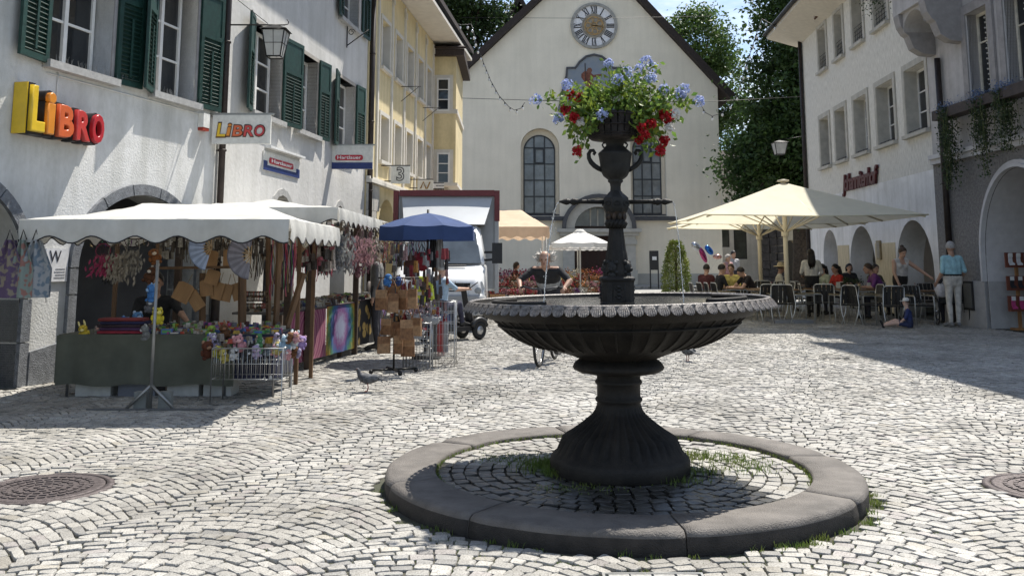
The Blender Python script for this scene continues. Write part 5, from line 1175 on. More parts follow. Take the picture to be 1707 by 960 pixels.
tree('linden_tree', 'dark leafy tree rising behind the yellow house roof', (-4.2, 74, 0), [((0, 0, 23), (4.2, 4, 3.5), 2), ((-3, 0, 20), (3.5, 3, 3.5), 1.5), ((2, 0, 19), (3.4, 3, 3.5), 1.5), ((0, 0, 15), (5, 4, 4), 2), ((1.5, 0, 26.5), (3.6, 3, 2.5), 1.2)], 32000, .33, (.065, .11, .028), (.03, .06, .016), .5, 16, seed=12)
# building under the trees
FB = Facade((12.95, 60), (1, 0)); hb = thing('shop_building', 'low white shop building with display windows under the trees', 'building', FB.P, 0)
gx = lambda u: FB.px(u, 420)[0]; gz = lambda v: FB.px(1230, v)[1]
wx = [(gx(1202), gx(1217), gz(412), gz(345)), (gx(1224), gx(1246), gz(432), gz(345))]
wall('wall', [(gx(1197), -.05), (gx(1271), -.05), (gx(1271), 6.5), (gx(1197), 6.5)], [rect(*w) for w in wx], .4, m_smooth, hb)
for w in wx: window(hb, w[0], w[1], w[2], w[3], .12, 1, 3, .07, mat=flat(.06, .06, .06), glass=GL('shop_glass', (.12, .13, .12), .1))
b = MB(); b.bx(gx(1197), gx(1271), .42, 5, -.05, 6.5); b.build('body', m_smooth, hb)
gable_roof(hb, gx(1195), gx(1273), 5, 6.5, .5, 2, m_tile)
FA = Facade((16.3, 57), (1, 0)); ha = thing('arched_house', 'cream house with pointed arch doorway behind the parasols', 'building', FA.P, 0)
ax = lambda u: FA.px(u, 420)[0]; wall('wall', with_arches(ax(1296), ax(1360), 8, [(ax(1307), ax(1331), FA.px(1320, 425)[1], FA.px(1320, 400)[1])]), [], .5, M('cream_wall', (.6, .52, .38), .9, var=.06), ha)
b = MB(); b.bx(ax(1296), ax(1360), 1.5, 7, -.05, 8); b.build('body', m_dark, ha); gable_roof(ha, ax(1294), ax(1362), 7, 8, .5, 3, m_tile)
t = thing('stone_pier', 'rough dark stone pier between the shop and the arched house', 'pier', AY(1288, 470, 56.5) * 1); t.location.z = 0
for k in range(11):
    for j in range(3): b = MB(); w_ = .45; b.box((-.45 + j * .46 + R.uniform(-.03, .03), R.uniform(-.05, .05), .25 + k * .46), (.43, .8, .43), R.uniform(-.05, .05)); b.build('stone', M('dark_stone', (.085, .075, .07), .9, scale=5, var=.3, bump=.6), t)
# overhead wires and light strings
def strand(name, label, pts, Y, r=.012, bulbs=0, hang=.12):
    P = [AY(u, v, Y + (pts[i][2] if len(pts[i]) > 2 else 0)) for i, (u, v) in enumerate([p_[:2] for p_ in pts])]
    t = thing(name, label, 'string lights' if bulbs else 'wire', P[0]); o = P[0]; b = MB(); b.tube([q - o for q in P], r, 5); b.build('wire', m_blk, t)
    if bulbs:
        L_ = [0]
        for i in range(1, len(P)): L_.append(L_[-1] + (P[i] - P[i - 1]).length)
        for k in range(bulbs):
            d = L_[-1] * (k + .5) / bulbs; i = max(j for j in range(len(L_)) if L_[j] <= d); i = min(i, len(P) - 2); q = P[i].lerp(P[i + 1], (d - L_[i]) / (L_[i + 1] - L_[i])) - o
            c = MB(); c.tube([q, q - Vector((0, 0, .07))], .022, 6); so_ = c.build('socket', m_blk, t); c = MB(); c.ball(q - Vector((0, 0, .12)), (.045, .045, .06), 8); c.build('bulb', M('bulb_glass', (.8, .8, .78), .12, spec=.8), so_)
strand('light_string', 'string of bulbs running from top towards the yellow house eave', [(690, -8), (715, 18), (745, 36), (768, 42), (786, 41)], 33, bulbs=9)
strand('light_string', 'string of bulbs dropping in a curve before the church front', [(786, 41), (794, 75), (806, 105), (818, 135), (832, 160), (848, 178), (858, 184), (868, 181), (875, 171)], 33, bulbs=15)
strand('light_string', 'short string of bulbs sagging at right church corner', [(1168, 175), (1176, 188), (1187, 194), (1200, 190), (1213, 180), (1228, 162), (1242, 115), (1258, 66), (1270, 32)], 34, bulbs=12)
strand('light_string', 'string of bulbs along the eave of the inn at top', [(1270, 32), (1288, 42), (1304, 45), (1322, 40), (1340, 28), (1356, 17), (1378, -4)], 34, bulbs=8)
strand('cable', 'thin cable stretched across church front below the mural', [(770, 164), (1000, 171), (1196, 169), (1346, 161)], 36, .01)
strand('cable', 'thin cable crossing high in front of the clock', [(768, 30), (990, 31), (1215, 27)], 38, .008)
strand('cable', 'thin cable holding the hanging lantern by the inn', [(1300, 234), (1346, 226)], 36, .01)
t = thing('hanging_lantern', 'square glass lantern hanging on a cable before the tree', 'lantern', AY(1300, 258, 36)); k = 36 / FOC
b = MB(); w0, w1, hh = 7 * k, 11 * k, 20 * k
for sx_ in (-1, 1):
    for sy_ in (-1, 1): b.tube([(sx_ * w0, sy_ * w0, 0), (sx_ * w1, sy_ * w1, hh)], .015, 5)
for z, r in ((0, w0), (hh, w1)):
    c4 = [(-r, -r, z), (r, -r, z), (r, r, z), (-r, r, z)]
    for i in range(4): b.tube([c4[i], c4[(i + 1) % 4]], .016, 5)
b.build('frame', m_blk, t); b = MB(); b.add([(-w1 * 1.15, -w1 * 1.15, hh), (w1 * 1.15, -w1 * 1.15, hh), (w1 * 1.15, w1 * 1.15, hh), (-w1 * 1.15, w1 * 1.15, hh), (0, 0, hh + .1)], [(0, 1, 4), (1, 2, 4), (2, 3, 4), (3, 0, 4)]); b.tube([(0, 0, hh + .1), (0, 0, 24 * k + .05)], .012, 5); b.build('cap', m_blk, t)
for i in range(4):
    q = MB(); m3 = Matrix.Rotation(pi / 2 * i, 3, 'Z'); q.poly([m3 @ Vector(p_) for p_ in ((-w0, -w0 * .98, 0), (w0, -w0 * .98, 0), (w1, -w1 * .98, hh), (-w1, -w1 * .98, hh))]); q.build('pane', m_lg, t)
# ================================================================ people
m_eye = flat(.02, .015, .012, .3)
def skin(k): return M('skin_%d' % k, [(.52, .32, .23), (.42, .25, .175), (.60, .40, .31)][k], .55, var=.08, scale=20, sub=.1)
def J_stand():
    return dict(pel=(0, 0, .93), che=(0, 0, 1.27), nek=(0, .01, 1.46), hed=(0, -.015, 1.60), shL=(.185, 0, 1.39), shR=(-.185, 0, 1.39), elL=(.235, .03, 1.12), elR=(-.235, .03, 1.12), wrL=(.245, -.03, .87), wrR=(-.245, -.03, .87),
                hiL=(.09, 0, .9), hiR=(-.09, 0, .9), knL=(.1, -.015, .5), knR=(-.1, -.015, .5), anL=(.105, .03, .09), anR=(-.105, .03, .09), toL=(.12, -.15, .04), toR=(-.12, -.15, .04))
def J_sit(seat=.46, lean=.12):
    z = seat + .09
    return dict(pel=(0, 0, z), che=(0, -lean * .6, z + .34), nek=(0, -lean, z + .52), hed=(0, -lean - .04, z + .66), shL=(.18, -lean * .9, z + .45), shR=(-.18, -lean * .9, z + .45), elL=(.24, -lean - .08, z + .2), elR=(-.24, -lean - .08, z + .2), wrL=(.14, -lean - .32, z + .2), wrR=(-.14, -lean - .32, z + .2),
                hiL=(.09, -.02, z - .02), hiR=(-.09, -.02, z - .02), knL=(.12, -.42, z), knR=(-.12, -.42, z), anL=(.12, -.42, .09), anR=(-.12, -.42, .09), toL=(.13, -.6, .04), toR=(-.13, -.6, .04))
def person(label, loc, rz, J, top, bottom, sk=0, hair=None, hair_style='short', sleeve=.55, legs=1.0, shoe=None, scale=1.0, fat=1.0, vox=.014, hat=None, belt=None, group=None, face=True, top2=None, fem=False, name='person', stripe=None):
    P = {k: Vector(v) for k, v in J.items() if k[0] != '_'}; t = thing(name, label, 'person', loc, rz, group)
    segs = []   # a, b, ra, rb, region
    def S(a, b, ra, rb, reg): segs.append((Vector(a), Vector(b), ra, rb, reg))
    up = (P['nek'] - P['pel']).normalized(); fw = Vector((0, -1, 0)); fat_ = fat
    side = (P['shL'] - P['shR']).normalized()
    sh_mid = (P['shL'] + P['shR']) / 2
    # torso as bundles of side-by-side capsules (flattened cross-section)
    for k in (-1, 1):
        S(sh_mid + side * .095 * k - up * .06, P['pel'] + side * .075 * k + up * .12, .095 * fat_ ** .5, .1 * fat_, 'top')
        S(P['pel'] + side * .075 * k + up * .08, P['hiL'] if k > 0 else P['hiR'], .11 * fat_, .1 * fat_, 'bottom')
    S(sh_mid - up * .07, P['pel'] + up * .12, .11, .115 * fat_, 'top'); S(P['pel'] + up * .06, P['pel'] - up * .02, .12 * fat_, .11, 'bottom')
    S(P['shL'] + side * -.03, P['shR'] + side * .03, .07, .07, 'top')
    S(sh_mid + up * .02, P['nek'] + up * .03, .062, .056, 'skin'); S(P['nek'], P['hed'] - up * .02, .054, .056, 'skin')
    if fem:
        for k in (-1, 1): S(P['che'] + side * .075 * k + fw * .07, P['che'] + side * .075 * k + fw * .075 + up * .02, .06, .06, 'top')
    for s_ in 'LR':
        a, e, w = P['sh' + s_], P['el' + s_], P['wr' + s_]
        S(a, e, .058, .045, 'arm'); S(e, w, .043, .029, 'fore'); d = (w - e).normalized(); S(w, w + d * .075, .027, .03, 'hand')
        hp, kn, an, to = P['hi' + s_], P['kn' + s_], P['an' + s_], P['to' + s_]
        S(hp, kn, .088 * fat_ ** .3, .06, 'thigh'); S(kn, kn.lerp(an, .35), .058, .058, 'shin'); S(kn.lerp(an, .35), an, .058, .04, 'shin'); S(an, to, .042, .036, 'shoe'); S(an + Vector((0, 0, -.03)), an + (an - to) * .22 + Vector((0, 0, -.04)), .042, .036, 'shoe')
    hd = P['hed']; fdir = (hd - P['nek']); hm = Matrix.Rotation(0, 3, 'Z')
    hrot = J.get('_hrot', 0); htilt = J.get('_htilt', 0); HM = Matrix.Rotation(hrot, 3, 'Z') @ Matrix.Rotation(htilt, 3, 'X')
    def HP(x, y, z): return hd + HM @ Vector((x, y, z))
    b = MB()
    for a, e, ra, rb, reg in segs:
        b.ball(a, ra, 12); b.ball(e, rb, 12); d, u, w_ = frame_of(a, e) if (e - a).length > 1e-4 else (None, None, None)
        if d is not None: b.tube([a, e], [ra, rb], 12)
    b.ball(HP(0, .005, .03), (.078, .096, .10), 16, rot=HM); b.ball(HP(0, -.025, -.05), (.058, .066, .07), 12, rot=HM); b.ball(HP(0, -.06, -.085), (.026, .024, .022), 8)
    b.ball(HP(0, -.105, -.012), (.015, .022, .022), 8, rot=HM); b.ball(HP(0, -.098, .012), (.011, .014, .03), 8, rot=HM)
    for s_ in (-1, 1): b.ball(HP(.08 * s_, .012, .0), (.012, .02, .032), 8, rot=HM); b.ball(HP(.03 * s_, -.086, .033), (.024, .014, .01), 8, rot=HM)
    tmp = b.build('tmp', m_eye); md = tmp.modifiers.new('r', 'REMESH'); md.mode = 'VOXEL'; md.voxel_size = vox; ms = tmp.modifiers.new('s', 'SMOOTH'); ms.iterations = 3; ms.factor = .5
    me = eval_mesh(tmp); old = tmp.data; bpy.data.objects.remove(tmp); bpy.data.meshes.remove(old)
    me.materials.clear(); mats = [skin(sk), top, bottom, shoe or flat(.03, .028, .026, .5), belt or bottom, top2 or top]
    for m_ in mats: me.materials.append(m_)
    nf = len(me.polygons); C = np.empty(nf * 3, dtype=np.float32); me.polygons.foreach_get('center', C); C = C.reshape(-1, 3)
    best = np.full(nf, 9.0); idx = np.zeros(nf, dtype=int); tt = np.zeros(nf)
    for i, (a, e, ra, rb, reg) in enumerate(segs):
        A = np.array(a); D = np.array(e) - A; L2 = max(1e-8, D @ D); tp = np.clip(((C - A) @ D) / L2, 0, 1); dist = np.linalg.norm(C - (A + tp[:, None] * D), axis=1) - (ra + (rb - ra) * tp)
        m_ = dist < best; best[m_] = dist[m_]; idx[m_] = i; tt[m_] = tp[m_]
    dh = np.linalg.norm((C - np.array(hd)) / np.array([.09, .12, .14]), axis=1); mi = np.zeros(nf, dtype=np.int32)
    reg = np.array([s_[4] for s_ in segs])[idx]
    mi[reg == 'top'] = 1; mi[reg == 'bottom'] = 2; mi[(reg == 'arm') & (tt < sleeve * 2)] = 1; mi[(reg == 'fore') & (tt < (sleeve - .5) * 2)] = 1
    if sleeve <= .05: mi[(reg == 'arm')] = 0
    mi[(reg == 'thigh')] = 2; kk = (legs * 2 - 1); mi[(reg == 'thigh') & (tt > legs * 2)] = 0; mi[(reg == 'shin')] = 2 if legs >= 1 else 0; mi[reg == 'shoe'] = 3
    upn = np.array(up); hgt = (C - np.array(P['pel'])) @ upn; tor = (reg == 'top') | (reg == 'bottom')
    mi[tor & (hgt > .13)] = 1; mi[tor & (hgt <= .13)] = 2
    if belt: mi[tor & (hgt <= .145) & (hgt > .11)] = 4
    if stripe: hh = (C - np.array(sh_mid)) @ upn; mi[(reg == 'top') & (hh < stripe[0]) & (hh > stripe[1]) & (C[:, 1] < P['che'].y + .02)] = 5
    mi[(C - np.array(P['nek'])) @ upn > .0 ] = np.where(((C - np.array(P['nek'])) @ upn > .02) & (np.linalg.norm(C - np.array(hd), axis=1) < .24), 0, mi)[(C - np.array(P['nek'])) @ upn > .0]
    if fem and sleeve <= .05: mi[(mi == 1) & ((C - np.array(sh_mid)) @ upn > -.05) & (np.abs((C - np.array(sh_mid)) @ np.array(side)) < .065)] = 0
    me.polygons.foreach_set('material_index', mi); me.polygons.foreach_set('use_smooth', np.ones(nf, dtype=bool))
    body = link('body', me, mats, t)
    # fingers rooted in the palms, joined into the body mesh
    fb = MB()
    for s_ in 'LR':
        w = P['wr' + s_]; e = P['el' + s_]; d = (w - e).normalized(); cu = J.get('_curl', .5); sd = d.cross(Vector((0, 0, 1)))
        sd = sd.normalized() if sd.length > .2 else Vector((0, 1, 0)); dn = sd.cross(d).normalized(); dn = dn if dn.z < 0 else -dn
        for k in range(4):
            o_ = w + d * .085 + sd * (-.024 + k * .016); L_ = (.03, .036, .034, .026)[k]; p1 = o_ + d * L_ * (1 - cu * .3) + dn * L_ * cu * .5; p2 = p1 + d * L_ * (.8 - cu) + dn * L_ * cu; fb.tube([o_ - d * .02, o_, p1, p2], [.0085, .0085, .008, .006], 6)
        o_ = w + d * .03 + sd * -.026; fb.tube([o_, o_ + d * .03 - sd * .022, o_ + d * .055 - sd * .02 + dn * .01], [.011, .0095, .007], 6)
    hnd = fb.build('fingers', mats[0], t)
    if face:
        for s_ in (-1, 1): q = MB(); q.ball(HP(.03 * s_, -.092, .015), (.011, .006, .007), 8, rot=HM); q.build('eye', m_eye, t)
        q = MB(); q.ball(HP(0, -.093, -.048), (.022, .008, .006), 8, rot=HM); q.build('mouth', flat(.28, .1, .08), t)
    if hair is not None:
        q = MB(); rs = random.Random(len(label))
        if hair_style != 'bald':
            n_ = 16; 
            base = len(q.v); prof_n = 9
            for i in range(prof_n + 1):
                th = (pi * .60) * i / prof_n
                for k in range(n_):
                    a = 2 * pi * k / n_; front = max(0, -sin(a)); lim = 1 - .42 * front ** 1.5; t_ = th * lim; jr = 1 + .035 * rs.uniform(-1, 1)
                    q.v.append(tuple(HP(.09 * sin(t_) * cos(a) * jr, .008 + .108 * sin(t_) * sin(a) * jr, .035 + .112 * cos(t_) * jr)))
            for i in range(prof_n):
                for k in range(n_): q.f.append([base + i * n_ + k, base + i * n_ + (k + 1) % n_, base + (i + 1) * n_ + (k + 1) % n_, base + (i + 1) * n_ + k]); q.mi.append(0); q.sm.append(True)
            for k in range(40): a = rs.uniform(0, 2 * pi); z = rs.uniform(-.02, .1); f_ = sqrt(max(0.05, 1 - ((z - .03) / .12) ** 2)); y_ = .1 * f_ * sin(a)
            if hair_style == 'long':
                for k in range(26):
                    x = rs.uniform(-.075, .075); yb = .075 + rs.uniform(-.02, .03); q.tube([HP(x, yb, .08), HP(x * 1.15, yb + .035, -.06), HP(x * 1.2, yb + .05, -.2), HP(x * 1.0, yb + .04, -.34 + rs.uniform(-.05, .05))], [.018, .02, .018, .006], 6)
            if hair_style == 'bun': q.ball(HP(0, .06, .14), (.045, .045, .04), 10); q.ball(HP(.015, .1, .1), .03, 8)
            if hair_style == 'bob':
                for k in range(22): a = rs.uniform(0.1, pi - .1); x, y_ = .085 * cos(a), .02 + .09 * sin(a); q.tube([HP(x * .8, y_ * .9, .1), HP(x * 1.1, y_ * 1.1, .0), HP(x * 1.12, y_ * 1.1, -.1 + rs.uniform(-.02, .02))], [.022, .024, .01], 6)
        else:   # bald on top with wild tufts at the sides
            for k in range(150):
                sg = rs.choice((-1, 1)); a = rs.uniform(-.3, 1.1); z = rs.uniform(-.03, .085); o_ = HP(sg * .08 * cos(a * .8), .01 + .09 * sin(a), z); d = HM @ Vector((sg * rs.uniform(.4, 1.2), rs.uniform(-.3, .6), rs.uniform(-.2, .8))); d.normalize(); L_ = rs.uniform(.03, .075); s2 = Vector((rs.gauss(0, .02), rs.gauss(0, .02), rs.gauss(0, .02)))
                q.tube([o_, o_ + d * L_ * .5, o_ + d * L_ + s2], [.009, .008, .003], 5)
        q.build('hair', hair, t)
    if hat:
        q = MB(); nm, m_ = hat
        if nm == 'cap': q.lathe([(.102, 0), (.104, .03), (.09, .075), (.05, .105), (0, .112)], 18, (0, 0, .045)); q.ball((0, -.12, .045), (.075, .075, .012), 12); 
        elif nm == 'straw': q.lathe([(.24, .0), (.2, .02), (.105, .03), (.1, .09), (.07, .125), (0, .13)], 20, (0, 0, .06), fl=lambda a, z: 1 + (.06 * sin(3 * a) if z < .03 else 0))
        q.v = [tuple(HP(*v)) for v in q.v]; q.build('hat', m_, t)
    t.scale = (scale,) * 3
    return t
def mod(J, **k):
    J = dict(J); J.update(k); return J
cT = lambda r, g, b: M('cloth_%03d%03d%03d' % (r * 255, g * 255, b * 255), (r, g, b), .9, var=.16, scale=9, bump=.9, bscale=14)
def X(u, Y): return (u - 853.5) / FOC * Y
h_dark = flat(.015, .011, .009, .5); h_br = flat(.05, .028, .016, .5); h_gr = M('hair_grey', (.42, .40, .38), .7, var=.2, scale=40); h_wh = M('hair_white', (.62, .58, .52), .7, var=.25, scale=40)
# ---- old man with his back to us, right
person('grey haired man from behind in light blue shirt and pale trousers', (X(1579, 20.9), 20.9, 0), pi + .12, mod(J_stand(), wrL=(.27, -.12, .92), wrR=(-.26, -.16, .95), elR=(-.25, .05, 1.14), _hrot=-.35, anL=(.13, .06, .09), toL=(.16, -.12, .04), anR=(-.07, .0, .09), toR=(-.08, -.18, .04)), cT(.36, .60, .66), cT(.62, .58, .52), 1, h_gr, 'short', .55, belt=flat(.015, .015, .015), scale=1.07, fat=1.12, vox=.013, shoe=flat(.2, .2, .2))
# ---- child sitting on the ground
Jc = dict(pel=(0, 0, .12), che=(0, -.04, .42), nek=(0, -.06, .60), hed=(0, -.07, .78), shL=(.15, -.04, .53), shR=(-.15, -.04, .53), elL=(.2, -.12, .32), elR=(-.2, -.1, .3), wrL=(.12, -.3, .16), wrR=(-.14, -.26, .14), hiL=(.08, -.02, .1), hiR=(-.08, -.02, .1), knL=(.12, -.42, .16), knR=(-.1, -.4, .22), anL=(.13, -.78, .08), anR=(-.1, -.76, .08), toL=(.16, -.84, .2), toR=(-.1, -.83, .2))
person('small child in white cap and navy clothes sitting on the cobbles', (X(1504, 20.6), 20.6, 0), -pi / 2 - .3, Jc, cT(.035, .05, .15), cT(.04, .05, .11), 2, h_br, 'short', .6, legs=.38, scale=.70, hat=('cap', flat(.72, .7, .66)), vox=.014, shoe=flat(.02, .02, .02))
# ---- waitress in tank top leaning over
person('standing waitress in white tank top leaning over a table', (X(1492, 23.2), 23.2, 0), .25, mod(J_stand(), che=(0, -.06, 1.27), nek=(0, -.1, 1.45), hed=(0, -.15, 1.58), shL=(.175, -.08, 1.38), shR=(-.175, -.06, 1.38), elL=(.36, -.22, 1.2), wrL=(.52, -.38, 1.03), elR=(-.22, -.1, 1.12), wrR=(-.2, -.2, .9), _htilt=.35), cT(.66, .63, .60), cT(.03, .027, .027), 0, h_br, 'bun', .0, fem=True, scale=1.03, vox=.013)
# ---- waitress with long black hair
person('waitress with long black hair and pale blouse seen from behind', (X(1347, 24.4), 24.4, 0), pi - .15, mod(J_stand(), elL=(.25, -.05, 1.13), wrL=(.18, -.25, 1.05), elR=(-.26, -.0, 1.13), wrR=(-.2, -.22, 1.0)), cT(.58, .56, .52), cT(.02, .02, .022), 0, h_dark, 'long', .8, fem=True, scale=1.0)
# ---- seated guests
def guest(label, u, Y, rz, top, hair, hs, sk=0, lean=.12, sleeve=.5, fem=True, hat=None, arms=None, scale=1.0, bottom=None):
    J = J_sit(.46, lean)
    if arms: J.update(arms)
    return person(label, (X(u, Y), Y, 0), rz, J, top, bottom or cT(.04, .04, .05), sk, hair, hs, sleeve, fem=fem, hat=hat, scale=scale, vox=.015)
G = 'guests at the cafe tables'
guest('seated guest in dark red top with black hair, leftmost at cafe', 1172, 25.6, pi * .8, cT(.10, .03, .03), h_dark, 'short', lean=.05)
guest('seated guest in black top with black hair left of yellow guest', 1189, 24.8, pi * .55, cT(.02, .02, .022), h_dark, 'short', lean=.14, fem=False)
guest('seated guest in yellow top behind the first cafe table', 1218, 25.8, -.55, cT(.66, .56, .18), h_br, 'short', lean=.14)
guest('woman in black top leaning on the table reading', 1254, 24.6, -pi / 2 + .25, cT(.025, .02, .022), h_dark, 'short', lean=.3, arms=dict(elR=(-.22, -.5, .74), elL=(.22, -.5, .74), wrL=(.08, -.72, .76), wrR=(-.08, -.72, .76), hed=(0, -.4, 1.14), nek=(0, -.3, 1.04), _htilt=.5), sleeve=.3)
guest('seated guest in cream top and straw hat beside parasol pole', 1291, 27.2, pi / 2 - .2, cT(.62, .58, .48), h_br, 'short', 1, .06, hat=('straw', M('straw', (.55, .45, .28), .8, var=.2, scale=40)), fem=False)
guest('seated woman in pale green top with long dark hair', 1371, 26.2, -pi * .35, cT(.42, .47, .36), h_dark, 'long', lean=.1)
guest('seated woman in red top with long dark hair', 1395, 25.6, -pi * .42, cT(.42, .03, .02), h_dark, 'long', 1, lean=.12)
guest('seated woman in olive top beside the man in purple', 1447, 25.4, pi * .1, cT(.10, .10, .06), h_dark, 'bob', lean=.1)
guest('man in purple shirt leaning at the cafe table', 1466, 23.6, -pi / 2 - .1, cT(.16, .05, .19), h_br, 'short', 1, .26, fem=False, scale=1.05, arms=dict(hed=(0, -.36, 1.17), nek=(0, -.27, 1.06)))
guest('dark seated figure far back under the inn arches', 1408, 29.5, 0, cT(.03, .03, .035), h_dark, 'bob', lean=.05)
# ---- walkers and balloons in the back
person('walking woman in pink top behind the cafe tables', (X(1210, 33), 33, 0), .6, mod(J_stand(), knL=(.1, -.12, .5), anL=(.1, -.08, .1), toL=(.1, -.25, .06)), cT(.62, .36, .38), cT(.4, .2, .22), 0, h_wh, 'bob', .0, fem=True, scale=.95, vox=.016, face=False)
person('walking man in white shirt and dark bag behind pink woman', (X(1219, 34), 34, 0), .4, mod(J_stand()), cT(.6, .6, .62), cT(.06, .06, .08), 0, h_dark, 'short', .5, scale=1.03, vox=.016, face=False)
# ---- stall people
person('stall seller in dark shirt bending over the toy table', (X(268, 11.7), 11.7, 0), .35, mod(J_sit(.42, .2), elL=(.3, -.3, .82), wrL=(.38, -.45, .72)), cT(.022, .02, .022), cT(.05, .05, .06), 1, h_dark, 'short', .5, scale=1.0)
person('standing figure in grey jacket behind the hanging bags', (X(632, 15.6), 15.6, 0), -pi / 2, mod(J_stand()), cT(.16, .16, .16), cT(.04, .04, .05), 1, h_dark, 'short', 1.0, scale=.98)
person('flower seller in dark clothes sitting under the peach canopy', (X(853, 33.5), 33.5, 0), pi * .6, J_sit(.5, .15), cT(.03, .025, .025), cT(.03, .03, .04), 1, h_dark, 'bob', .9, scale=1.0, vox=.017, face=False)
# ---- cyclist
CB = Vector((X(897, 13.55), 13.2, 0)); CRZ = radians(-14)
bk_ = thing('bicycle', 'dark city bicycle ridden towards the fountain', 'bicycle', CB, CRZ)
m_rub = flat(.018, .018, .018, .7); m_frm = flat(.03, .03, .035, .35); m_chr = flat(.55, .55, .55, .25, metal=.9)
def wheel(parent, c, r, axis='X', tr=.02, spokes=24, rim=None, name='wheel', hub=.025):
    w = thing(name, None, None, c, 0, None, parent)
    def q(a, rr, o=0): return (o, rr * cos(a), rr * sin(a)) if axis == 'X' else (rr * cos(a), o, rr * sin(a))
    b = MB(); b.tube([q(2 * pi * k / 36, r - tr) for k in range(36)], tr, 8, closed=True); b.build('tyre', m_rub, w)
    b = MB(); b.tube([q(2 * pi * k / 36, r - tr * 2.2) for k in range(36)], tr * .5, 6, closed=True); b.build('rim', rim or m_chr, w)
    b = MB()
    for k in range(spokes): a = 2 * pi * k / spokes; b.tube([q(a + .2 * (-1) ** k, hub, .02 * (-1) ** k), q(a, r - tr * 2.2)], .0016, 3, cap=False)
    b.tube([q(0, 0, -.05), q(0, 0, .05)], hub, 8); b.build('spokes', m_chr, w); return w
wheel(bk_, (0, -.02, .34), .34); wheel(bk_, (0, 1.06, .34), .34)
b = MB(); hd_ = (0, .13, .92); bb = (0, .62, .3); st = (0, .82, .86)
for a, e, r in (((0, .17, .82), bb, .02), ((0, .14, .9), (0, .78, .76), .017), (bb, st, .018), (bb, (.04, 1.06, .34), .011), (bb, (-.04, 1.06, .34), .011), ((0, .79, .78), (.04, 1.06, .34), .009), ((0, .79, .78), (-.04, 1.06, .34), .009), ((0, .18, .78), (0, .12, .98), .021)): b.tube([a, e], r, 8)
for s_ in (-1, 1): b.tube([(s_ * .015, .16, .8), (s_ * .05, .06, .62), (s_ * .05, -.02, .34)], .012, 6)
b.build('frame', m_frm, bk_)
b = MB(); b.tube([(0, .12, .97), (0, .08, 1.04)], .016, 8); b.tube([(-.33, .2, 1.06), (-.24, .1, 1.08), (-.1, .06, 1.05), (.1, .06, 1.05), (.24, .1, 1.08), (.33, .2, 1.06)], .012, 8); b.build('handlebar', m_frm, bk_)
for s_ in (-1, 1): b = MB(); b.tube([(s_ * .24, .1, 1.08), (s_ * .34, .21, 1.06)], .017, 8); b.build('grip', m_rub, bk_)
b = MB(); b.ball((0, .84, .93), (.07, .13, .035), 12); b.tube([st, (0, .83, .92)], .014, 6); b.build('saddle', m_rub, bk_)
b = MB(); b.ball((0, .0, .86), (.035, .03, .035), 10); b.build('lamp', m_chr, bk_)
b = MB(); b.tube([(0, .62 + .09 * cos(2 * pi * k / 20), .3 + .09 * sin(2 * pi * k / 20)) for k in range(20)], .006, 5, closed=True); b.tube([(-.1, .62, .3), (.1, .62, .3)], .014, 6); b.tube([(.1, .62, .3), (.1, .56, .14)], .009, 5); b.tube([(-.1, .62, .3), (-.1, .68, .46)], .009, 5); b.box((.15, .55, .13), (.09, .06, .018)); b.box((-.15, .69, .47), (.09, .06, .018)); b.build('crank', m_frm, bk_)
b = MB(); b.tube([(0, .02 + .36 * cos(a), .34 + .37 * sin(a)) for a in [radians(x) for x in range(20, 150, 12)]], .018, 6); b.tube([(0, 1.06 + .36 * cos(a), .34 + .37 * sin(a)) for a in [radians(x) for x in range(-10, 150, 12)]], .018, 6); b.build('mudguard', m_frm, bk_)
Jb = dict(pel=(0, .80, 1.0), che=(0, .60, 1.22), nek=(0, .47, 1.35), hed=(0, .40, 1.45), shL=(.2, .48, 1.30), shR=(-.2, .48, 1.30), elL=(.37, .34, 1.16), elR=(-.37, .34, 1.16), wrL=(.325, .22, 1.08), wrR=(-.325, .22, 1.08), hiL=(.09, .8, .96), hiR=(-.09, .8, .96), knL=(.13, .45, .6), knR=(-.13, .42, .85), anL=(.13, .60, .22), anR=(-.13, .72, .55), toL=(.14, .45, .17), toR=(-.14, .58, .5), _curl=.9, _htilt=.1)
person('balding cyclist with wild grey hair in black shirt with grey chest panel', CB, CRZ, Jb, cT(.022, .022, .024), cT(.035, .035, .045), 1, h_wh, 'bald', .5, fat=1.1, vox=.011, top2=M('shirt_panel', (.30, .31, .32), .9), stripe=(-.17, -.31), scale=1.0)
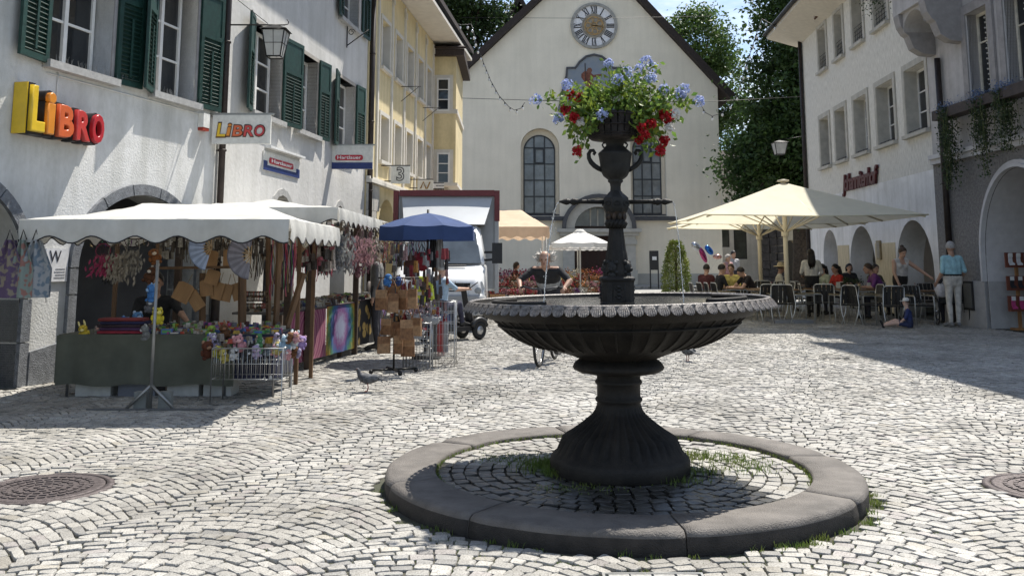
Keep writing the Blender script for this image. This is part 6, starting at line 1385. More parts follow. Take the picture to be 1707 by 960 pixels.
# ================================================================ market stall on the left
m_cv = M('canopy_white', (.66, .655, .625), .9, var=.07, scale=3, trans=.22, bump=.5, bscale=7, streak=.1)
m_pip = flat(.02, .018, .02)
m_wood = M('stall_wood', (.16, .09, .045), .7, var=.25, scale=9, stretch=(1, 1, .2), bump=.2)
def canopy(parent, x0, x1, y0, y1, ze, zr, ridge, drop=.2, wav=.16, mat=None, rsx=.28, sag=.05, piping=True):
    """hip-shaped cloth roof with wavy valance; ridge axis 'X' or 'Y'"""
    mat = mat or m_cv; b = MB(); N = 34; V = []
    for i in range(N + 1):
        for j in range(N + 1):
            u, v = i / N, j / N; x = x0 + (x1 - x0) * u; y = y0 + (y1 - y0) * v
            du = min(u, 1 - u) / rsx; dv = min(v, 1 - v) / .5
            if ridge == 'Y': du, dv = min(u, 1 - u) / .5, min(v, 1 - v) / rsx
            h = min(1, du, dv); z = ze + (zr - ze) * h - sag * sin(pi * min(1, h)) * .6 + .035 * noise.noise((x * 1.6, y * 2.2, 1)) * min(1, h * 3 + .2) + .014 * noise.noise((x * 5, y * 6, 4))
            V.append((x, y, z))
    F = [(i * (N + 1) + j, (i + 1) * (N + 1) + j, (i + 1) * (N + 1) + j + 1, i * (N + 1) + j + 1) for i in range(N) for j in range(N)]
    b.add(V, F, 0, True); b.build('canopy', mat, parent)
    cs = [(x0, y0), (x1, y0), (x1, y1), (x0, y1)]
    for k in range(4):
        a, e = Vector(cs[k] + (0,)), Vector(cs[(k + 1) % 4] + (0,)); L_ = (e - a).length; n_ = max(8, int(L_ / .045)); nrm = Vector(((e - a).y, -(e - a).x, 0)).normalized(); V = []; F = []; low = []
        for i in range(n_ + 1):
            t = i / n_; p_ = a.lerp(e, t); wv = drop + .035 * sin(2 * pi * t * L_ / .42); fo = .035 * noise.noise((p_.x * 4, p_.y * 4, 3))
            q = p_ + nrm * (.004 + fo); V += [(p_.x, p_.y, ze + .002), (q.x + nrm.x * .01, q.y + nrm.y * .01, ze - wv * .5), (q.x, q.y, ze - wv)]; low.append((q.x + nrm.x * .003, q.y + nrm.y * .003, ze - wv))
        for i in range(n_): F += [(i * 3, i * 3 + 1, i * 3 + 4, i * 3 + 3), (i * 3 + 1, i * 3 + 2, i * 3 + 5, i * 3 + 4)]
        q = MB(); q.add(V, F, 0, True); w = q.build('valance', mat, parent)
        if piping: q = MB(); q.tube(low, .007, 5); q.build('piping', m_pip, w)
st = thing('market_stall', 'front market stall with white scalloped canopy and green covered table', 'stall', (0, 0, 0))
canopy(st, -4.87, -2.2, 9.3, 12.0, 1.85, 2.09, 'X')
for x, y in ((-4.95, 11.85), (-2.55, 11.35), (-2.5, 11.95)):
    b = MB(); b.bx(x - .022, x + .022, y - .022, y + .022, 0, 1.84); b.build('post', m_wood, st)
m_tc = M('tablecloth_olive', (.105, .11, .085), .95, var=.15, scale=3, bump=.4, bscale=5)
b = MB(); V = []; n_ = 60
for i in range(n_ + 1):
    x = -4.88 + 1.92 * i / n_
    for z, k in ((.655, 0), (.45, .5), (.2, .8), (.13, 1)): V.append((x + .01 * k * sin(i * .4), 10.3 - .02 * k - .018 * k * sin(i * .55 + sin(i * .21) * 2), z + (.012 * sin(i * .3) if k == 1 else 0)))
b.add(V, [(i * 4 + j, (i + 1) * 4 + j, (i + 1) * 4 + j + 1, i * 4 + j + 1) for i in range(n_) for j in range(3)], 0, True)
b.bx(-4.88, -2.55, 10.3, 11.15, .64, .66); b.bx(-4.9, -4.88, 10.3, 11.15, .15, .65); b.build('tablecloth', m_tc, st)
m_nv = bpy.data.materials.new('navy_print_cloth'); m_nv.use_nodes = True; nn_, ll_ = m_nv.node_tree.nodes, m_nv.node_tree.links
vo = nn_.new('ShaderNodeTexVoronoi'); vo.inputs['Scale'].default_value = 13; tq = nn_.new('ShaderNodeTexCoord'); mq = nn_.new('ShaderNodeMapping'); mq.inputs['Scale'].default_value = (1, 1, .55); rq = nn_.new('ShaderNodeValToRGB'); rq.color_ramp.interpolation = 'CONSTANT'; rq.color_ramp.elements[0].color = (.5, .5, .5, 1); rq.color_ramp.elements[1].position = .2; rq.color_ramp.elements[1].color = (.018, .02, .045, 1)
ll_.new(tq.outputs['Object'], mq.inputs[0]); ll_.new(mq.outputs[0], vo.inputs['Vector']); ll_.new(vo.outputs['Distance'], rq.inputs[0]); ll_.new(rq.outputs[0], nn_['Principled BSDF'].inputs['Base Color']); nn_['Principled BSDF'].inputs['Roughness'].default_value = .9
b = MB(); V = []
for i in range(25):
    t = i / 24; x = -2.98 + .45 * min(1, t * 2) + .02 * sin(i); y = 10.28 + max(0, t - .5) * 2 * .85
    for z in (.66, .45, .2): V.append((x + .02 * sin(i * .9) * (z < .6), y - .015 * sin(i * .7), z))
b.add(V, [(i * 3 + j, (i + 1) * 3 + j, (i + 1) * 3 + j + 1, i * 3 + j + 1) for i in range(24) for j in range(2)], 0, True); b.build('printed_cloth', m_nv, st)
for x, y in ((-2.56, 10.32), (-2.56, 11.1), (-4.8, 10.4), (-3.1, 10.4)): b = MB(); b.tube([(x, y, 0), (x, y, .64)], .015, 6); b.build('table_leg', flat(.25, .25, .25, .4, metal=.6), st)
for i, (x, w_, c) in enumerate(((-4.52, .38, (.5, .5, .47)), (-4.05, .4, (.16, .17, .2)), (-3.55, .34, (.46, .46, .44)), (-3.18, .3, (.42, .42, .4)))):
    t = thing('storage_crate', ['pale plastic crate under left end of the green table', 'dark plastic crate second under the green table', 'pale plastic crate behind the stand pole under table', 'pale plastic crate at right end under the green table'][i], 'crate', (x, 10.55, 0), 0, 'crates under the toy table'); b = MB(); b.bx(-w_ / 2, w_ / 2, -.15, .15, .0, .26); b.build('box', flat(*c, .6), t); b = MB(); b.bx(-w_ / 2 - .015, w_ / 2 + .015, -.165, .165, .262, .29); b.build('lid', flat(*[q * .9 for q in c], .6), t)
# rear rail, post frames and shelf behind the table
fr = thing('display_frame', 'brown wooden display frame with rail above the toy table', 'frame', (0, 0, 0))
pA = lambda u, v, Y: AY(u, v, Y)
for (u0, v0, u1, v1, Y, w_) in ((404, 455, 404, 535, 11.0, .08), (338, 455, 338, 530, 11.2, .06), (466, 400, 460, 540, 11.0, .05), (447, 395, 447, 560, 11.3, .04)):
    a, e = pA(u0, v0, Y), pA(u1, v1, Y); b = MB(); b.bar((a.x, Y, max(a.z, 1.25)), (e.x, Y, .66), w_, .05); b.build('upright', m_wood, fr)
a, e = pA(262, 447, 11), pA(400, 445, 11); b = MB(); b.bar(a, e, .03, .03); b.build('rail', m_wood, fr)
a, e = pA(506, 455, 11.1), pA(478, 545, 11.1); b = MB(); b.bar(a, e, .05, .06); b.build('brace', m_wood, fr)
a, e = pA(262, 400, 11), pA(262, 447, 11); b = MB(); b.bar((a.x, 11, 1.86), e, .03, .03); b.build('hanger', m_wood, fr)
# second stall behind
st2 = thing('market_stall', 'rear market stall with white canopy and tapestries along the lane', 'stall', (0, 0, 0))
canopy(st2, -4.75, -2.26, 12.2, 17.5, 2.13, 2.33, 'Y', .19, .16)
for x, y in ((-2.75, 12.9), (-2.45, 14.9), (-2.35, 17.3), (-4.4, 12.5), (-4.2, 17.3), (-2.9, 12.3)):
    b = MB(); b.bx(x - .04, x + .04, y - .04, y + .04, 0, 2.1); b.build('post', M('dark_wood', (.075, .05, .035), .8, var=.2), st2)
b = MB(); b.bar((-2.86, 12.5, 1.62), (-2.25, 16.4, 1.62), .025, .025); b.build('rail', MT['dark_wood'], st2)
a, e = Vector((-2.91, 12.45, 0)), Vector((-2.2, 16.5, 0)); dv = (e - a).normalized(); nv = Vector((dv.y, -dv.x, 0)); L_ = (e - a).length
b = MB(); b.prism([a + Vector((0, 0, .74)), e + Vector((0, 0, .8)), e - nv * .8 + Vector((0, 0, .8)), a - nv * .8 + Vector((0, 0, .74))], (0, 0, .03)); b.build('table_board', M('table_grey', (.16, .15, .14), .8, var=.2), st2, fix=True)
for t_ in (.02, .5, .98): q = a.lerp(e, t_) - nv * .05; b = MB(); b.bx(q.x - .03, q.x + .03, q.y - .03, q.y + .03, 0, .74); b.build('table_leg', MT['dark_wood'], st2)
def tapestry_mat(name, base, kind):
    m = bpy.data.materials.new(name); m.use_nodes = True; n, l = m.node_tree.nodes, m.node_tree.links; p = n['Principled BSDF']; p.inputs['Roughness'].default_value = .95; t = n.new('ShaderNodeTexCoord'); mp = n.new('ShaderNodeMapping'); l.new(t.outputs['Object'], mp.inputs[0]); rp = n.new('ShaderNodeValToRGB'); cr_ = rp.color_ramp
    def els(lst):
        while len(cr_.elements) < len(lst): cr_.elements.new(.5)
        for e_, (ps, c) in zip(cr_.elements, lst): e_.position = ps; e_.color = tuple(c) + (1,)
    if kind == 'rings':
        g = n.new('ShaderNodeTexWave'); g.wave_type = 'RINGS'; g.rings_direction = 'SPHERICAL'; g.inputs['Scale'].default_value = 2.2; g.inputs['Distortion'].default_value = 1.5; l.new(mp.outputs[0], g.inputs[0]); l.new(g.outputs['Fac'], rp.inputs[0]); els([(0, (.2, .03, .09)), (.35, (.25, .09, .13)), (.6, (.34, .16, .19)), (1, (.22, .05, .1))])
    elif kind == 'tie':
        g = n.new('ShaderNodeTexGradient'); g.gradient_type = 'SPHERICAL'; l.new(mp.outputs[0], g.inputs[0]); w = n.new('ShaderNodeTexNoise'); w.inputs['Scale'].default_value = 14; mm = n.new('ShaderNodeMath'); mm.operation = 'MULTIPLY_ADD'; mm.inputs[1].default_value = .22; l.new(mp.outputs[0], w.inputs['Vector']); l.new(w.outputs['Fac'], mm.inputs[0]); l.new(g.outputs['Fac'], mm.inputs[2]); l.new(mm.outputs[0], rp.inputs[0]); els([(.3, (.25, .03, .12)), (.4, (.26, .05, .02)), (.5, (.3, .22, .03)), (.6, (.04, .15, .07)), (.72, (.02, .08, .22)), (.85, (.12, .03, .14)), (1, (.2, .22, .32))])
    else:
        g = n.new('ShaderNodeTexVoronoi'); g.inputs['Scale'].default_value = 5.5; l.new(mp.outputs[0], g.inputs['Vector']); l.new(g.outputs['Distance'], rp.inputs[0]); c = (.42, .29, .09) if kind == 'gold' else (.14, .07, .22); els([(.0, (.2, .13, .05) if kind == 'gold' else (.25, .2, .3)), (.28, c), (.42, (.012, .012, .014)), (1, (.012, .012, .014))])
    l.new(rp.outputs[0], p.inputs['Base Color']); return m
def tapestry(t0, t1, kind, label, z0, z1):
    A, B_ = a.lerp(e, t0) + nv * .02, a.lerp(e, t1) + nv * .02; c = (A + B_) / 2; w = (B_ - A).length; o = thing('tapestry', label, 'tapestry', (c.x, c.y, (z0 + z1) / 2), atan2(dv.y, dv.x), 'printed cloths along the rear stall')
    b = MB(); V = []; N = 16
    for i in range(N + 1):
        for j in range(7): z = (z1 - z0) * (j / 6 - .5); V.append((w * (i / N - .5), -.012 * sin(i * .9) * (1 - j / 6) - .01, z))
    b.add(V, [(i * 7 + j, (i + 1) * 7 + j, (i + 1) * 7 + j + 1, i * 7 + j + 1) for i in range(N) for j in range(6)], 0, True); b.build('cloth', tapestry_mat('tapestry_' + kind, None, kind), o)
    b = MB(); b.tube([(-w / 2, -.012, (z1 - z0) / 2), (w / 2, -.012, (z1 - z0) / 2)], .012, 5); b.build('hem', flat(.05, .03, .04), o)
tapestry(0, .30, 'rings', 'maroon and pink patterned tapestry, nearest on rear stall', .1, .78); tapestry(.31, .60, 'tie', 'rainbow tie dye tapestry hanging from the rear stall table', .1, .8); tapestry(.61, .84, 'gold', 'black tapestry with gold ornaments on rear stall', .12, .82); tapestry(.85, 1, 'violet', 'dark violet patterned cloth at far end of rear stall', .12, .84)
# ---------------------------------------------------------------- goods
def ell(b, c, r, mi=0, n=10): b.ball(c, r, n, mi)
def plush(u, v, Y, s, c1, c2, label, group='plush toys on the stall', ears=True, lie=False):
    s *= .84; p_ = AY(u, v, Y); t = thing('plush_toy', label, 'toy', p_, R.uniform(-.5, .5), group); m1, m2 = M('plush_%02d%02d%02d' % tuple(int(q * 99) for q in c1), tuple(q * .8 for q in c1), .98, var=.15, scale=40, bump=.4, bscale=90), M('plush_%02d%02d%02d' % tuple(int(q * 99) for q in c2), c2, .98, var=.15, scale=40, bump=.4, bscale=90)
    b = MB(); b.ball((0, 0, -.25 * s), (.34 * s, .3 * s, .36 * s), 12); b.ball((-.25 * s, -.16 * s, -.5 * s), (.13 * s, .2 * s, .12 * s), 8); b.ball((.25 * s, -.16 * s, -.5 * s), (.13 * s, .2 * s, .12 * s), 8); b.ball((-.34 * s, -.08 * s, -.18 * s), (.12 * s, .12 * s, .2 * s), 8); b.ball((.34 * s, -.08 * s, -.18 * s), (.12 * s, .12 * s, .2 * s), 8); b.build('body', m1, t)
    vr = R.randrange(3); t.rotation_euler = (R.uniform(-.5, .3), R.uniform(-.4, .4), R.uniform(-1, 1))
    b = MB(); b.ball((0, -.05 * s, .22 * s), (.36 * s, .32 * s, .3 * s), 12); h = b.build('head', m1, t)
    b = MB(); b.ball((0, -.32 * s, .15 * s), (.17 * s, .1 * s, .12 * s), 8); b.build('muzzle', m2, h)
    for s_ in (-1, 1):
        b = MB(); b.ball((.13 * s_ * s, -.33 * s, .28 * s), .045 * s, 6); b.build('eye', m_eye, h)
        if ears and vr < 2: b = MB(); b.ball((.22 * s_ * s, .02 * s, (.46 + .16 * vr) * s), (.12 * s - .03 * s * vr, .06 * s, .13 * s + .14 * s * vr), 8); b.build('ear', m2, h)
    if lie: t.rotation_euler.x = -1.1
    return t
PL = [(140, 552, 10.35, .16, (.75, .55, .06), (.8, .7, .3), 'yellow round plush at left end of the green table'), (166, 552, 10.4, .15, (.35, .32, .30), (.5, .3, .25), 'grey and pink plush beside yellow plush on table'),
      (205, 538, 10.5, .16, (.06, .14, .4), (.2, .35, .6), 'dark blue plush lying behind folded textiles'), (228, 533, 10.6, .2, (.12, .27, .5), (.4, .5, .65), 'light blue plush behind folded textiles on table'),
      (254, 487, 10.15, .2, (.08, .25, .6), (.3, .5, .8), 'blue plush fixed on the stand pole'), (250, 510, 10.15, .15, (.14, .14, .15), (.6, .6, .6), 'grey and white plush below blue plush on pole'), (262, 526, 10.13, .19, (.75, .62, .05), (.8, .7, .2), 'bright yellow plush tied across the stand pole'),
      (257, 427, 10.6, .19, (.24, .09, .03), (.6, .5, .4), 'brown and white plush hanging highest on the pole'), (252, 458, 10.7, .2, (.12, .05, .025), (.6, .55, .5), 'dark brown plush hanging below the rail'),
      (345, 582, 10.0, .2, (.13, .04, .02), (.35, .2, .12), 'reddish brown plush at left of the toy basket'), (361, 585, 9.95, .13, (.6, .55, .08), (.3, .2, .1), 'yellow green plush on toy basket edge'), (372, 592, 9.92, .15, (.65, .55, .15), (.7, .65, .5), 'pale yellow plush on toy basket'), (398, 572, 9.98, .19, (.65, .3, .33), (.7, .4, .4), 'pink plush on top of toy basket'),
      (390, 588, 9.9, .14, (.6, .6, .6), (.03, .03, .03), 'white plush with black eyes in toy basket'), (412, 590, 9.9, .14, (.05, .05, .05), (.6, .6, .6), 'black and white plush in toy basket'), (426, 585, 9.95, .15, (.45, .38, .55), (.6, .5, .6), 'lilac plush on toy basket'), (460, 582, 10.0, .14, (.6, .35, .38), (.7, .6, .6), 'rosy plush at right of toy basket'), (475, 572, 10.0, .18, (.35, .5, .62), (.75, .75, .75), 'pale blue plush at right end of basket'), (489, 565, 10.1, .2, (.7, .72, .74), (.6, .7, .75), 'white plush at right end of basket'), (503, 570, 10.2, .15, (.4, .28, .55), (.6, .4, .5), 'violet plush at far right of basket'), (480, 590, 9.98, .12, (.7, .36, .36), (.7, .7, .7), 'small coral plush below white plush'),
      (352, 552, 10.3, .15, (.3, .45, .08), (.2, .1, .05), 'lime plush behind toy basket'), (374, 552, 10.3, .16, (.16, .07, .03), (.3, .15, .08), 'chocolate plush behind toy basket')]
for q in PL: plush(*q)
for k in range(22): c_ = R.choice([(.6, .6, .58), (.04, .04, .04), (.55, .3, .32), (.2, .09, .04), (.35, .45, .55), (.1, .28, .12), (.5, .42, .15), (.4, .35, .5)]); plush(R.uniform(350, 500), R.uniform(560, 590), R.uniform(9.95, 10.25), R.uniform(.1, .15), c_, R.choice([(.7, .7, .68), (.05, .05, .05), (.5, .3, .2)]), 'small plush toy among the heap on the wire toy basket', 'small plush toys heaped on the basket')
# pole stand
t = thing('toy_pole', 'grey metal pole stand on tripod feet before the green table', 'stand', AG(250, 684)); t.location.z = 0
b = MB(); b.tube([(0, 0, .02), (.0, 0, 1.45)], .017, 8); b.build('pole', flat(.3, .3, .29, .4, metal=.7), t)
for s_ in (-1, 1): b = MB(); b.tube([(0, 0, .24), (s_ * .23, 0, .02)], .016, 6); b.build('brace', flat(.3, .3, .29, .4, metal=.7), t)
b = MB(); b.bx(-.62, .62, -.012, .012, .005, .02); b.build('base_rail', flat(.12, .12, .12, .5), t)
for s_ in (-1, 1): b = MB(); b.bx(s_ * .12 - .06, s_ * .12 + .06, .04, .12, .0, .17); b.build('weight', flat(.2, .21, .2, .6), t)
# zebra-striped plush tied to pole
t = plush(243, 553, 10.1, .17, (.25, .25, .24), (.5, .5, .48), 'black and white zebra striped plush hanging on pole')
# hanging fans
def fan(u, v, Y, r, a0, a1, c, label):
    p_ = AY(u, v, Y); t = thing('hand_fan', label, 'fan', p_, 0, 'open hand fans hung on the stall'); n_ = 18
    for k in range(n_):
        t0, t1 = a0 + (a1 - a0) * k / n_, a0 + (a1 - a0) * (k + 1) / n_; y = .006 * (k % 2); b = MB(); cc = c if k % 2 else tuple(q * .75 for q in c)
        b.prism([(r * .35 * cos(t0), y, r * .35 * sin(t0)), (r * .35 * cos(t1), .006 - y, r * .35 * sin(t1)), (r * cos(t1), .006 - y, r * sin(t1)), (r * cos(t0), y, r * sin(t0))], (0, .004, 0)); b.build('fold', flat(*cc, .8), t)
    b = MB()
    for k in range(8): t0 = a0 + (a1 - a0) * k / 7; b.bar((0, 0, 0), (r * .4 * cos(t0), 0, r * .4 * sin(t0)), .004, .01)
    b.build('ribs', flat(.4, .28, .16), t)
    b = MB(); b.tube([(r * 1.0 * cos(a0 + (a1 - a0) * k / 20), 0, r * 1.0 * sin(a0 + (a1 - a0) * k / 20)) for k in range(21)], .007, 5); b.build('edge_band', flat(*[q * .6 for q in c], .8), t)
fan(353, 413, 10.75, .26, radians(95), radians(255), (.36, .45, .66), 'open blue and white floral fan on the stall'); fan(419, 425, 10.7, .27, radians(90), radians(265), (.24, .24, .30), 'open grey fan with teal edge on the stall'); fan(498, 425, 11.4, .3, radians(45), radians(135), (.62, .6, .52), 'pale folding fan by the bead curtain')
# cutting boards
bd_px = [(305, 487, .2, .22, .45), (325, 500, .14, .24, -.6), (351, 432, .16, .2, .1), (382, 430, .14, .2, 0), (354, 462, .16, .17, .3), (344, 480, .15, .19, -.1), (363, 485, .13, .2, .25), (377, 488, .13, .2, .2), (396, 486, .14, .2, -.3)]
m_cb = M('board_wood', (.36, .2, .085), .6, var=.2, scale=8, stretch=(1, 1, .15))
for i, (u, v, w, h, rt) in enumerate(bd_px):
    lab = ['largest square wooden board tilted on the rail', 'wooden board standing on its corner below the rail', 'dark round topped wooden board above the rail', 'upright wooden board above the rail at right', 'wooden board with white tag under the rail', 'slotted wooden board left of the post', 'narrow wooden board hanging at middle of row', 'narrow wooden board second from right in row', 'wide wooden board next to the thick post'][i]
    t = thing('wooden_board', lab, 'board', AY(u, v, 10.95 + .02 * i), 0, 'wooden boards hung on the stall'); t.rotation_euler.y = rt
    b = MB(); b.prism([(-w / 2, 0, -h / 2), (w / 2, 0, -h / 2), (w / 2, 0, h / 2 * .8), (w * .3, 0, h / 2), (-w * .3, 0, h / 2), (-w / 2, 0, h / 2 * .8)], (0, .015, 0)); b.build('plank', m_cb, t, fix=True); b = MB(); b.tube([(0, .007, h / 2 - .02), (0, .007, h / 2 + .12)], .004, 4); b.build('cord', flat(.3, .22, .12), t)
# dream catchers
def catcher(u, v, Y, r, c, n_, label, cat='dream catcher'):
    t = thing('dream_catcher', label, cat, AY(u, v, Y), R.uniform(-.4, .4), 'feathered dream catchers hung on the stalls'); b = MB(); b.tube([(r * cos(2 * pi * k / 20), 0, r * sin(2 * pi * k / 20)) for k in range(20)], .006, 5, closed=True)
    for k in range(8): a_ = 2 * pi * k / 8; b.tube([(r * cos(a_), 0, r * sin(a_)), (r * .3 * cos(a_ + .6), 0, r * .3 * sin(a_ + .6))], .0015, 3)
    b.build('hoop', flat(*[q * .5 for q in c], .8), t)
    V = []; F = []
    for k in range(n_):
        x = R.gauss(0, r * .75); z = -r * R.uniform(.2, 3.2); y = R.gauss(0, .05); L_ = R.uniform(.05, .1); w_ = .014; ang = R.gauss(0, .35); d = Vector((sin(ang), R.gauss(0, .2), -cos(ang))); s_ = Vector((cos(ang), R.gauss(0, .5), sin(ang))).normalized(); o_ = Vector((x, y, z)); b_ = len(V)
        V += [tuple(o_), tuple(o_ + d * L_ * .5 + s_ * w_), tuple(o_ + d * L_), tuple(o_ + d * L_ * .5 - s_ * w_)]; F.append((b_, b_ + 1, b_ + 2, b_ + 3))
    npmesh('feathers', np.array(V), np.array(F), M('feather_%02d%02d%02d' % tuple(int(q * 99) for q in c), c, .9, var=.2, scale=30, trans=.3), t, 'stuff')
    b = MB()
    for k in range(6): x = r * (-.8 + 1.6 * k / 5); b.tube([(x, 0, -r * .6), (x, 0, -r * 3)], .002, 3)
    b.build('cords', flat(.2, .16, .12), t)
for (u, v, Y, r, c, n_, lab) in ((172, 418, 11.0, .08, (.45, .07, .16), 90, 'magenta feathered dream catcher hanging at left of stall'), (196, 420, 11.0, .1, (.42, .38, .32), 130, 'cream feathered dream catcher beside the magenta one'), (222, 412, 11.1, .09, (.4, .38, .34), 100, 'pale feathered dream catcher under canopy edge'), (185, 440, 11.3, .06, (.05, .05, .05), 40, 'black feathered dream catcher low at left'),
        (568, 385, 13.2, .12, (.4, .4, .38), 150, 'white dream catcher under the rear canopy corner'), (590, 388, 13.8, .13, (.42, .24, .26), 170, 'pink dream catcher hung in middle of rear stall'), (608, 392, 14.4, .13, (.45, .28, .30), 180, 'rosy dream catcher right of the pink one'), (556, 400, 13.0, .12, (.14, .15, .17), 140, 'dark grey dream catcher at rear stall corner'), (545, 412, 12.8, .1, (.08, .08, .08), 110, 'black dream catcher hanging behind front canopy'), (625, 392, 15.2, .12, (.4, .35, .3), 130, 'beige dream catcher near blue parasol'), (578, 412, 13.6, .1, (.3, .3, .3), 110, 'grey dream catcher low in rear stall'), (640, 395, 16, .12, (.3, .22, .12), 120, 'tan dream catcher farthest along the rear stall'), (600, 420, 14.2, .1, (.28, .14, .16), 110, 'dull red dream catcher low on rail')):
    catcher(u, v, Y, r, c, n_, lab)
# bead and ribbon curtains
def curtain(u0, u1, v0, v1, Y, n_, pal, label, r=.006, name='bead_strings'):
    p0, p1 = AY(u0, v0, Y), AY(u1, v1, Y); t = thing(name, label, 'beads', (p0.x, Y, p1.z), 0); W, H = p1.x - p0.x, p0.z - p1.z
    gs = {}
    for k in range(n_):
        c = pal[k % len(pal)]; b = MB(); x = W * (k + R.random() * .6) / n_; L_ = H * R.uniform(.7, 1); pts = [(x + .008 * sin(j + k), R.uniform(-.03, .03), H - L_ * j / 7) for j in range(8)]; b.tube(pts, [r * R.uniform(.6, 1.4) for j in range(8)], 5); b.build('string', flat(*c, .6), t)
    b = MB(); b.tube([(0, 0, H), (W, 0, H)], .008, 5); b.build('rod', MT['dark_wood'], t)
pal1 = [(.35, .04, .08), (.45, .12, .16), (.06, .1, .12), (.3, .22, .1), (.4, .3, .28), (.08, .03, .05), (.05, .16, .08), (.15, .05, .2)]
curtain(453, 490, 398, 500, 11.2, 26, pal1, 'curtain of red and dark ribbons and bead strings'); curtain(418, 446, 398, 470, 11.5, 14, [(.06, .045, .035), (.12, .08, .05), (.04, .04, .05), (.3, .28, .24)], 'dark strings of bracelets beside the ribbon curtain'); curtain(308, 336, 396, 440, 11.6, 9, [(.3, .25, .18), (.12, .09, .06), (.35, .33, .3)], 'beige wind chime strings above the rail'); curtain(366, 404, 395, 432, 11.6, 10, [(.06, .04, .03), (.2, .12, .06)], 'brown strings behind the wooden boards'); curtain(536, 556, 420, 470, 12.2, 7, [(.4, .08, .1), (.5, .45, .45), (.3, .1, .15)], 'red and white ornament strings at front stall corner'); curtain(612, 650, 372, 440, 16.4, 16, [(.4, .32, .08), (.3, .2, .1), (.1, .07, .05), (.5, .4, .3), (.35, .1, .12)], 'yellow and brown strings under the rear canopy'); curtain(505, 530, 400, 470, 12.0, 10, pal1, 'coloured strings near the front canopy corner')
curtain(560, 612, 396, 425, 16.8, 16, [(.05, .04, .035), (.2, .15, .12), (.3, .22, .2)], 'dark strings hanging deep inside rear stall')
# bracelet rods
for i, v in enumerate((487, 495, 507)):
    p0, p1 = AY(407, v, 11.25), AY(446, v, 11.25); t = thing('bracelet_rod', ['upper rod with dark bracelets', 'middle rod with red and brown bracelets', 'lower rod with black bracelets'][i], 'bracelets', p0, 0, 'bracelet rods on the stall'); b = MB(); b.tube([(0, 0, 0), (p1.x - p0.x, 0, 0)], .008, 6); b.build('rod', m_wood, t)
    for k in range(15): b = MB(); x = (p1.x - p0.x) * (k + .5) / 15; b.tube([(x, .03 * cos(a_), .03 * sin(a_) - .02) for a_ in [2 * pi * q / 10 for q in range(10)]], .006, 5, closed=True); b.build('bracelet', flat(*R.choice([(.3, .08, .06), (.15, .09, .05), (.05, .04, .04), (.35, .28, .2)]), .5), t)
# small boxes and goods on the tables
GC = [(.5, .08, .05), (.5, .32, .04), (.1, .3, .1), (.08, .15, .4), (.4, .1, .3), (.45, .42, .36), (.3, .5, .12), (.12, .05, .05), (.55, .5, .4), (.06, .08, .16)]
for k in range(46):
    u = R.uniform(262, 470); Y = R.uniform(10.34, 11.05); p_ = AY(u, 560, Y); c = R.choice(GC); w, d_, h = R.uniform(.05, .13), R.uniform(.04, .09), R.uniform(.02, .06)
    cn = ['red', 'orange', 'green', 'blue', 'purple', 'cream', 'lime', 'maroon', 'beige', 'navy'][GC.index(c)]; t = thing('small_goods', cn + ' toy packet lying on the green stall table', 'goods', (p_.x, Y, .662), R.uniform(-.4, .4), cn + ' toy packets on the front table'); b = MB(); b.prism([(-w / 2, -d_ / 2, 0), (w / 2, -d_ / 2, 0), (w / 2 * .9, d_ / 2, 0), (-w / 2, d_ / 2, 0)], (0, 0, h)); b.build('packet', flat(*c, .5), t, fix=True); b = MB(); b.bx(-w * .4, w * .35, -d_ * .5 - .003, -d_ * .5 + .002, h * .2, h * .8) ; b.build('label_strip', flat(*R.choice(GC), .5), t)
for k in range(5):
    t = thing('folded_textile', ['folded dark red textile on top of the pile', 'folded navy textile second in the pile', 'folded dark textile in the middle of pile', 'folded violet textile in the pile', 'folded red textile at bottom of the pile'][k], 'textile', (AY(207, 555, 10.42).x + R.uniform(-.02, .02), 10.42, .665 + (4 - k) * .033), R.uniform(-.1, .1), 'folded textiles on the front table'); b = MB(); c = [(.22, .04, .04), (.03, .03, .08), (.05, .03, .04), (.09, .04, .1), (.3, .03, .05)][k]
    b.bx(-.24, .24, -.1, .1, 0, .015); b.bx(-.235, .235, -.095, .098, .0155, .03); b.tube([(-.24, -.1, .015), (.24, -.1, .015)], .015, 6); b.build('cloth', cT(*c), t)
for k in range(30):
    t_ = R.uniform(.02, .98); q = a.lerp(e, t_) - nv * R.uniform(.1, .7); c = R.choice([(.2, .13, .07), (.3, .22, .13), (.1, .08, .07), (.35, .32, .28), (.25, .05, .06)]); t = thing('small_goods', 'small trinket on the rear stall table', 'goods', (q.x, q.y, .775 + t_ * .05), R.random() * 3, 'trinkets on the rear table'); b = MB(); s_ = R.uniform(.03, .07); b.lathe([(0, 0), (s_, .005), (s_ * 1.1, s_ * .5), (s_ * .6, s_), (0, s_ * 1.1)], 9); b.build('trinket', flat(*c, .6), t)
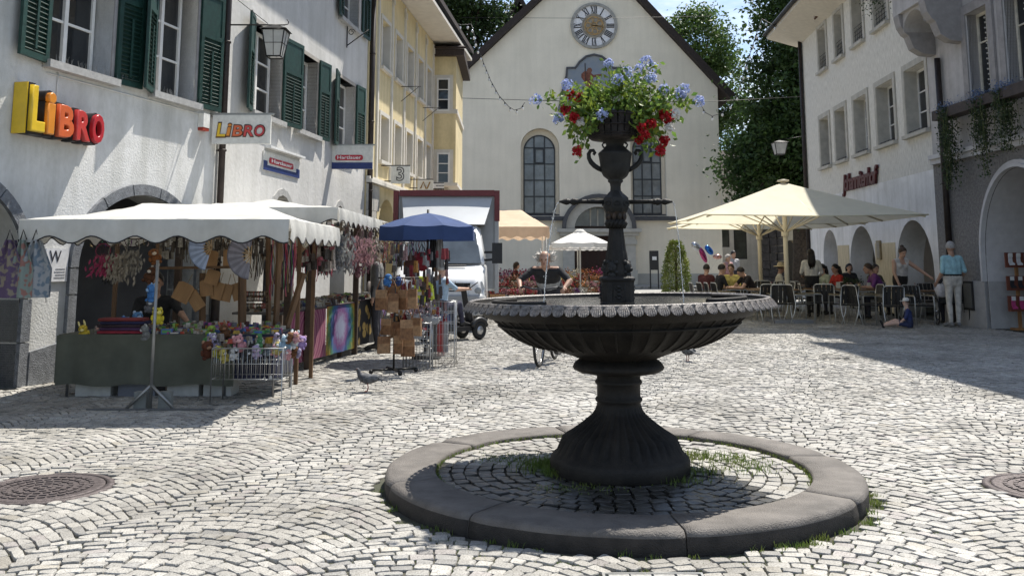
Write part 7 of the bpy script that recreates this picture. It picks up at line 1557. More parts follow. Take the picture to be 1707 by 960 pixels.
# wire toy basket before the table
def grid_rack(name, label, cat, loc, w, d, h, zt=0, nx=10, nz=2, rz=0, r=.006, mat=None, group=None):
    mat = mat or flat(.45, .45, .44, .3, metal=.8); t = thing(name, label, cat, loc, rz, group)
    for sy in (0, d):
        b = MB(); b.tube([(0, sy, 0), (0, sy, h), (w, sy, h), (w, sy, 0), (0, sy, 0)], r * 1.5, 5)
        for k in range(1, nx): b.tube([(w * k / nx, sy, h * .45 if nz < 3 else 0), (w * k / nx, sy, h)], r * .6, 4)
        for k in range(1, nz + 1): z = h * (.45 + .55 * (k - 1) / nz) if nz < 3 else h * k / (nz + 1); b.tube([(0, sy, z), (w, sy, z)], r * .7, 4)
        b.build('grid_panel', mat, t)
    for x in (0, w):
        b = MB(); b.tube([(x, 0, h), (x, d, h)], r * 1.2, 5); b.tube([(x, 0, h * .45), (x, d, h * .45)], r, 5)
        for k in range(1, 6): b.tube([(x, d * k / 6, h * .45), (x, d * k / 6, h)], r * .6, 4)
        b.build('side_grid', mat, t)
    return t
p_ = AG(350, 675); grid_rack('wire_basket', 'silver wire basket stand filled with plush toys before the table', 'basket', (p_.x, p_.y, 0), .72, .42, .56, nx=16)
# hanging bags at the left end of canopy
for i, (u, w, c, lab) in enumerate(((22, .2, (.09, .06, .11), 'dark patterned cloth bag hanging outermost at left canopy corner'), (42, .16, (.18, .22, .2), 'greenish patterned cloth bag hanging at canopy corner'), (60, .2, (.26, .27, .28), 'light grey patterned cloth bag hanging at canopy corner'))):
    p_ = AY(u, 400, 9.3); t = thing('cloth_bag', lab, 'bag', (p_.x, 9.24 + .03 * i, p_.z), R.uniform(-.3, .3), 'cloth bags hung on the canopy corner'); b = MB(); h = .56; w *= 1.25
    V = []
    for k in range(13):
        for j in range(7): z = -h * j / 6; ww = w * (.25 + .75 * min(1, j / 3)); V.append((ww * (k / 12 - .5) * 1.2, -.03 * sin(k * 1.2) * (1 - j / 9) - .02 * sin(pi * k / 12), z))
    b.add(V, [(k * 7 + j, (k + 1) * 7 + j, (k + 1) * 7 + j + 1, k * 7 + j + 1) for k in range(12) for j in range(6)], 0, True)
    V2 = [(x, y * -1 + .05, z) for x, y, z in V]; b.add(V2, [(k * 7 + j, (k + 1) * 7 + j, (k + 1) * 7 + j + 1, k * 7 + j + 1) for k in range(12) for j in range(6)], 0, True)
    m = M('bag_print_%d' % i, c, .9, scale=16, var=.1, col2=[(.20, .17, .13), (.24, .12, .1), (.12, .16, .2)][i], ramp=(.42, .5), detail=1); b.build('pouch', m, t)
    b = MB(); b.tube([(-.03, 0, 0), (0, -.02, .1), (.03, 0, 0)], .006, 5); b.tube([(w * .5, 0, -h), (w * .52, 0, -h - .05)], .004, 4); b.build('strap', m_pip, t)
# ---------------------------------------------------------------- bag stand, racks and blue parasol
p_ = AG(656, 622); t = thing('bag_stand', 'black stand hung with brown cork bags in front of the rear stall', 'stand', (p_.x, p_.y, 0))
b = MB(); b.tube([(0, 0, .03), (0, 0, 1.3)], .014, 8); b.build('post', m_blk, t)
for k in range(4): b = MB(); a_ = pi / 2 * k + .4; b.tube([(0, 0, .05), (.3 * cos(a_), .3 * sin(a_), .05)], .014, 6); b.ball((.3 * cos(a_), .3 * sin(a_), .03), .03, 8); b.build('foot', m_blk, t)
b = MB(); b.tube([(-.22, 0, 1.22), (.32, 0, 1.22)], .01, 6); b.tube([(0, -.22, 1.22), (0, .25, 1.22)], .01, 6); b.build('hook_bar', m_blk, t)
bx0 = p_.copy(); m_cork = M('cork_leather', (.22, .11, .05), .75, var=.25, scale=25); m_cork2 = M('cork_light', (.32, .19, .1), .8, var=.2, scale=25)
SB = [(636, 500, .13, .2), (655, 505, .12, .19), (672, 500, .11, .2), (688, 498, .1, .2), (645, 545, .13, .16), (660, 550, .12, .16), (678, 550, .15, .2), (640, 575, .14, .17), (680, 580, .15, .17), (694, 545, .12, .18), (664, 575, .1, .18), (650, 490, .1, .17)]
LB = ['top row left', 'top row second', 'top row third', 'top row right', 'middle row left', 'middle row second', 'middle row with rust flap', 'lowest row left', 'lowest row right', 'middle row right end', 'lowest row middle', 'back of top row']
for i, (u, v, w, h) in enumerate(SB):
    q = AY(u, v, 12.2 + .07 * (i % 3)); w *= 1.2; h *= 1.25; bg_ = thing('shoulder_bag', 'brown cork shoulder bag hanging in the ' + LB[i] + ' of the stand', 'bag', q, R.uniform(-.5, .5), 'brown bags on the stand'); b = MB(); dp = .045
    b.prism([(-w / 2, -dp / 2, -h / 2), (w / 2, -dp / 2, -h / 2), (w / 2 * .92, -dp / 2, h / 2), (-w / 2 * .92, -dp / 2, h / 2)], (0, dp, 0)); b.build('pouch', [m_cork, m_cork2][i % 2], bg_, fix=True)
    b = MB(); b.prism([(-w / 2 * .95, -dp / 2 - .008, h * .1), (w / 2 * .95, -dp / 2 - .008, h * .1), (w / 2 * .95, -dp / 2 - .003, h / 2 + .004), (-w / 2 * .95, -dp / 2 - .003, h / 2 + .004)], (0, .006, 0)); b.build('flap', [m_cork2, m_cork][i % 2], bg_, fix=True)
    b = MB(); zt = min(.28, 1.24 - q.z) ; zt = max(zt, h / 2 + .05); b.tube([(-w * .42, 0, h / 2), (-.01, 0, zt), (.01, 0, zt), (w * .42, 0, h / 2)], .006, 5); b.build('strap', m_cork, bg_)
plush(646, 466, 12.2, .17, (.05, .17, .42), (.3, .45, .6), 'blue plush bird sitting on top of the bag stand', ears=False); plush(665, 468, 12.4, .13, (.05, .09, .25), (.2, .3, .5), 'navy plush on top of the bag stand', ears=False)
p_ = AG(662, 620); grid_rack('wire_rack', 'silver wire grid rack below the brown bags', 'rack', (p_.x + .06, p_.y + .15, 0), .36, .36, .62, nx=8, nz=5, group='wire racks by the parasol')
p_ = AG(716, 612); grid_rack('wire_rack', 'silver wire grid rack at right below the blue parasol', 'rack', (p_.x, p_.y, 0), .34, .4, .88, nx=8, nz=5, group='wire racks by the parasol')
for i in range(3):
    q = AY((724, 735, 742)[i], 555, 13.2); t = thing('hanging_scarf', ['grey scarf hanging on the wire rack', 'coral scarf hanging on the wire rack', 'pale grey striped scarf folded over rack'][i], 'scarf', q, 0, 'scarves on the wire rack'); b = MB(); V = []
    for k in range(9):
        for j in range(6): V.append((.09 * (k / 8 - .5), .015 * sin(k * 1.8), .16 - .42 * j / 5))
    b.add(V, [(k * 6 + j, (k + 1) * 6 + j, (k + 1) * 6 + j + 1, k * 6 + j + 1) for k in range(8) for j in range(5)], 0, True); b.build('cloth', cT(*[(.2, .2, .2), (.5, .1, .1), (.36, .35, .36)][i]), t)
    b = MB()
    for k in range(8): b.tube([(.09 * (k / 7 - .5), 0, -.26), (.09 * (k / 7 - .5), 0, -.31)], .003, 3)
    b.build('fringe', cT(*[(.2, .2, .2), (.5, .1, .1), (.36, .35, .36)][i]), t)
for i, (u, v, n_, c, lab) in enumerate(((695, 520, 240, (.34, .24, .26), 'heap of small pinkish flower garlands on the rack'), (690, 548, 160, (.4, .1, .1), 'heap of red trinkets in the wire rack'), (716, 525, 150, (.2, .22, .26), 'heap of grey blue trinkets on the rack'))):
    q = AY(u, v, 13.0); t = thing('trinket_heap', lab, 'trinkets', q, 0); leaf_cloud('blossoms', [(Vector((R.gauss(0, .1), R.gauss(0, .1), R.gauss(0, .06))), R.uniform(.03, .06), (R.uniform(.5, 1.3),) * 3) for k in range(n_)], M('trinket_%d' % i, c, .8, attr='col', var=.2), t); b = MB(); b.lathe([(.12, -.12), (.16, -.02), (.15, -.02), (.1, -.11)], 12); b.build('tray', flat(.3, .3, .3), t)
YU = 14.3; pu = Vector((X(714, YU), YU, 0)); pr_ = thing('parasol', 'blue market parasol with deep valance beside the truck', 'parasol', pu); m_bu = M('parasol_blue', (.045, .08, .20), .85, var=.08, scale=4, trans=.2); zt, zr_, zv = AY(714, 355, YU).z, AY(714, 378, YU).z, AY(714, 401, YU).z; ru = 82 * YU / FOC
b = MB(); NG = 8; base = len(b.v); Rg = [(0, zt), (.35, zt - (zt - zr_) * .24), (.7, zt - (zt - zr_) * .6), (1, zr_)]
ang = [2 * pi * (k + .5) / NG for k in range(NG)]
for i in range(NG):
    a0_, a1_ = ang[i], ang[(i + 1) % NG]; P_ = lambda t, f, z: (ru * t * (cos(a0_) * (1 - f) + cos(a1_) * f), ru * t * (sin(a0_) * (1 - f) + sin(a1_) * f), z)
    V = []
    for (t, z) in Rg:
        for f in (0, .25, .5, .75, 1): V.append(P_(t, f, z - .02 * t * sin(pi * f)))
    q = MB(); q.add(V, [(r * 5 + c, r * 5 + c + 1, (r + 1) * 5 + c + 1, (r + 1) * 5 + c) for r in range(3) for c in range(4)], 0, True); pn = q.build('canopy_panel', m_bu, pr_)
    V = []
    for f in (0, .25, .5, .75, 1): V += [P_(1, f, zr_ - .02 * sin(pi * f)), P_(1.01, f, zv)]
    q = MB(); q.add(V, [(2 * c, 2 * c + 2, 2 * c + 3, 2 * c + 1) for c in range(4)], 0, True); q.build('valance', m_bu, pn)
    q = MB(); q.tube([(0, 0, zt - .03), P_(.5, 0, zt - (zt - zr_) * .42 - .01), P_(.98, 0, zr_ - .01)], .008, 5); q.build('rib', flat(.3, .3, .3, .4), pr_)
b = MB(); b.tube([(0, 0, 0), (0, 0, zt + .05)], .018, 8); b.build('pole', m_blk, pr_); b = MB(); b.lathe([(.22, 0), (.22, .06), (.05, .09), (.03, .2)], 16); b.build('foot', flat(.06, .06, .06), pr_)
for i, (u, v, w, c, lab) in enumerate(((688, 440, .24, (.10, .04, .03), 'brown round straw bag hung under the blue parasol'), (703, 436, .26, (.24, .02, .03), 'dark red bag hung under the blue parasol'))):
    q = AY(u, v, 14.0); t = thing('hanging_bag', lab, 'bag', q, 0, 'bags under the blue parasol'); b = MB(); b.ball((0, 0, 0), (w / 2, .05, w * .55), 14); b.build('pouch', cT(*c), t); b = MB(); b.tube([(-w * .3, 0, w * .4), (0, 0, w), (w * .3, 0, w * .4)], .008, 5); b.build('strap', m_pip, t)
for i, (u, c) in enumerate(((722, (.02, .02, .022)), (733, (.3, .3, .29)))):
    q = AY(u, 410, 14.1); t = thing('hanging_garment', ['black long garment hanging under the blue parasol', 'grey long garment hanging under the blue parasol'][i], 'garment', q, 0); b = MB(); V = []
    for k in range(9):
        for j in range(6): V.append((.13 * (k / 8 - .5) * (.7 + .5 * j / 5), .02 * sin(k * 2), .1 - .42 * j / 5))
    b.add(V, [(k * 6 + j, (k + 1) * 6 + j, (k + 1) * 6 + j + 1, k * 6 + j + 1) for k in range(8) for j in range(5)], 0, True); b.build('cloth', cT(*c), t); b = MB(); b.tube([(0, 0, .1), (0, 0, .25)], .004, 4); b.build('hanger', m_blk, t)
# ================================================================ truck
TX0, TX1, TY = -2.72, -.36, 19.55; TC = (TX0 + TX1) / 2 + .02
tk = thing('box_truck', 'white box truck with maroon edged body parked behind the stalls', 'truck', (TC, TY, 0))
m_tw = M('truck_white', (.72, .73, .74), .25, var=.03, scale=1, coat=.5); m_mar = flat(.14, .02, .025, .4); m_tg = M('truck_grey', (.34, .35, .36), .45, var=.08, scale=3); m_blp = flat(.018, .018, .02, .45)
HW = .98
def loft(b, secs, mi=0, cap=True):
    """secs: list of (y, [(x,z)...]) rings of equal length"""
    base = len(b.v); n_ = len(secs[0][1])
    for y, ring_ in secs: b.v += [(x, y if not isinstance(y, list) else y[i], z) for i, (x, z) in enumerate(ring_)]
    for i in range(len(secs) - 1):
        for k in range(n_): b.f.append([base + i * n_ + k, base + i * n_ + (k + 1) % n_, base + (i + 1) * n_ + (k + 1) % n_, base + (i + 1) * n_ + k]); b.mi.append(mi); b.sm.append(True)
    if cap: b.f.append([base + k for k in range(n_)][::-1]); b.mi.append(mi); b.sm.append(False); b.f.append([base + (len(secs) - 1) * n_ + k for k in range(n_)]); b.mi.append(mi); b.sm.append(False)
def rr_(w0, w1, z0, z1, r=.1): return [(-w0 + r, z0), (w0 - r, z0), (w0, z0 + r), (w1, z1 - r), (w1 - r, z1), (-w1 + r, z1), (-w1, z1 - r), (-w0, z0 + r)]
b = MB(); loft(b, [(.02, rr_(.86, .80, .40, .98)), (.10, rr_(.93, .86, .36, 1.08)), (.35, rr_(.97, .92, .34, 1.2)), (.75, rr_(HW, .95, .34, 1.34)), (1.0, rr_(HW, .95, .34, 1.42)), (2.5, rr_(HW, .95, .34, 1.42))]); b.build('cab_body', m_tw, tk, fix=True)
b = MB(); loft(b, [(.80, rr_(.93, .92, 1.36, 1.40, .015)), (1.12, rr_(.94, .86, 1.36, 1.80, .05)), (1.45, rr_(.94, .80, 1.36, 2.16, .08)), (1.75, rr_(.94, .80, 1.36, 2.27, .1)), (2.5, rr_(.94, .80, 1.36, 2.27, .1))]); b.build('cab_roof', m_tw, tk, fix=True)
b = MB(); V = []
for i in range(6):
    t = i / 5
    for k in range(9): x = (-1 + 2 * k / 8); V.append((x * (.86 - .14 * t),   .80 + .63 * t - .11 + .06 * abs(x) ** 3, 1.385 + .70 * t))
b.add(V, [(i * 9 + k, i * 9 + k + 1, (i + 1) * 9 + k + 1, (i + 1) * 9 + k) for i in range(5) for k in range(8)], 0, True); b.build('windscreen', GL('truck_glass', (.10, .12, .14), .05), tk)
b = MB(); b.tube([(-.86, .80, 1.39), (-.4, .75, 1.385), (.4, .75, 1.385), (.86, .80, 1.39)], .02, 6); b.tube([(-.5, .77, 1.40), (-.1, .83, 1.46)], .01, 5); b.tube([(.1, .77, 1.40), (.55, .83, 1.47)], .01, 5); b.build('wiper', m_blp, tk)
b = MB(); b.prism([(-.62, .035, .78), (.62, .035, .78), (.55, .06, 1.0), (-.55, .06, 1.0)], (0, .05, 0)); g_ = b.build('grille', m_blp, tk, fix=True)
for k in range(3): q = MB(); q.box((0, .03, .82 + .07 * k), (1.16 - .04 * k, .02, .025)); q.build('bar', flat(.16, .16, .17, .4), g_)
b = MB(); b.tube([(.1 * cos(a_), .02, .9 + .1 * sin(a_)) for a_ in [2 * pi * k / 20 for k in range(20)]], .012, 5, closed=True); b.build('badge', m_chr, tk)
b = MB(); loft(b, [(-.04, rr_(.84, .86, .34, .72, .06)), (.06, rr_(.95, .95, .32, .76, .06)), (.4, rr_(.99, .98, .32, .76, .06))]); b.build('bumper', m_tg, tk, fix=True)
b = MB(); b.bx(-.4, .4, -.052, -.041, .44, .58); b.build('plate', flat(.7, .7, .68, .4), tk)
b = MB(); b.box((.3, .60, 1.34), (.5, .06, .02), Matrix.Rotation(.3, 3, 'X')); b.build('hood_vent', m_blp, tk)
for s_ in (-1, 1):
    b = MB(); pts = [(s_ * .60, .0, .74), (s_ * .93, .10, .70), (s_ * .955, .2, .86), (s_ * .90, .14, 1.02), (s_ * .66, .04, .92)]; b.prism(pts, (0, .06, 0)); hl = b.build('headlight', flat(.5, .52, .54, .12), tk, fix=True)
    q = MB(); q.ball((s_ * .8, .05, .83), (.09, .04, .09), 12); q.build('lens', GL('lamp_lens', (.35, .37, .38), .05), hl)
    b = MB(); b.bar((s_ * .92, .95, 1.62), (s_ * 1.2, .9, 1.62), .05, .05); b.bar((s_ * .92, .95, 1.45), (s_ * 1.2, .9, 1.47), .05, .05); mr = b.build('mirror_arm', m_blp, tk)
    q = MB(); q.bx(s_ * 1.2 - .11, s_ * 1.2 + .11, .82, .98, 1.38, 1.82); q.build('mirror_case', m_blp, mr)
    for y in (.85, 4.6):
        w = thing('wheel', None, None, (s_ * .86, y, .35), 0, None, tk); q = MB(); q.tube([(0, .27 * cos(a_), .27 * sin(a_)) for a_ in [2 * pi * k / 28 for k in range(28)]], .095, 10, closed=True); q.build('tyre', m_rub, w); q = MB(); q.lathe([(.2, -.05), (.2, .05), (.1, .08), (0, .08)], 20); o = q.build('rim', m_tg, w); o.rotation_euler = (0, pi / 2 * s_, 0)
BW = (TX1 - TX0) / 2; zB = AY(740, 318, TY + 2.4).z
b = MB(); b.bx(-BW + .02, BW - .02, 2.46, 6.6, .75, zB - .03); b.build('cargo_box', m_tw, tk)
for s_ in (-1, 1):
    b = MB(); b.bx(s_ * BW - .07, s_ * BW + .05, 2.34, 2.5, 2.35, zB); b.build('maroon_corner', m_mar, tk); b = MB(); b.bx(s_ * BW - .06, s_ * BW + .03, 2.36, 2.5, .7, 2.345); b.build('corner_post', m_tg, tk)
b = MB(); b.bx(-BW + .072, BW - .072, 2.34, 2.5, zB - .13, zB + .01); b.build('maroon_header', m_mar, tk)
b = MB(); b.bx(-BW + .075, BW - .075, 2.42, 2.45, .8, zB - .135); b.build('front_panel', m_tg, tk)
b = MB(); V = []; zt = zB - .15
for i in range(8):
    t = i / 7
    for k in range(9): x = -1 + 2 * k / 8; V.append((x * (BW - .12 - .16 * t), 2.40 - 1.0 * t ** 1.2 + .10 * abs(x) ** 2 * t, zt - (zt - 2.24) * t ** .9 ))
b.add(V, [(i * 9 + k, i * 9 + k + 1, (i + 1) * 9 + k + 1, (i + 1) * 9 + k) for i in range(7) for k in range(8)], 0, True)
for s_ in (0, 8): b.add([V[i * 9 + s_] for i in range(8)] + [(V[7 * 9 + s_][0], 2.40, 2.24)], [tuple(range(9))], 0)
b.build('wind_deflector', M('deflector_grey', (.46, .48, .5), .3, var=.05, scale=1), tk)
b = MB(); b.bx(-.5, .5, .5, 6.4, .45, .7); b.build('chassis', m_blp, tk)
# ---- mobility scooter with rider
SX, SY = -1.05, 17.5; sc = thing('mobility_scooter', 'dark blue mobility scooter beside the truck front', 'scooter', (SX, SY, 0), radians(48))
m_sb = flat(.02, .035, .12, .3)
for (x, y) in ((-.55, -.24), (-.55, .24), (.42, -.22), (.42, .22)):
    w = thing('wheel', None, None, (x, y, .17), 0, None, sc); q = MB(); q.tube([(.125 * cos(a_), 0, .125 * sin(a_)) for a_ in [2 * pi * k / 22 for k in range(22)]], .048, 8, closed=True); q.build('tyre', m_rub, w); q = MB(); q.lathe([(.085, -.03), (.085, .03), (.05, .05), (0, .05)], 16); o = q.build('rim', flat(.5, .5, .5, .3, metal=.7), w); o.rotation_euler = (pi / 2, 0, 0)
    q = MB(); q.tube([(.2 * cos(a_), 0, .2 * sin(a_)) for a_ in [radians(z) for z in range(20, 170, 20)]], .05, 6); q.build('fender', m_blp, w)
b = MB(); b.bx(-.6, .3, -.2, .2, .17, .25); b.build('floor_pan', m_blp, sc)
b = MB(); loft(b, [(-.22, [(-.72, .25), (-.3, .25), (-.32, .48), (-.68, .5)]), (.22, [(-.72, .25), (-.3, .25), (-.32, .48), (-.68, .5)])]); b.build('battery_box', m_sb, sc, fix=True)
b = MB(); b.bar((.38, 0, .25), (.22, 0, .92), .12, .1); b.bar((.45, 0, .28), (.36, 0, .6), .3, .08); b.build('tiller', m_blp, sc)
b = MB(); b.tube([(.12, -.28, .95), (.2, -.15, .97), (.22, 0, .96), (.2, .15, .97), (.12, .28, .95)], .016, 6); b.box((.2, 0, .98), (.16, .24, .1)); b.tube([(.22, .2, .96), (.3, .3, 1.05)], .01, 5); b.tube([(.22, -.2, .96), (.3, -.3, 1.05)], .01, 5); b.build('handlebar', m_blp, sc)
b = MB(); b.box((-.45, 0, .56), (.46, .46, .1)); b.tube([(-.45, 0, .48), (-.45, 0, .56)], .05, 8); b.build('seat', m_blp, sc)
b = MB(); b.box((-.7, 0, .88), (.08, .42, .56), Matrix.Rotation(-.12, 3, 'Y')); b.build('seat_back', m_blp, sc)
b = MB(); b.box((-.77, 0, .90), (.04, .47, .52), Matrix.Rotation(-.12, 3, 'Y')); v_ = b.build('safety_vest', M('hi_vis', (.55, .65, .08), .7, var=.05), sc); b = MB(); b.box((-.795, 0, .86), (.012, .475, .06), Matrix.Rotation(-.12, 3, 'Y')); b.build('reflective_band', flat(.6, .6, .58, .3), v_); b = MB(); b.ball((-.8, 0, 1.0), (.02, .09, .1), 10); b.build('hood', m_blp, v_)
Js = J_sit(.52, .05); Js.update(elL=(.26, -.2, .93), elR=(-.26, -.2, .93), wrL=(.24, -.48, .93), wrR=(-.24, -.48, .93), anL=(.12, -.5, .32), anR=(-.12, -.5, .32), toL=(.13, -.66, .28), toR=(-.13, -.66, .28), knL=(.13, -.4, .66), knR=(-.13, -.4, .66))
cs_, sn_ = cos(radians(48)), sin(radians(48))
person('scooter rider in light blue shirt seen from the back', (SX - .42 * cs_, SY - .42 * sn_, 0), pi / 2 + radians(48), Js, cT(.38, .5, .62), cT(.05, .05, .08), 0, h_gr, 'short', .5, fat=1.15)
# ================================================================ flower market
m_pe = M('canopy_peach', (.76, .60, .45), .85, var=.06, trans=.4, scale=3)
YF = 30.5; fs = thing('flower_stall', 'peach coloured flower stall canopy in front of the church', 'stall', (0, 0, 0)); x0_, x1_ = X(760, YF), X(915, YF); ze_ = AY(870, 378, YF).z
canopy(fs, x0_, x1_, YF, YF + 3.6, ze_, ze_ + .62, 'X', .34, .1, m_pe, piping=False)
for x in (x0_ + .1, x1_ - .1):
    for y in (YF + .1, YF + 3.5): b = MB(); b.tube([(x, y, 0), (x, y, ze_)], .025, 6); b.build('pole', flat(.6, .6, .58, .4), fs)
def parasol(name, label, u, Y, vt, ve, hw, mat, n_=8, drop=.12, group=None, ribs=True):
    p_ = Vector((X(u, Y), Y, 0)); t = thing(name, label, 'parasol', p_, 0, group); zt, zr_ = AY(u, vt, Y).z, AY(u, ve, Y).z; r = hw * Y / FOC
    for i in range(n_):
        a0_, a1_ = 2 * pi * (i + .5) / n_, 2 * pi * (i + 1.5) / n_; P_ = lambda q, f, z: (r * q * (cos(a0_) * (1 - f) + cos(a1_) * f), r * q * (sin(a0_) * (1 - f) + sin(a1_) * f), z)
        V = [P_(q, f, zt + (zr_ - zt) * q ** 1.1 - .02 * sin(pi * f) * q) for q in (.02, .35, .7, 1) for f in (0, .5, 1)]; b = MB(); b.add(V, [(k * 3 + c, k * 3 + c + 1, k * 3 + c + 4, k * 3 + c + 3) for k in range(3) for c in range(2)], 0, True); pn = b.build('canopy_panel', mat, t)
        V = []
        for k in range(9): f = k / 8; V += [P_(1, f, zr_ - .02 * sin(pi * f)), P_(1.01, f, zr_ - drop - .03 * abs(sin(f * 3 * pi)))]
        b = MB(); b.add(V, [(2 * k, 2 * k + 2, 2 * k + 3, 2 * k + 1) for k in range(8)], 0, True); b.build('valance', mat, pn)
        b = MB(); b.tube([(0, 0, zt - .05), P_(1, 0, zr_ - .01)], .008, 4); b.build('rib', flat(.5, .5, .48), t)
    b = MB(); b.tube([(0, 0, 0), (0, 0, zt + .04)], .022, 8); b.build('pole', flat(.55, .54, .5, .4), t); b = MB(); b.lathe([(.25, 0), (.25, .08), (.05, .1)], 12); b.build('foot', flat(.3, .3, .3), t); b = MB(); b.lathe([(.1 * r, -.0), (.22 * r, -.09), (.22 * r, -.12)], 12, (0, 0, zt + .03)); b.build('vent_cap', mat, t)
m_wp = M('parasol_white', (.82, .81, .78), .85, var=.04, trans=.3, bump=.2, bscale=8)
parasol('parasol', 'small white parasol over the flower buckets', 966, 27.5, 384, 405, 50, m_wp, group='white parasols over the flowers'); parasol('parasol', 'second white parasol just behind and lower over flowers', 962, 31.5, 398, 410, 50, m_wp, group='white parasols over the flowers')
FCOL = [('red', (.45, .02, .03)), ('crimson', (.30, .015, .05)), ('magenta', (.40, .03, .18)), ('orange', (.55, .18, .02)), ('yellow', (.6, .42, .05)), ('cream', (.62, .55, .38)), ('pink', (.5, .2, .24)), ('white', (.7, .68, .62)), ('violet', (.2, .05, .25)), ('rust', (.32, .10, .03))]
fm = {n_: M('bloom_' + n_, tuple(.6 * q + .03 for q in c), .7, var=.25, scale=20, attr='col', trans=.2) for n_, c in FCOL}
pot_me = {}
spots = []; od_ = []
for row, (Y, z0) in enumerate(((27.2, .0), (27.9, .22), (28.6, .42), (29.3, .6), (30.0, .75))):
    u = 812 + R.uniform(0, 8)
    while u < 1014:
        spots.append((u, Y + R.uniform(-.1, .1), z0)); od_.append((len([q for q in spots if q[2] == z0]), row)); u += R.uniform(12, 17)
for k, (u, Y, z0) in enumerate(spots):
    lf = (u < 905); cn = R.choice(['red', 'crimson', 'red', 'magenta', 'rust', 'pink'] if lf else ['orange', 'yellow', 'cream', 'pink', 'magenta', 'white', 'red', 'violet', 'rust'])
    t = thing('flower_bucket', 'bucket of %s flowers, %s from the left in %s row of flower stall' % (cn, 'first second third fourth fifth sixth seventh eighth ninth tenth eleventh twelfth thirteenth fourteenth fifteenth sixteenth seventeenth eighteenth'.split()[od_[k][0] - 1], ['front', 'second', 'third', 'fourth', 'back'][od_[k][1]]), 'flowers', (X(u, Y), Y, 0), R.random() * 3, 'buckets of %s flowers at the stall' % cn)
    if z0 > 0: b = MB(); b.bx(-.13, .13, -.13, .13, 0, z0 - .005); b.build('crate', flat(.34, .23, .13, .8) if k % 2 else flat(.05, .06, .05, .8), t)
    b = MB(); b.lathe([(.0, 0), (.09, 0), (.12, .2), (.125, .21), (.11, .2)], 10, (0, 0, z0)); b.build('pot', flat(*R.choice([(.4, .25, .15), (.12, .12, .12), (.3, .3, .28), (.45, .4, .3)]), .7), t)
    leaf_cloud('blossoms', [(Vector((R.gauss(0, .09), R.gauss(0, .09), z0 + .32 + R.gauss(0, .05))), R.uniform(.04, .075), (R.uniform(.5, 1.4),) * 3) for q in range(70)], fm[cn], t, lw=.8); leaf_cloud('leaves', [(Vector((R.gauss(0, .08), R.gauss(0, .08), z0 + .24 + R.gauss(0, .04))), R.uniform(.04, .08), (R.uniform(.5, 1.1),) * 3) for q in range(30)], m_ivy, t)
for i, u in enumerate((818, 834)):
    t = thing('wooden_crate', ['slatted wooden crate at left end of flower stall', 'slatted wooden crate second from left at flower stall'][i], 'crate', (X(u, 26.8), 26.8, 0), 0, 'wooden crates at the flower stall')
    for k in range(5): b = MB(); b.bx(-.13 + k * .055, -.13 + k * .055 + .045, -.13, -.115, 0, .5); b.build('slat', m_cb, t)
    b = MB(); b.bx(-.14, .14, -.112, .13, 0, .48); b.build('box', flat(.2, .12, .06), t)
t = thing('fabric_backdrop', 'small yellow chair standing inside the flower stall', 'chair', (X(876, 33.2), 33.2, 0), .3); t.name = 'wooden_chair'
for x in (-.2, .2):
    for y in (-.2, .2): b = MB(); b.tube([(x, y, 0), (x, y, .45 if y < 0 else .95)], .02, 6); b.build('leg', flat(.5, .38, .12), t)
b = MB(); b.bx(-.23, .23, -.23, .23, .451, .48); b.build('seat', flat(.5, .38, .12), t)
for z in (.65, .85): b = MB(); b.bx(-.18, .18, .19, .21, z, z + .06); b.build('back_rail', flat(.5, .38, .12), t)
# ---- topiary
YT = 30.0; pt = AY(1128, 490, YT); t = thing('topiary', 'cone shaped green topiary bush behind the fountain bowl', 'shrub', (pt.x, YT, 0)); zt = AY(1125, 402, YT).z; it = []
for k in range(5200):
    z = R.uniform(.25, zt); f = 1 - ((z - .25) / (zt - .25)) ** 3 * .68; r = .46 * f * (1 + .12 * noise.noise((z * 3, k * .01, 0))) * sqrt(R.uniform(.55, 1.05)); a_ = R.uniform(0, 2 * pi); it.append((Vector((r * cos(a_), r * sin(a_), z)), R.uniform(.05, .09), (R.uniform(.6, 1.4),) * 3))
leaf_cloud('leaves', it, M('box_leaf', (.22, .25, .06), .5, scale=4, var=.3, trans=.3, attr='col', col2=(.09, .14, .03)), t)
b = MB(); b.tube([(0, 0, 0), (0, 0, zt - .2)], .04, 6); b.build('stem', m_bark, t); b = MB(); b.lathe([(0, 0), (.26, 0), (.33, .4), (.3, .4), (.28, .3), (0, .3)], 16); b.build('planter', flat(.12, .12, .12, .7), t)
# ---- info stand
YI = 48.5; p_ = AY(1091, 470, YI); t = thing('notice_stand', 'black notice stand with a white sheet by the church wall', 'sign', (p_.x, YI, 0)); zb, zt = AY(1091, 450, YI).z, AY(1091, 418, YI).z; w_ = 7.3 * YI / FOC
b = MB(); b.bx(-w_, w_, -.08, .08, zb, zt); b.build('case', m_blp, t)
for s_ in (-1, 1): b = MB(); b.bx(s_ * w_ * .9 - .03, s_ * w_ * .9 + .03, -.03, .03, 0, zb - .002); b.build('leg', m_blp, t)
b = MB(); b.bx(-.1, .12, -.095, -.081, zb + .5, zb + .68); b.build('sheet', flat(.7, .7, .7), t)
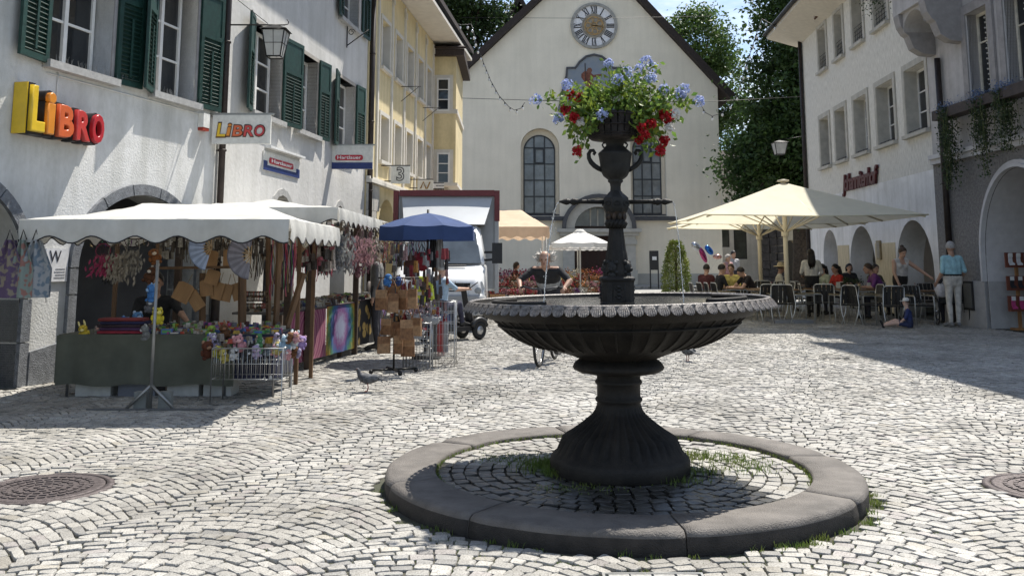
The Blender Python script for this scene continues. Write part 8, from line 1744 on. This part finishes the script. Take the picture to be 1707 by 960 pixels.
# ---- balloons
YB_ = 33.5
for i, (u, v, r, c, lab) in enumerate(((1160, 411, (.13, .09, .2), (.45, .47, .5), 'silver foil balloon floating highest at left'), (1172, 425, (.1, .09, .3), (.35, .05, .16), 'magenta foil balloon below silver one'), (1182, 417, (.11, .09, .2), (.03, .15, .5), 'blue foil balloon right of silver one'), (1196, 428, (.17, .1, .09), (.5, .3, .26), 'pale pink foil balloon beside blue one'))):
    t = thing('foil_balloon', lab, 'balloon', AY(u, v, YB_), 0, 'foil balloons by the cafe'); b = MB(); b.ball((0, 0, 0), r, 14, rot=Matrix.Rotation((-.9, -.4, -.7, 0)[i], 3, 'Y')); b.build('envelope', M('foil_%d' % i, c, .15, metal=.8, var=.1), t); b = MB(); b.tube([(0, 0, -r[2] * .8), (X(1180, YB_) - t.location.x, 0, 1.1 - t.location.z)], .004, 4); b.build('string', flat(.5, .5, .5), t)
# ================================================================ cafe
m_py = M('parasol_cream', (.84, .79, .62), .85, var=.05, scale=2, trans=.42); m_al = M('aluminium', (.62, .62, .6), .35, metal=.7, var=.05)
m_pol = M('cream_pole', (.66, .58, .42), .5, var=.05)
def big_parasol(label, cx, cy, half, ze, zt, group):
    t = thing('cafe_parasol', label, 'parasol', (cx, cy, 0), 0, group); c = [(-half, -half), (half, -half), (half, half), (-half, half)]
    for i in range(4):
        a_, e_ = c[i], c[(i + 1) % 4]; V = []; N = 6
        for r in range(N + 1):
            q = r / N
            for k in range(N + 1): f = k / N; x = (a_[0] * (1 - f) + e_[0] * f) * q; y = (a_[1] * (1 - f) + e_[1] * f) * q; V.append((x, y, zt + (ze - zt) * q - .05 * sin(pi * f) * q * (1 - .35 * q) - .03 * sin(pi * q)))
        b = MB(); b.add(V, [(r * (N + 1) + k, r * (N + 1) + k + 1, (r + 1) * (N + 1) + k + 1, (r + 1) * (N + 1) + k) for r in range(N) for k in range(N)], 0, True); b.build('canopy_panel', m_py, t)
        m_ = ((a_[0] + e_[0]) / 2, (a_[1] + e_[1]) / 2)
        for (ex, ey) in (a_, m_):
            b = MB(); b.tube([(0, 0, zt - .08), (ex * .5, ey * .5, (zt + ze) / 2 - .07), (ex * .98, ey * .98, ze - .04)], .02, 6); rb = b.build('rib', m_pol, t); b = MB(); b.tube([(0, 0, ze - .32), (ex * .5, ey * .5, (zt + ze) / 2 - .09)], .016, 6); b.build('strut', m_pol, rb)
        b = MB(); b.tube([(a_[0], a_[1], ze), (m_[0], m_[1], ze - .03), (e_[0], e_[1], ze)], .014, 5); b.build('edge', m_py, t)
    b = MB(); b.tube([(0, 0, 0), (0, 0, zt)], .055, 14); b.build('pole', m_pol, t); b = MB(); b.lathe([(.09, 0), (.09, .12), (.06, .14)], 14, (0, 0, ze - .4)); b.build('collar', m_pol, t); b = MB(); b.lathe([(.05, 0), (.14, .02), (.14, .05), (.03, .07)], 14, (0, 0, zt)); b.build('hub', m_pol, t); b = MB(); b.bx(-.45, .45, -.45, .45, 0, .08); b.build('base', flat(.25, .25, .25), t)
big_parasol('large square cream parasol nearest the fountain at the cafe', 6.55, 22.6, 2.4, 2.42, AY(1317, 304, 22.6).z, 'square cream parasols at the cafe'); big_parasol('second square cream parasol behind the first one', X(1263, 27.4), 27.4, 2.3, 2.44, 3.25, 'square cream parasols at the cafe')
def make_chair():
    t = thing('cafe_chair', 'x', 'chair', (0, 0, 0), 0, 'metal cafe chairs'); W = .24
    for s_ in (-1, 1):
        b = MB(); b.tube([(s_ * W, -.22, 0), (s_ * W, -.23, .62), (s_ * W, -.2, .65), (s_ * W, .2, .65), (s_ * W * .95, .23, .66)], .012, 6); b.build('leg', m_al, t)
        b = MB(); b.tube([(s_ * W * .95, .36, 0), (s_ * W * .95, .25, .25), (s_ * W * .95, .21, .45), (s_ * W * .95, .27, .85)], .012, 6); b.build('leg', m_al, t)
        b = MB(); b.bx(s_ * W - .025, s_ * W + .025, -.2, .18, .664, .68); b.build('armrest', flat(.25, .2, .12), t)
    b = MB(); b.bx(-.22, .22, -.22, .2, .44, .455); b.tube([(-W, -.22, .43), (W, -.22, .43)], .011, 6); b.tube([(-W, .2, .43), (W, .2, .43)], .011, 6); b.build('seat', flat(.035, .033, .03, .7), t)
    for k in range(5): b = MB(); x = -.2 + k * .1; b.prism([(x - .042, .2, .47), (x + .042, .2, .47), (x + .042, .275, .87), (x - .042, .275, .87)], (0, .008, 0)); b.build('back_slat', flat(.035, .033, .03, .7), t, fix=True)
    b = MB(); b.tube([(-W * .95, .27, .85), (-W * .7, .285, .885), (W * .7, .285, .885), (W * .95, .27, .85)], .012, 6); b.build('back_rail', m_al, t); return t
def make_table():
    t = thing('cafe_table', 'x', 'table', (0, 0, 0), 0, 'wooden cafe tables'); b = MB()
    for k in range(6): q = MB(); q.bx(-.6, .6, -.37 + k * .124, -.37 + k * .124 + .118, .715, .74); q.build('plank', M('table_wood', (.20, .12, .065), .55, var=.2, scale=6, stretch=(.2, 1, 1)), t)
    b.bx(-.58, .58, -.33, .33, .69, .713); b.build('apron', m_al, t)
    for x in (-.5, .5):
        for y in (-.28, .28): b = MB(); b.tube([(x, y, .7), (x * 1.05, y, 0)], .016, 6); b.build('leg', m_al, t)
    return t
ch0, tb0 = make_chair(), make_table(); uc, ut = [0], [0]
def put(proto, flag, x, y, rz, label):
    o = proto if flag[0] == 0 else copy_tree(proto); flag[0] += 1; o.location = (x, y, 0); o.rotation_euler = (0, 0, rz); o['label'] = label
tabs = [(1238, 24.6, .05, 'wooden cafe table where the reading woman leans'), (1285, 23.4, .0, 'wooden cafe table in front beside the parasol pole'), (1210, 27.5, .0, 'wooden cafe table behind at the left of the cafe'), (1378, 24.2, .05, 'wooden cafe table before the red dressed woman'), (1433, 23.4, 0, 'wooden cafe table of the man in purple'), (1525, 22.6, .1, 'wooden cafe table nearest the wheelchair'), (1320, 27.5, 0, 'wooden cafe table far back under second parasol')]
for u, Y, rz, lab in tabs: put(tb0, ut, X(u, Y), Y, rz, lab)
chairs = [(1327, 22.1, pi / 2 + .1, 'cafe chair standing sideways nearest the fountain bowl'), (1398, 22.0, pi + .25, 'cafe chair with curved legs left of the lone empty chair'), (1474, 21.3, pi - .05, 'cafe chair with its back to us beside the child'), (1425, 21.7, pi / 2 + .3, 'cafe chair turned sideways before the purple man table'), (1366, 22.9, pi - .3, 'cafe chair with dark back before the parasol pole right side'), (1345, 22.9, pi / 2 - .2, 'cafe chair tucked against the parasol pole'), (1440, 22.4, -pi / 2, 'cafe chair facing the purple man table'), (1520, 21.6, .2, 'cafe chair right of the standing waitress'), (1290, 22.5, pi, 'cafe chair before the front wooden table'), (1268, 22.8, pi + .2, 'cafe chair half hidden by the bowl rim'),
          (1165, 24.2, pi / 2, 'cafe chair leftmost in the slanted row'), (1178, 24.2, pi / 2 + .1, 'cafe chair second in the slanted row'), (1190, 24.0, pi / 2, 'cafe chair third in the slanted row'), (1202, 23.9, pi / 2 + .1, 'cafe chair fourth in the slanted row'), (1305, 25.6, .2, 'cafe chair behind the front table'), (1320, 25.4, .1, 'cafe chair behind the parasol pole'), (1298, 24.6, -pi / 2, 'cafe chair at the end of front table'), (1270, 26.2, 0, 'cafe chair behind the reading woman'), (1392, 26.6, 0, 'cafe chair behind the woman in red'), (1240, 26.5, 0, 'cafe chair behind yellow guest table'), (1460, 24.8, 0, 'cafe chair behind the man in purple'), (1172, 26.2, pi, 'cafe chair of the leftmost guest'), (1415, 24.9, pi / 2, 'cafe chair beside table plants'), (1540, 23.6, 0, 'cafe chair behind the wheelchair table')]
for u, Y, rz, lab in chairs: put(ch0, uc, X(u, Y), Y, rz, lab)
# things on tables
for i, (u, Y) in enumerate(((1245, 24.5), (1280, 23.4), (1295, 23.5), (1378, 24.1), (1390, 24.2), (1425, 23.4), (1440, 23.5), (1515, 22.6), (1366, 24.3))):
    t = thing('drinking_glass' if i % 2 else 'menu_holder', ['small menu card holder on a cafe table', 'drinking glass on a cafe table'][i % 2], ['menu', 'glass'][i % 2], (X(u, Y), Y, .742), R.random(), ['menu holders on cafe tables', 'glasses on cafe tables'][i % 2])
    if i % 2: b = MB(); b.lathe([(.0, .0), (.03, .0), (.036, .13), (.033, .13), (.028, .01), (0, .01)], 10); b.build('tumbler', GL('tumbler_glass', (.5, .42, .25), .05), t); b = MB(); b.tube([(0, 0, .02), (.02, 0, .18)], .003, 4); b.build('straw', flat(.6, .1, .1), t)
    else: b = MB(); b.prism([(-.05, -.03, 0), (-.05, .03, 0), (-.05, 0, .16)], (.1, 0, 0)); b.build('card', flat(.6, .58, .5), t, fix=True); b = MB(); b.bx(-.06, .06, -.04, .04, -.0, .008); b.build('stand', m_blk, t)
for i, (u, Y, lab) in enumerate(((1422, 23.8, 'small potted herb on the table left of purple man'), (1404, 24.4, 'small potted herb on the table of the red dressed woman'))):
    t = thing('potted_herb', lab, 'plant', (X(u, Y), Y, .742), 0, 'potted herbs on cafe tables'); b = MB(); b.lathe([(0, 0), (.05, 0), (.065, .1), (.055, .1), (0, .08)], 12); b.build('pot', flat(.3, .14, .08), t); leaf_cloud('leaves', [(Vector((R.gauss(0, .06), R.gauss(0, .06), .17 + R.gauss(0, .05))), .05, (1, 1, 1)) for k in range(120)], m_ivy, t)
# ---- wheelchair with white bundle
YW = 21.5; t = thing('wheelchair', 'wheelchair with spoked wheels pushed by the grey haired man', 'wheelchair', (X(1574, YW), YW, 0), pi - .25)
wheel(t, (-.31, 0, .31), .31, 'X', .016, 20); wheel(t, (.31, 0, .31), .31, 'X', .016, 20); wheel(t, (-.26, -.45, .1), .1, 'X', .018, 8); wheel(t, (.26, -.45, .1), .1, 'X', .018, 8)
b = MB()
for s_ in (-1, 1): b.tube([(s_ * .25, .16, .95), (s_ * .25, .08, .93), (s_ * .25, .06, .3), (s_ * .25, -.45, .2)], .012, 6); b.tube([(s_ * .25, .06, .68), (s_ * .25, -.3, .68), (s_ * .25, -.36, .5), (s_ * .25, .06, .5)], .012, 6)
b.build('frame', m_frm, t); b = MB(); b.bx(-.24, .24, -.34, .05, .49, .51); b.bx(-.24, .24, .045, .06, .52, .92); b.build('seat', m_blp, t)
for s_ in (-1, 1): b = MB(); b.tube([(s_ * .25, .1, .935), (s_ * .25, .22, .95)], .016, 8); b.build('handle', m_rub, t)
t = thing('white_bag', 'white cloth bundle hanging at the wheelchair', 'bag', (X(1556, YW), YW - .1, .78), 0); b = MB(); b.lathe([(0, -.16), (.1, -.14), (.13, 0), (.11, .1), (.05, .14), (0, .15)], 14, fl=lambda a, z: 1 + .12 * sin(a * 5 + z * 20)); b.build('sack', cT(.66, .65, .68), t); b = MB(); b.tube([(0, 0, .12), (.05, 0, .2), (.1, 0, .12)], .01, 5); b.build('knot', cT(.6, .6, .62), t)
Jw = J_sit(.5, .02); person('seated wheelchair user in dark clothes hidden behind the man', (X(1574, YW) + .05, YW + .12, 0), pi - .25, Jw, cT(.03, .03, .035), cT(.03, .03, .04), 0, h_gr, 'short', 1, scale=.95, vox=.017)
# ---- sock rack
YS = 20.0; xs0 = X(1668, YS); t = thing('sock_rack', 'wooden sock display rack at the right picture edge', 'rack', (xs0, YS, 0), 0)
m_rk = M('rack_wood', (.30, .15, .06), .65, var=.15, scale=6); m_sh = flat(.16, .05, .03)
b = MB(); b.bx(.22, .28, .04, .09, 0, 1.5); b.build('post', m_rk, t); b = MB(); b.bx(.1, .42, -.1, .2, 0, .04); b.build('foot', m_rk, t)
for r, (v0, v1) in enumerate(((421, 446), (460, 484), (493, 519))):
    z1, z0 = AY(1690, v0, YS).z, AY(1690, v1, YS).z; b = MB(); b.bx(0, .9, .0, .035, z0, z1); sh = b.build('shelf_panel', m_sh, t); b = MB(); b.bx(0, .9, -.05, -.001, z0, z0 + .03); b.build('ledge', m_sh, sh)
    for k in range(5):
        o = thing('sock_pair', ['white', 'black', 'pink'][r] + ' sock pair on the ' + ['upper', 'middle', 'lower'][r] + ' row of the rack', 'socks', (xs0 + .09 + k * .17, YS - .02, z0 + .05), 0, ['white', 'black', 'pink'][r] + ' socks on the rack'); c = [(.7, .7, .72), (.03, .03, .035), (.5, .06, .2)][r]; hh = z1 - z0 - .08
        b = MB(); b.prism([(-.04, 0, hh), (-.04, 0, .06), (-.02, 0, 0), (.08, 0, 0), (.09, 0, .03), (.04, 0, .07), (.035, 0, hh)], (0, -.02, 0)); b.build('sock', cT(*c), o, fix=True); b = MB(); b.bx(-.04, .045, -.026, -.021, hh * .72, hh + .02); b.build('label_band', flat(.7, .7, .68), o)
# ================================================================ pigeons
def pigeon(label, loc, rz, s=1.0):
    t = thing('pigeon', label, 'pigeon', loc, rz, 'pigeons on the cobbles'); b = MB()
    prof = [((-.14, 0, .145), .012), ((-.11, 0, .15), .034), ((-.05, 0, .15), .055), ((.01, 0, .155), .062), ((.06, 0, .168), .053), ((.085, 0, .19), .038), ((.10, 0, .22), .025), ((.108, 0, .245), .0225), ((.118, 0, .262), .022), ((.13, 0, .266), .018), ((.142, 0, .262), .008)]
    b.tube([p_ for p_, r in prof], [r for p_, r in prof], 12); m = M('pigeon_grey', (.07, .073, .085), .7, var=.25, scale=25); b.build('body', m, t)
    b = MB(); b.prism([(-.12, -.025, .15), (-.12, .025, .15), (-.24, .038, .118), (-.24, -.038, .118)], (0, 0, .012)); b.build('tail', flat(.05, .052, .06), t, fix=True)
    for s_ in (-1, 1):
        b = MB(); b.ball((-.04, s_ * .052, .155), (.105, .016, .042), 10, rot=Matrix.Rotation(.18, 3, 'Y')); b.build('wing', M('pigeon_wing', (.12, .125, .135), .7, var=.35, scale=18), t)
        b = MB(); b.tube([(.0, s_ * .025, .11), (-.012, s_ * .025, .05), (.0, s_ * .025, .006)], .006, 6)
        for q in (-.5, 0, .5): b.tube([(0, s_ * .025, .006), (.03 * cos(q), s_ * .025 + .03 * sin(q), .004)], .0035, 4)
        b.build('leg', flat(.35, .12, .1), t)
        b = MB(); b.ball((.128, s_ * .018, .27), .004, 6); b.build('eye', flat(.4, .12, .03), t)
    b = MB(); b.tube([(.14, 0, .262), (.165, 0, .254)], [.007, .002], 6); b.build('beak', flat(.06, .06, .06), t); t.scale = (s,) * 3
pigeon('grey pigeon walking left in front of the stalls', AG(612, 653), pi + .15, .93); pigeon('grey pigeon standing right behind the fountain stem', AG(1146, 602), pi - .9, .9)
# loose bits on the ground
for i, (u, v) in enumerate(((1398, 598), (1376, 545))):
    q = AG(u, v); t = thing('drain_slot' if i == 0 else 'paper_scrap', ['dark drain slot in the cobbles right of the fountain', 'small pale scrap on the cobbles at the shadow edge'][i], ['drain', 'litter'][i], q, .2); b = MB(); b.bx(-.16, .16, -.03, .03, -.02, .01); b.build('slot', flat(.03, .03, .03) if i == 0 else flat(.6, .58, .55), t)
# ================================================================ dense small stock on the stalls
def clutter(name, label, cat, boxes):
    V = []; F = []; Cc = []
    for (x, y, z, sx, sy, sz, c) in boxes:
        b_ = len(V); a_ = R.uniform(0, 3.1); ca_, sa_ = cos(a_), sin(a_)
        for dx in (-1, 1):
            for dy in (-1, 1):
                for dz in (0, 1): k = .75 if dz else 1; V.append((x + (dx * sx * ca_ - dy * sy * sa_) * k, y + (dx * sx * sa_ + dy * sy * ca_) * k, z + dz * sz))
        F += [(b_, b_ + 1, b_ + 3, b_ + 2), (b_ + 4, b_ + 6, b_ + 7, b_ + 5), (b_, b_ + 4, b_ + 5, b_ + 1), (b_ + 2, b_ + 3, b_ + 7, b_ + 6), (b_ + 1, b_ + 5, b_ + 7, b_ + 3), (b_, b_ + 2, b_ + 6, b_ + 4)]; Cc += [c] * 8
    o = npmesh(name, np.array(V), np.array(F), M('clutter', (.9, .9, .9), .6, var=.25, scale=40, attr='col'), cols=np.array(Cc)); tag(o, label, cat, None, 'stuff')
CG = GC + [(.25, .16, .09), (.35, .3, .25), (.1, .08, .07), (.6, .58, .52), (.2, .2, .22)]
bx_ = []
for k in range(420): Y = R.uniform(10.33, 11.1); bx_.append((X(R.uniform(255, 475), Y), Y, .662, R.uniform(.012, .04), R.uniform(.008, .025), R.uniform(.012, .075) * (1.3 if Y > 10.7 else .7), R.choice(CG)))
for k in range(90): Y = R.uniform(10.1, 10.45); bx_.append((X(R.uniform(352, 470), Y), Y, R.uniform(.52, .6), R.uniform(.02, .045), R.uniform(.02, .04), R.uniform(.03, .08), R.choice(CG)))
clutter('small_toys', 'clutter of tiny colourful toys and trinkets covering the green table', 'toys', bx_)
bx_ = []
for k in range(320):
    t_ = R.uniform(.02, .98); q = a.lerp(e, t_) - nv * R.uniform(.05, .78); bx_.append((q.x, q.y, .772 + t_ * .06, R.uniform(.015, .05), R.uniform(.01, .03), R.uniform(.015, .08), R.choice(CG[6:])))
for k in range(260):
    t_ = R.uniform(.0, 1); q = a.lerp(e, t_) - nv * R.uniform(.0, .2); z = R.uniform(1.35, 1.98); bx_.append((q.x, q.y, z, R.uniform(.01, .035), R.uniform(.01, .03), R.uniform(.05, .16), R.choice([(.06, .05, .045), (.12, .09, .07), (.3, .12, .14), (.35, .3, .24), (.2, .15, .1), (.4, .34, .3), (.05, .07, .1)])))
for k in range(200): Y = R.uniform(11.9, 12.4); bx_.append((X(R.uniform(500, 560), Y), Y, R.uniform(1.3, 1.8), R.uniform(.01, .03), R.uniform(.01, .03), R.uniform(.04, .14), R.choice([(.06, .05, .045), (.3, .08, .1), (.35, .3, .26), (.1, .08, .07), (.45, .4, .36)])))
for k in range(170): Y = R.uniform(11.3, 11.9); bx_.append((X(R.uniform(270, 450), Y), Y, R.uniform(1.45, 1.78), R.uniform(.008, .025), R.uniform(.01, .02), R.uniform(.05, .15), R.choice([(.05, .04, .035), (.3, .24, .17), (.12, .1, .08), (.4, .38, .33)])))
clutter('hanging_trinkets', 'dense mass of small trinkets hanging and lying in both stalls', 'trinkets', bx_)
bx_ = []
for k in range(150): Y = R.uniform(13.0, 14.6); bx_.append((X(R.uniform(655, 750), Y), Y, R.uniform(1.0, 1.55) if k % 2 else R.uniform(.55, .95), R.uniform(.01, .03), R.uniform(.01, .03), R.uniform(.05, .2), R.choice([(.05, .04, .04), (.25, .03, .04), (.12, .09, .07), (.35, .22, .22), (.3, .3, .3), (.4, .2, .05)])))
clutter('parasol_trinkets', 'mass of small dark and red goods hanging below the blue parasol', 'trinkets', bx_)
for i, (u0, u1, v0, v1, Y, n_, lab) in enumerate(((640, 690, 405, 440, 15.2, 18, 'colourful strings between rear stall and blue parasol'), (655, 720, 402, 425, 14.2, 14, 'dark straps hanging from the blue parasol ribs'), (470, 505, 400, 455, 12.1, 14, 'brown and red strings inside front canopy'), (150, 250, 398, 412, 11.5, 16, 'short dark strings along left inside of front canopy'))): curtain(u0, u1, v0, v1, Y, n_, pal1[i:] + [(.05, .04, .04), (.2, .15, .1)], lab)
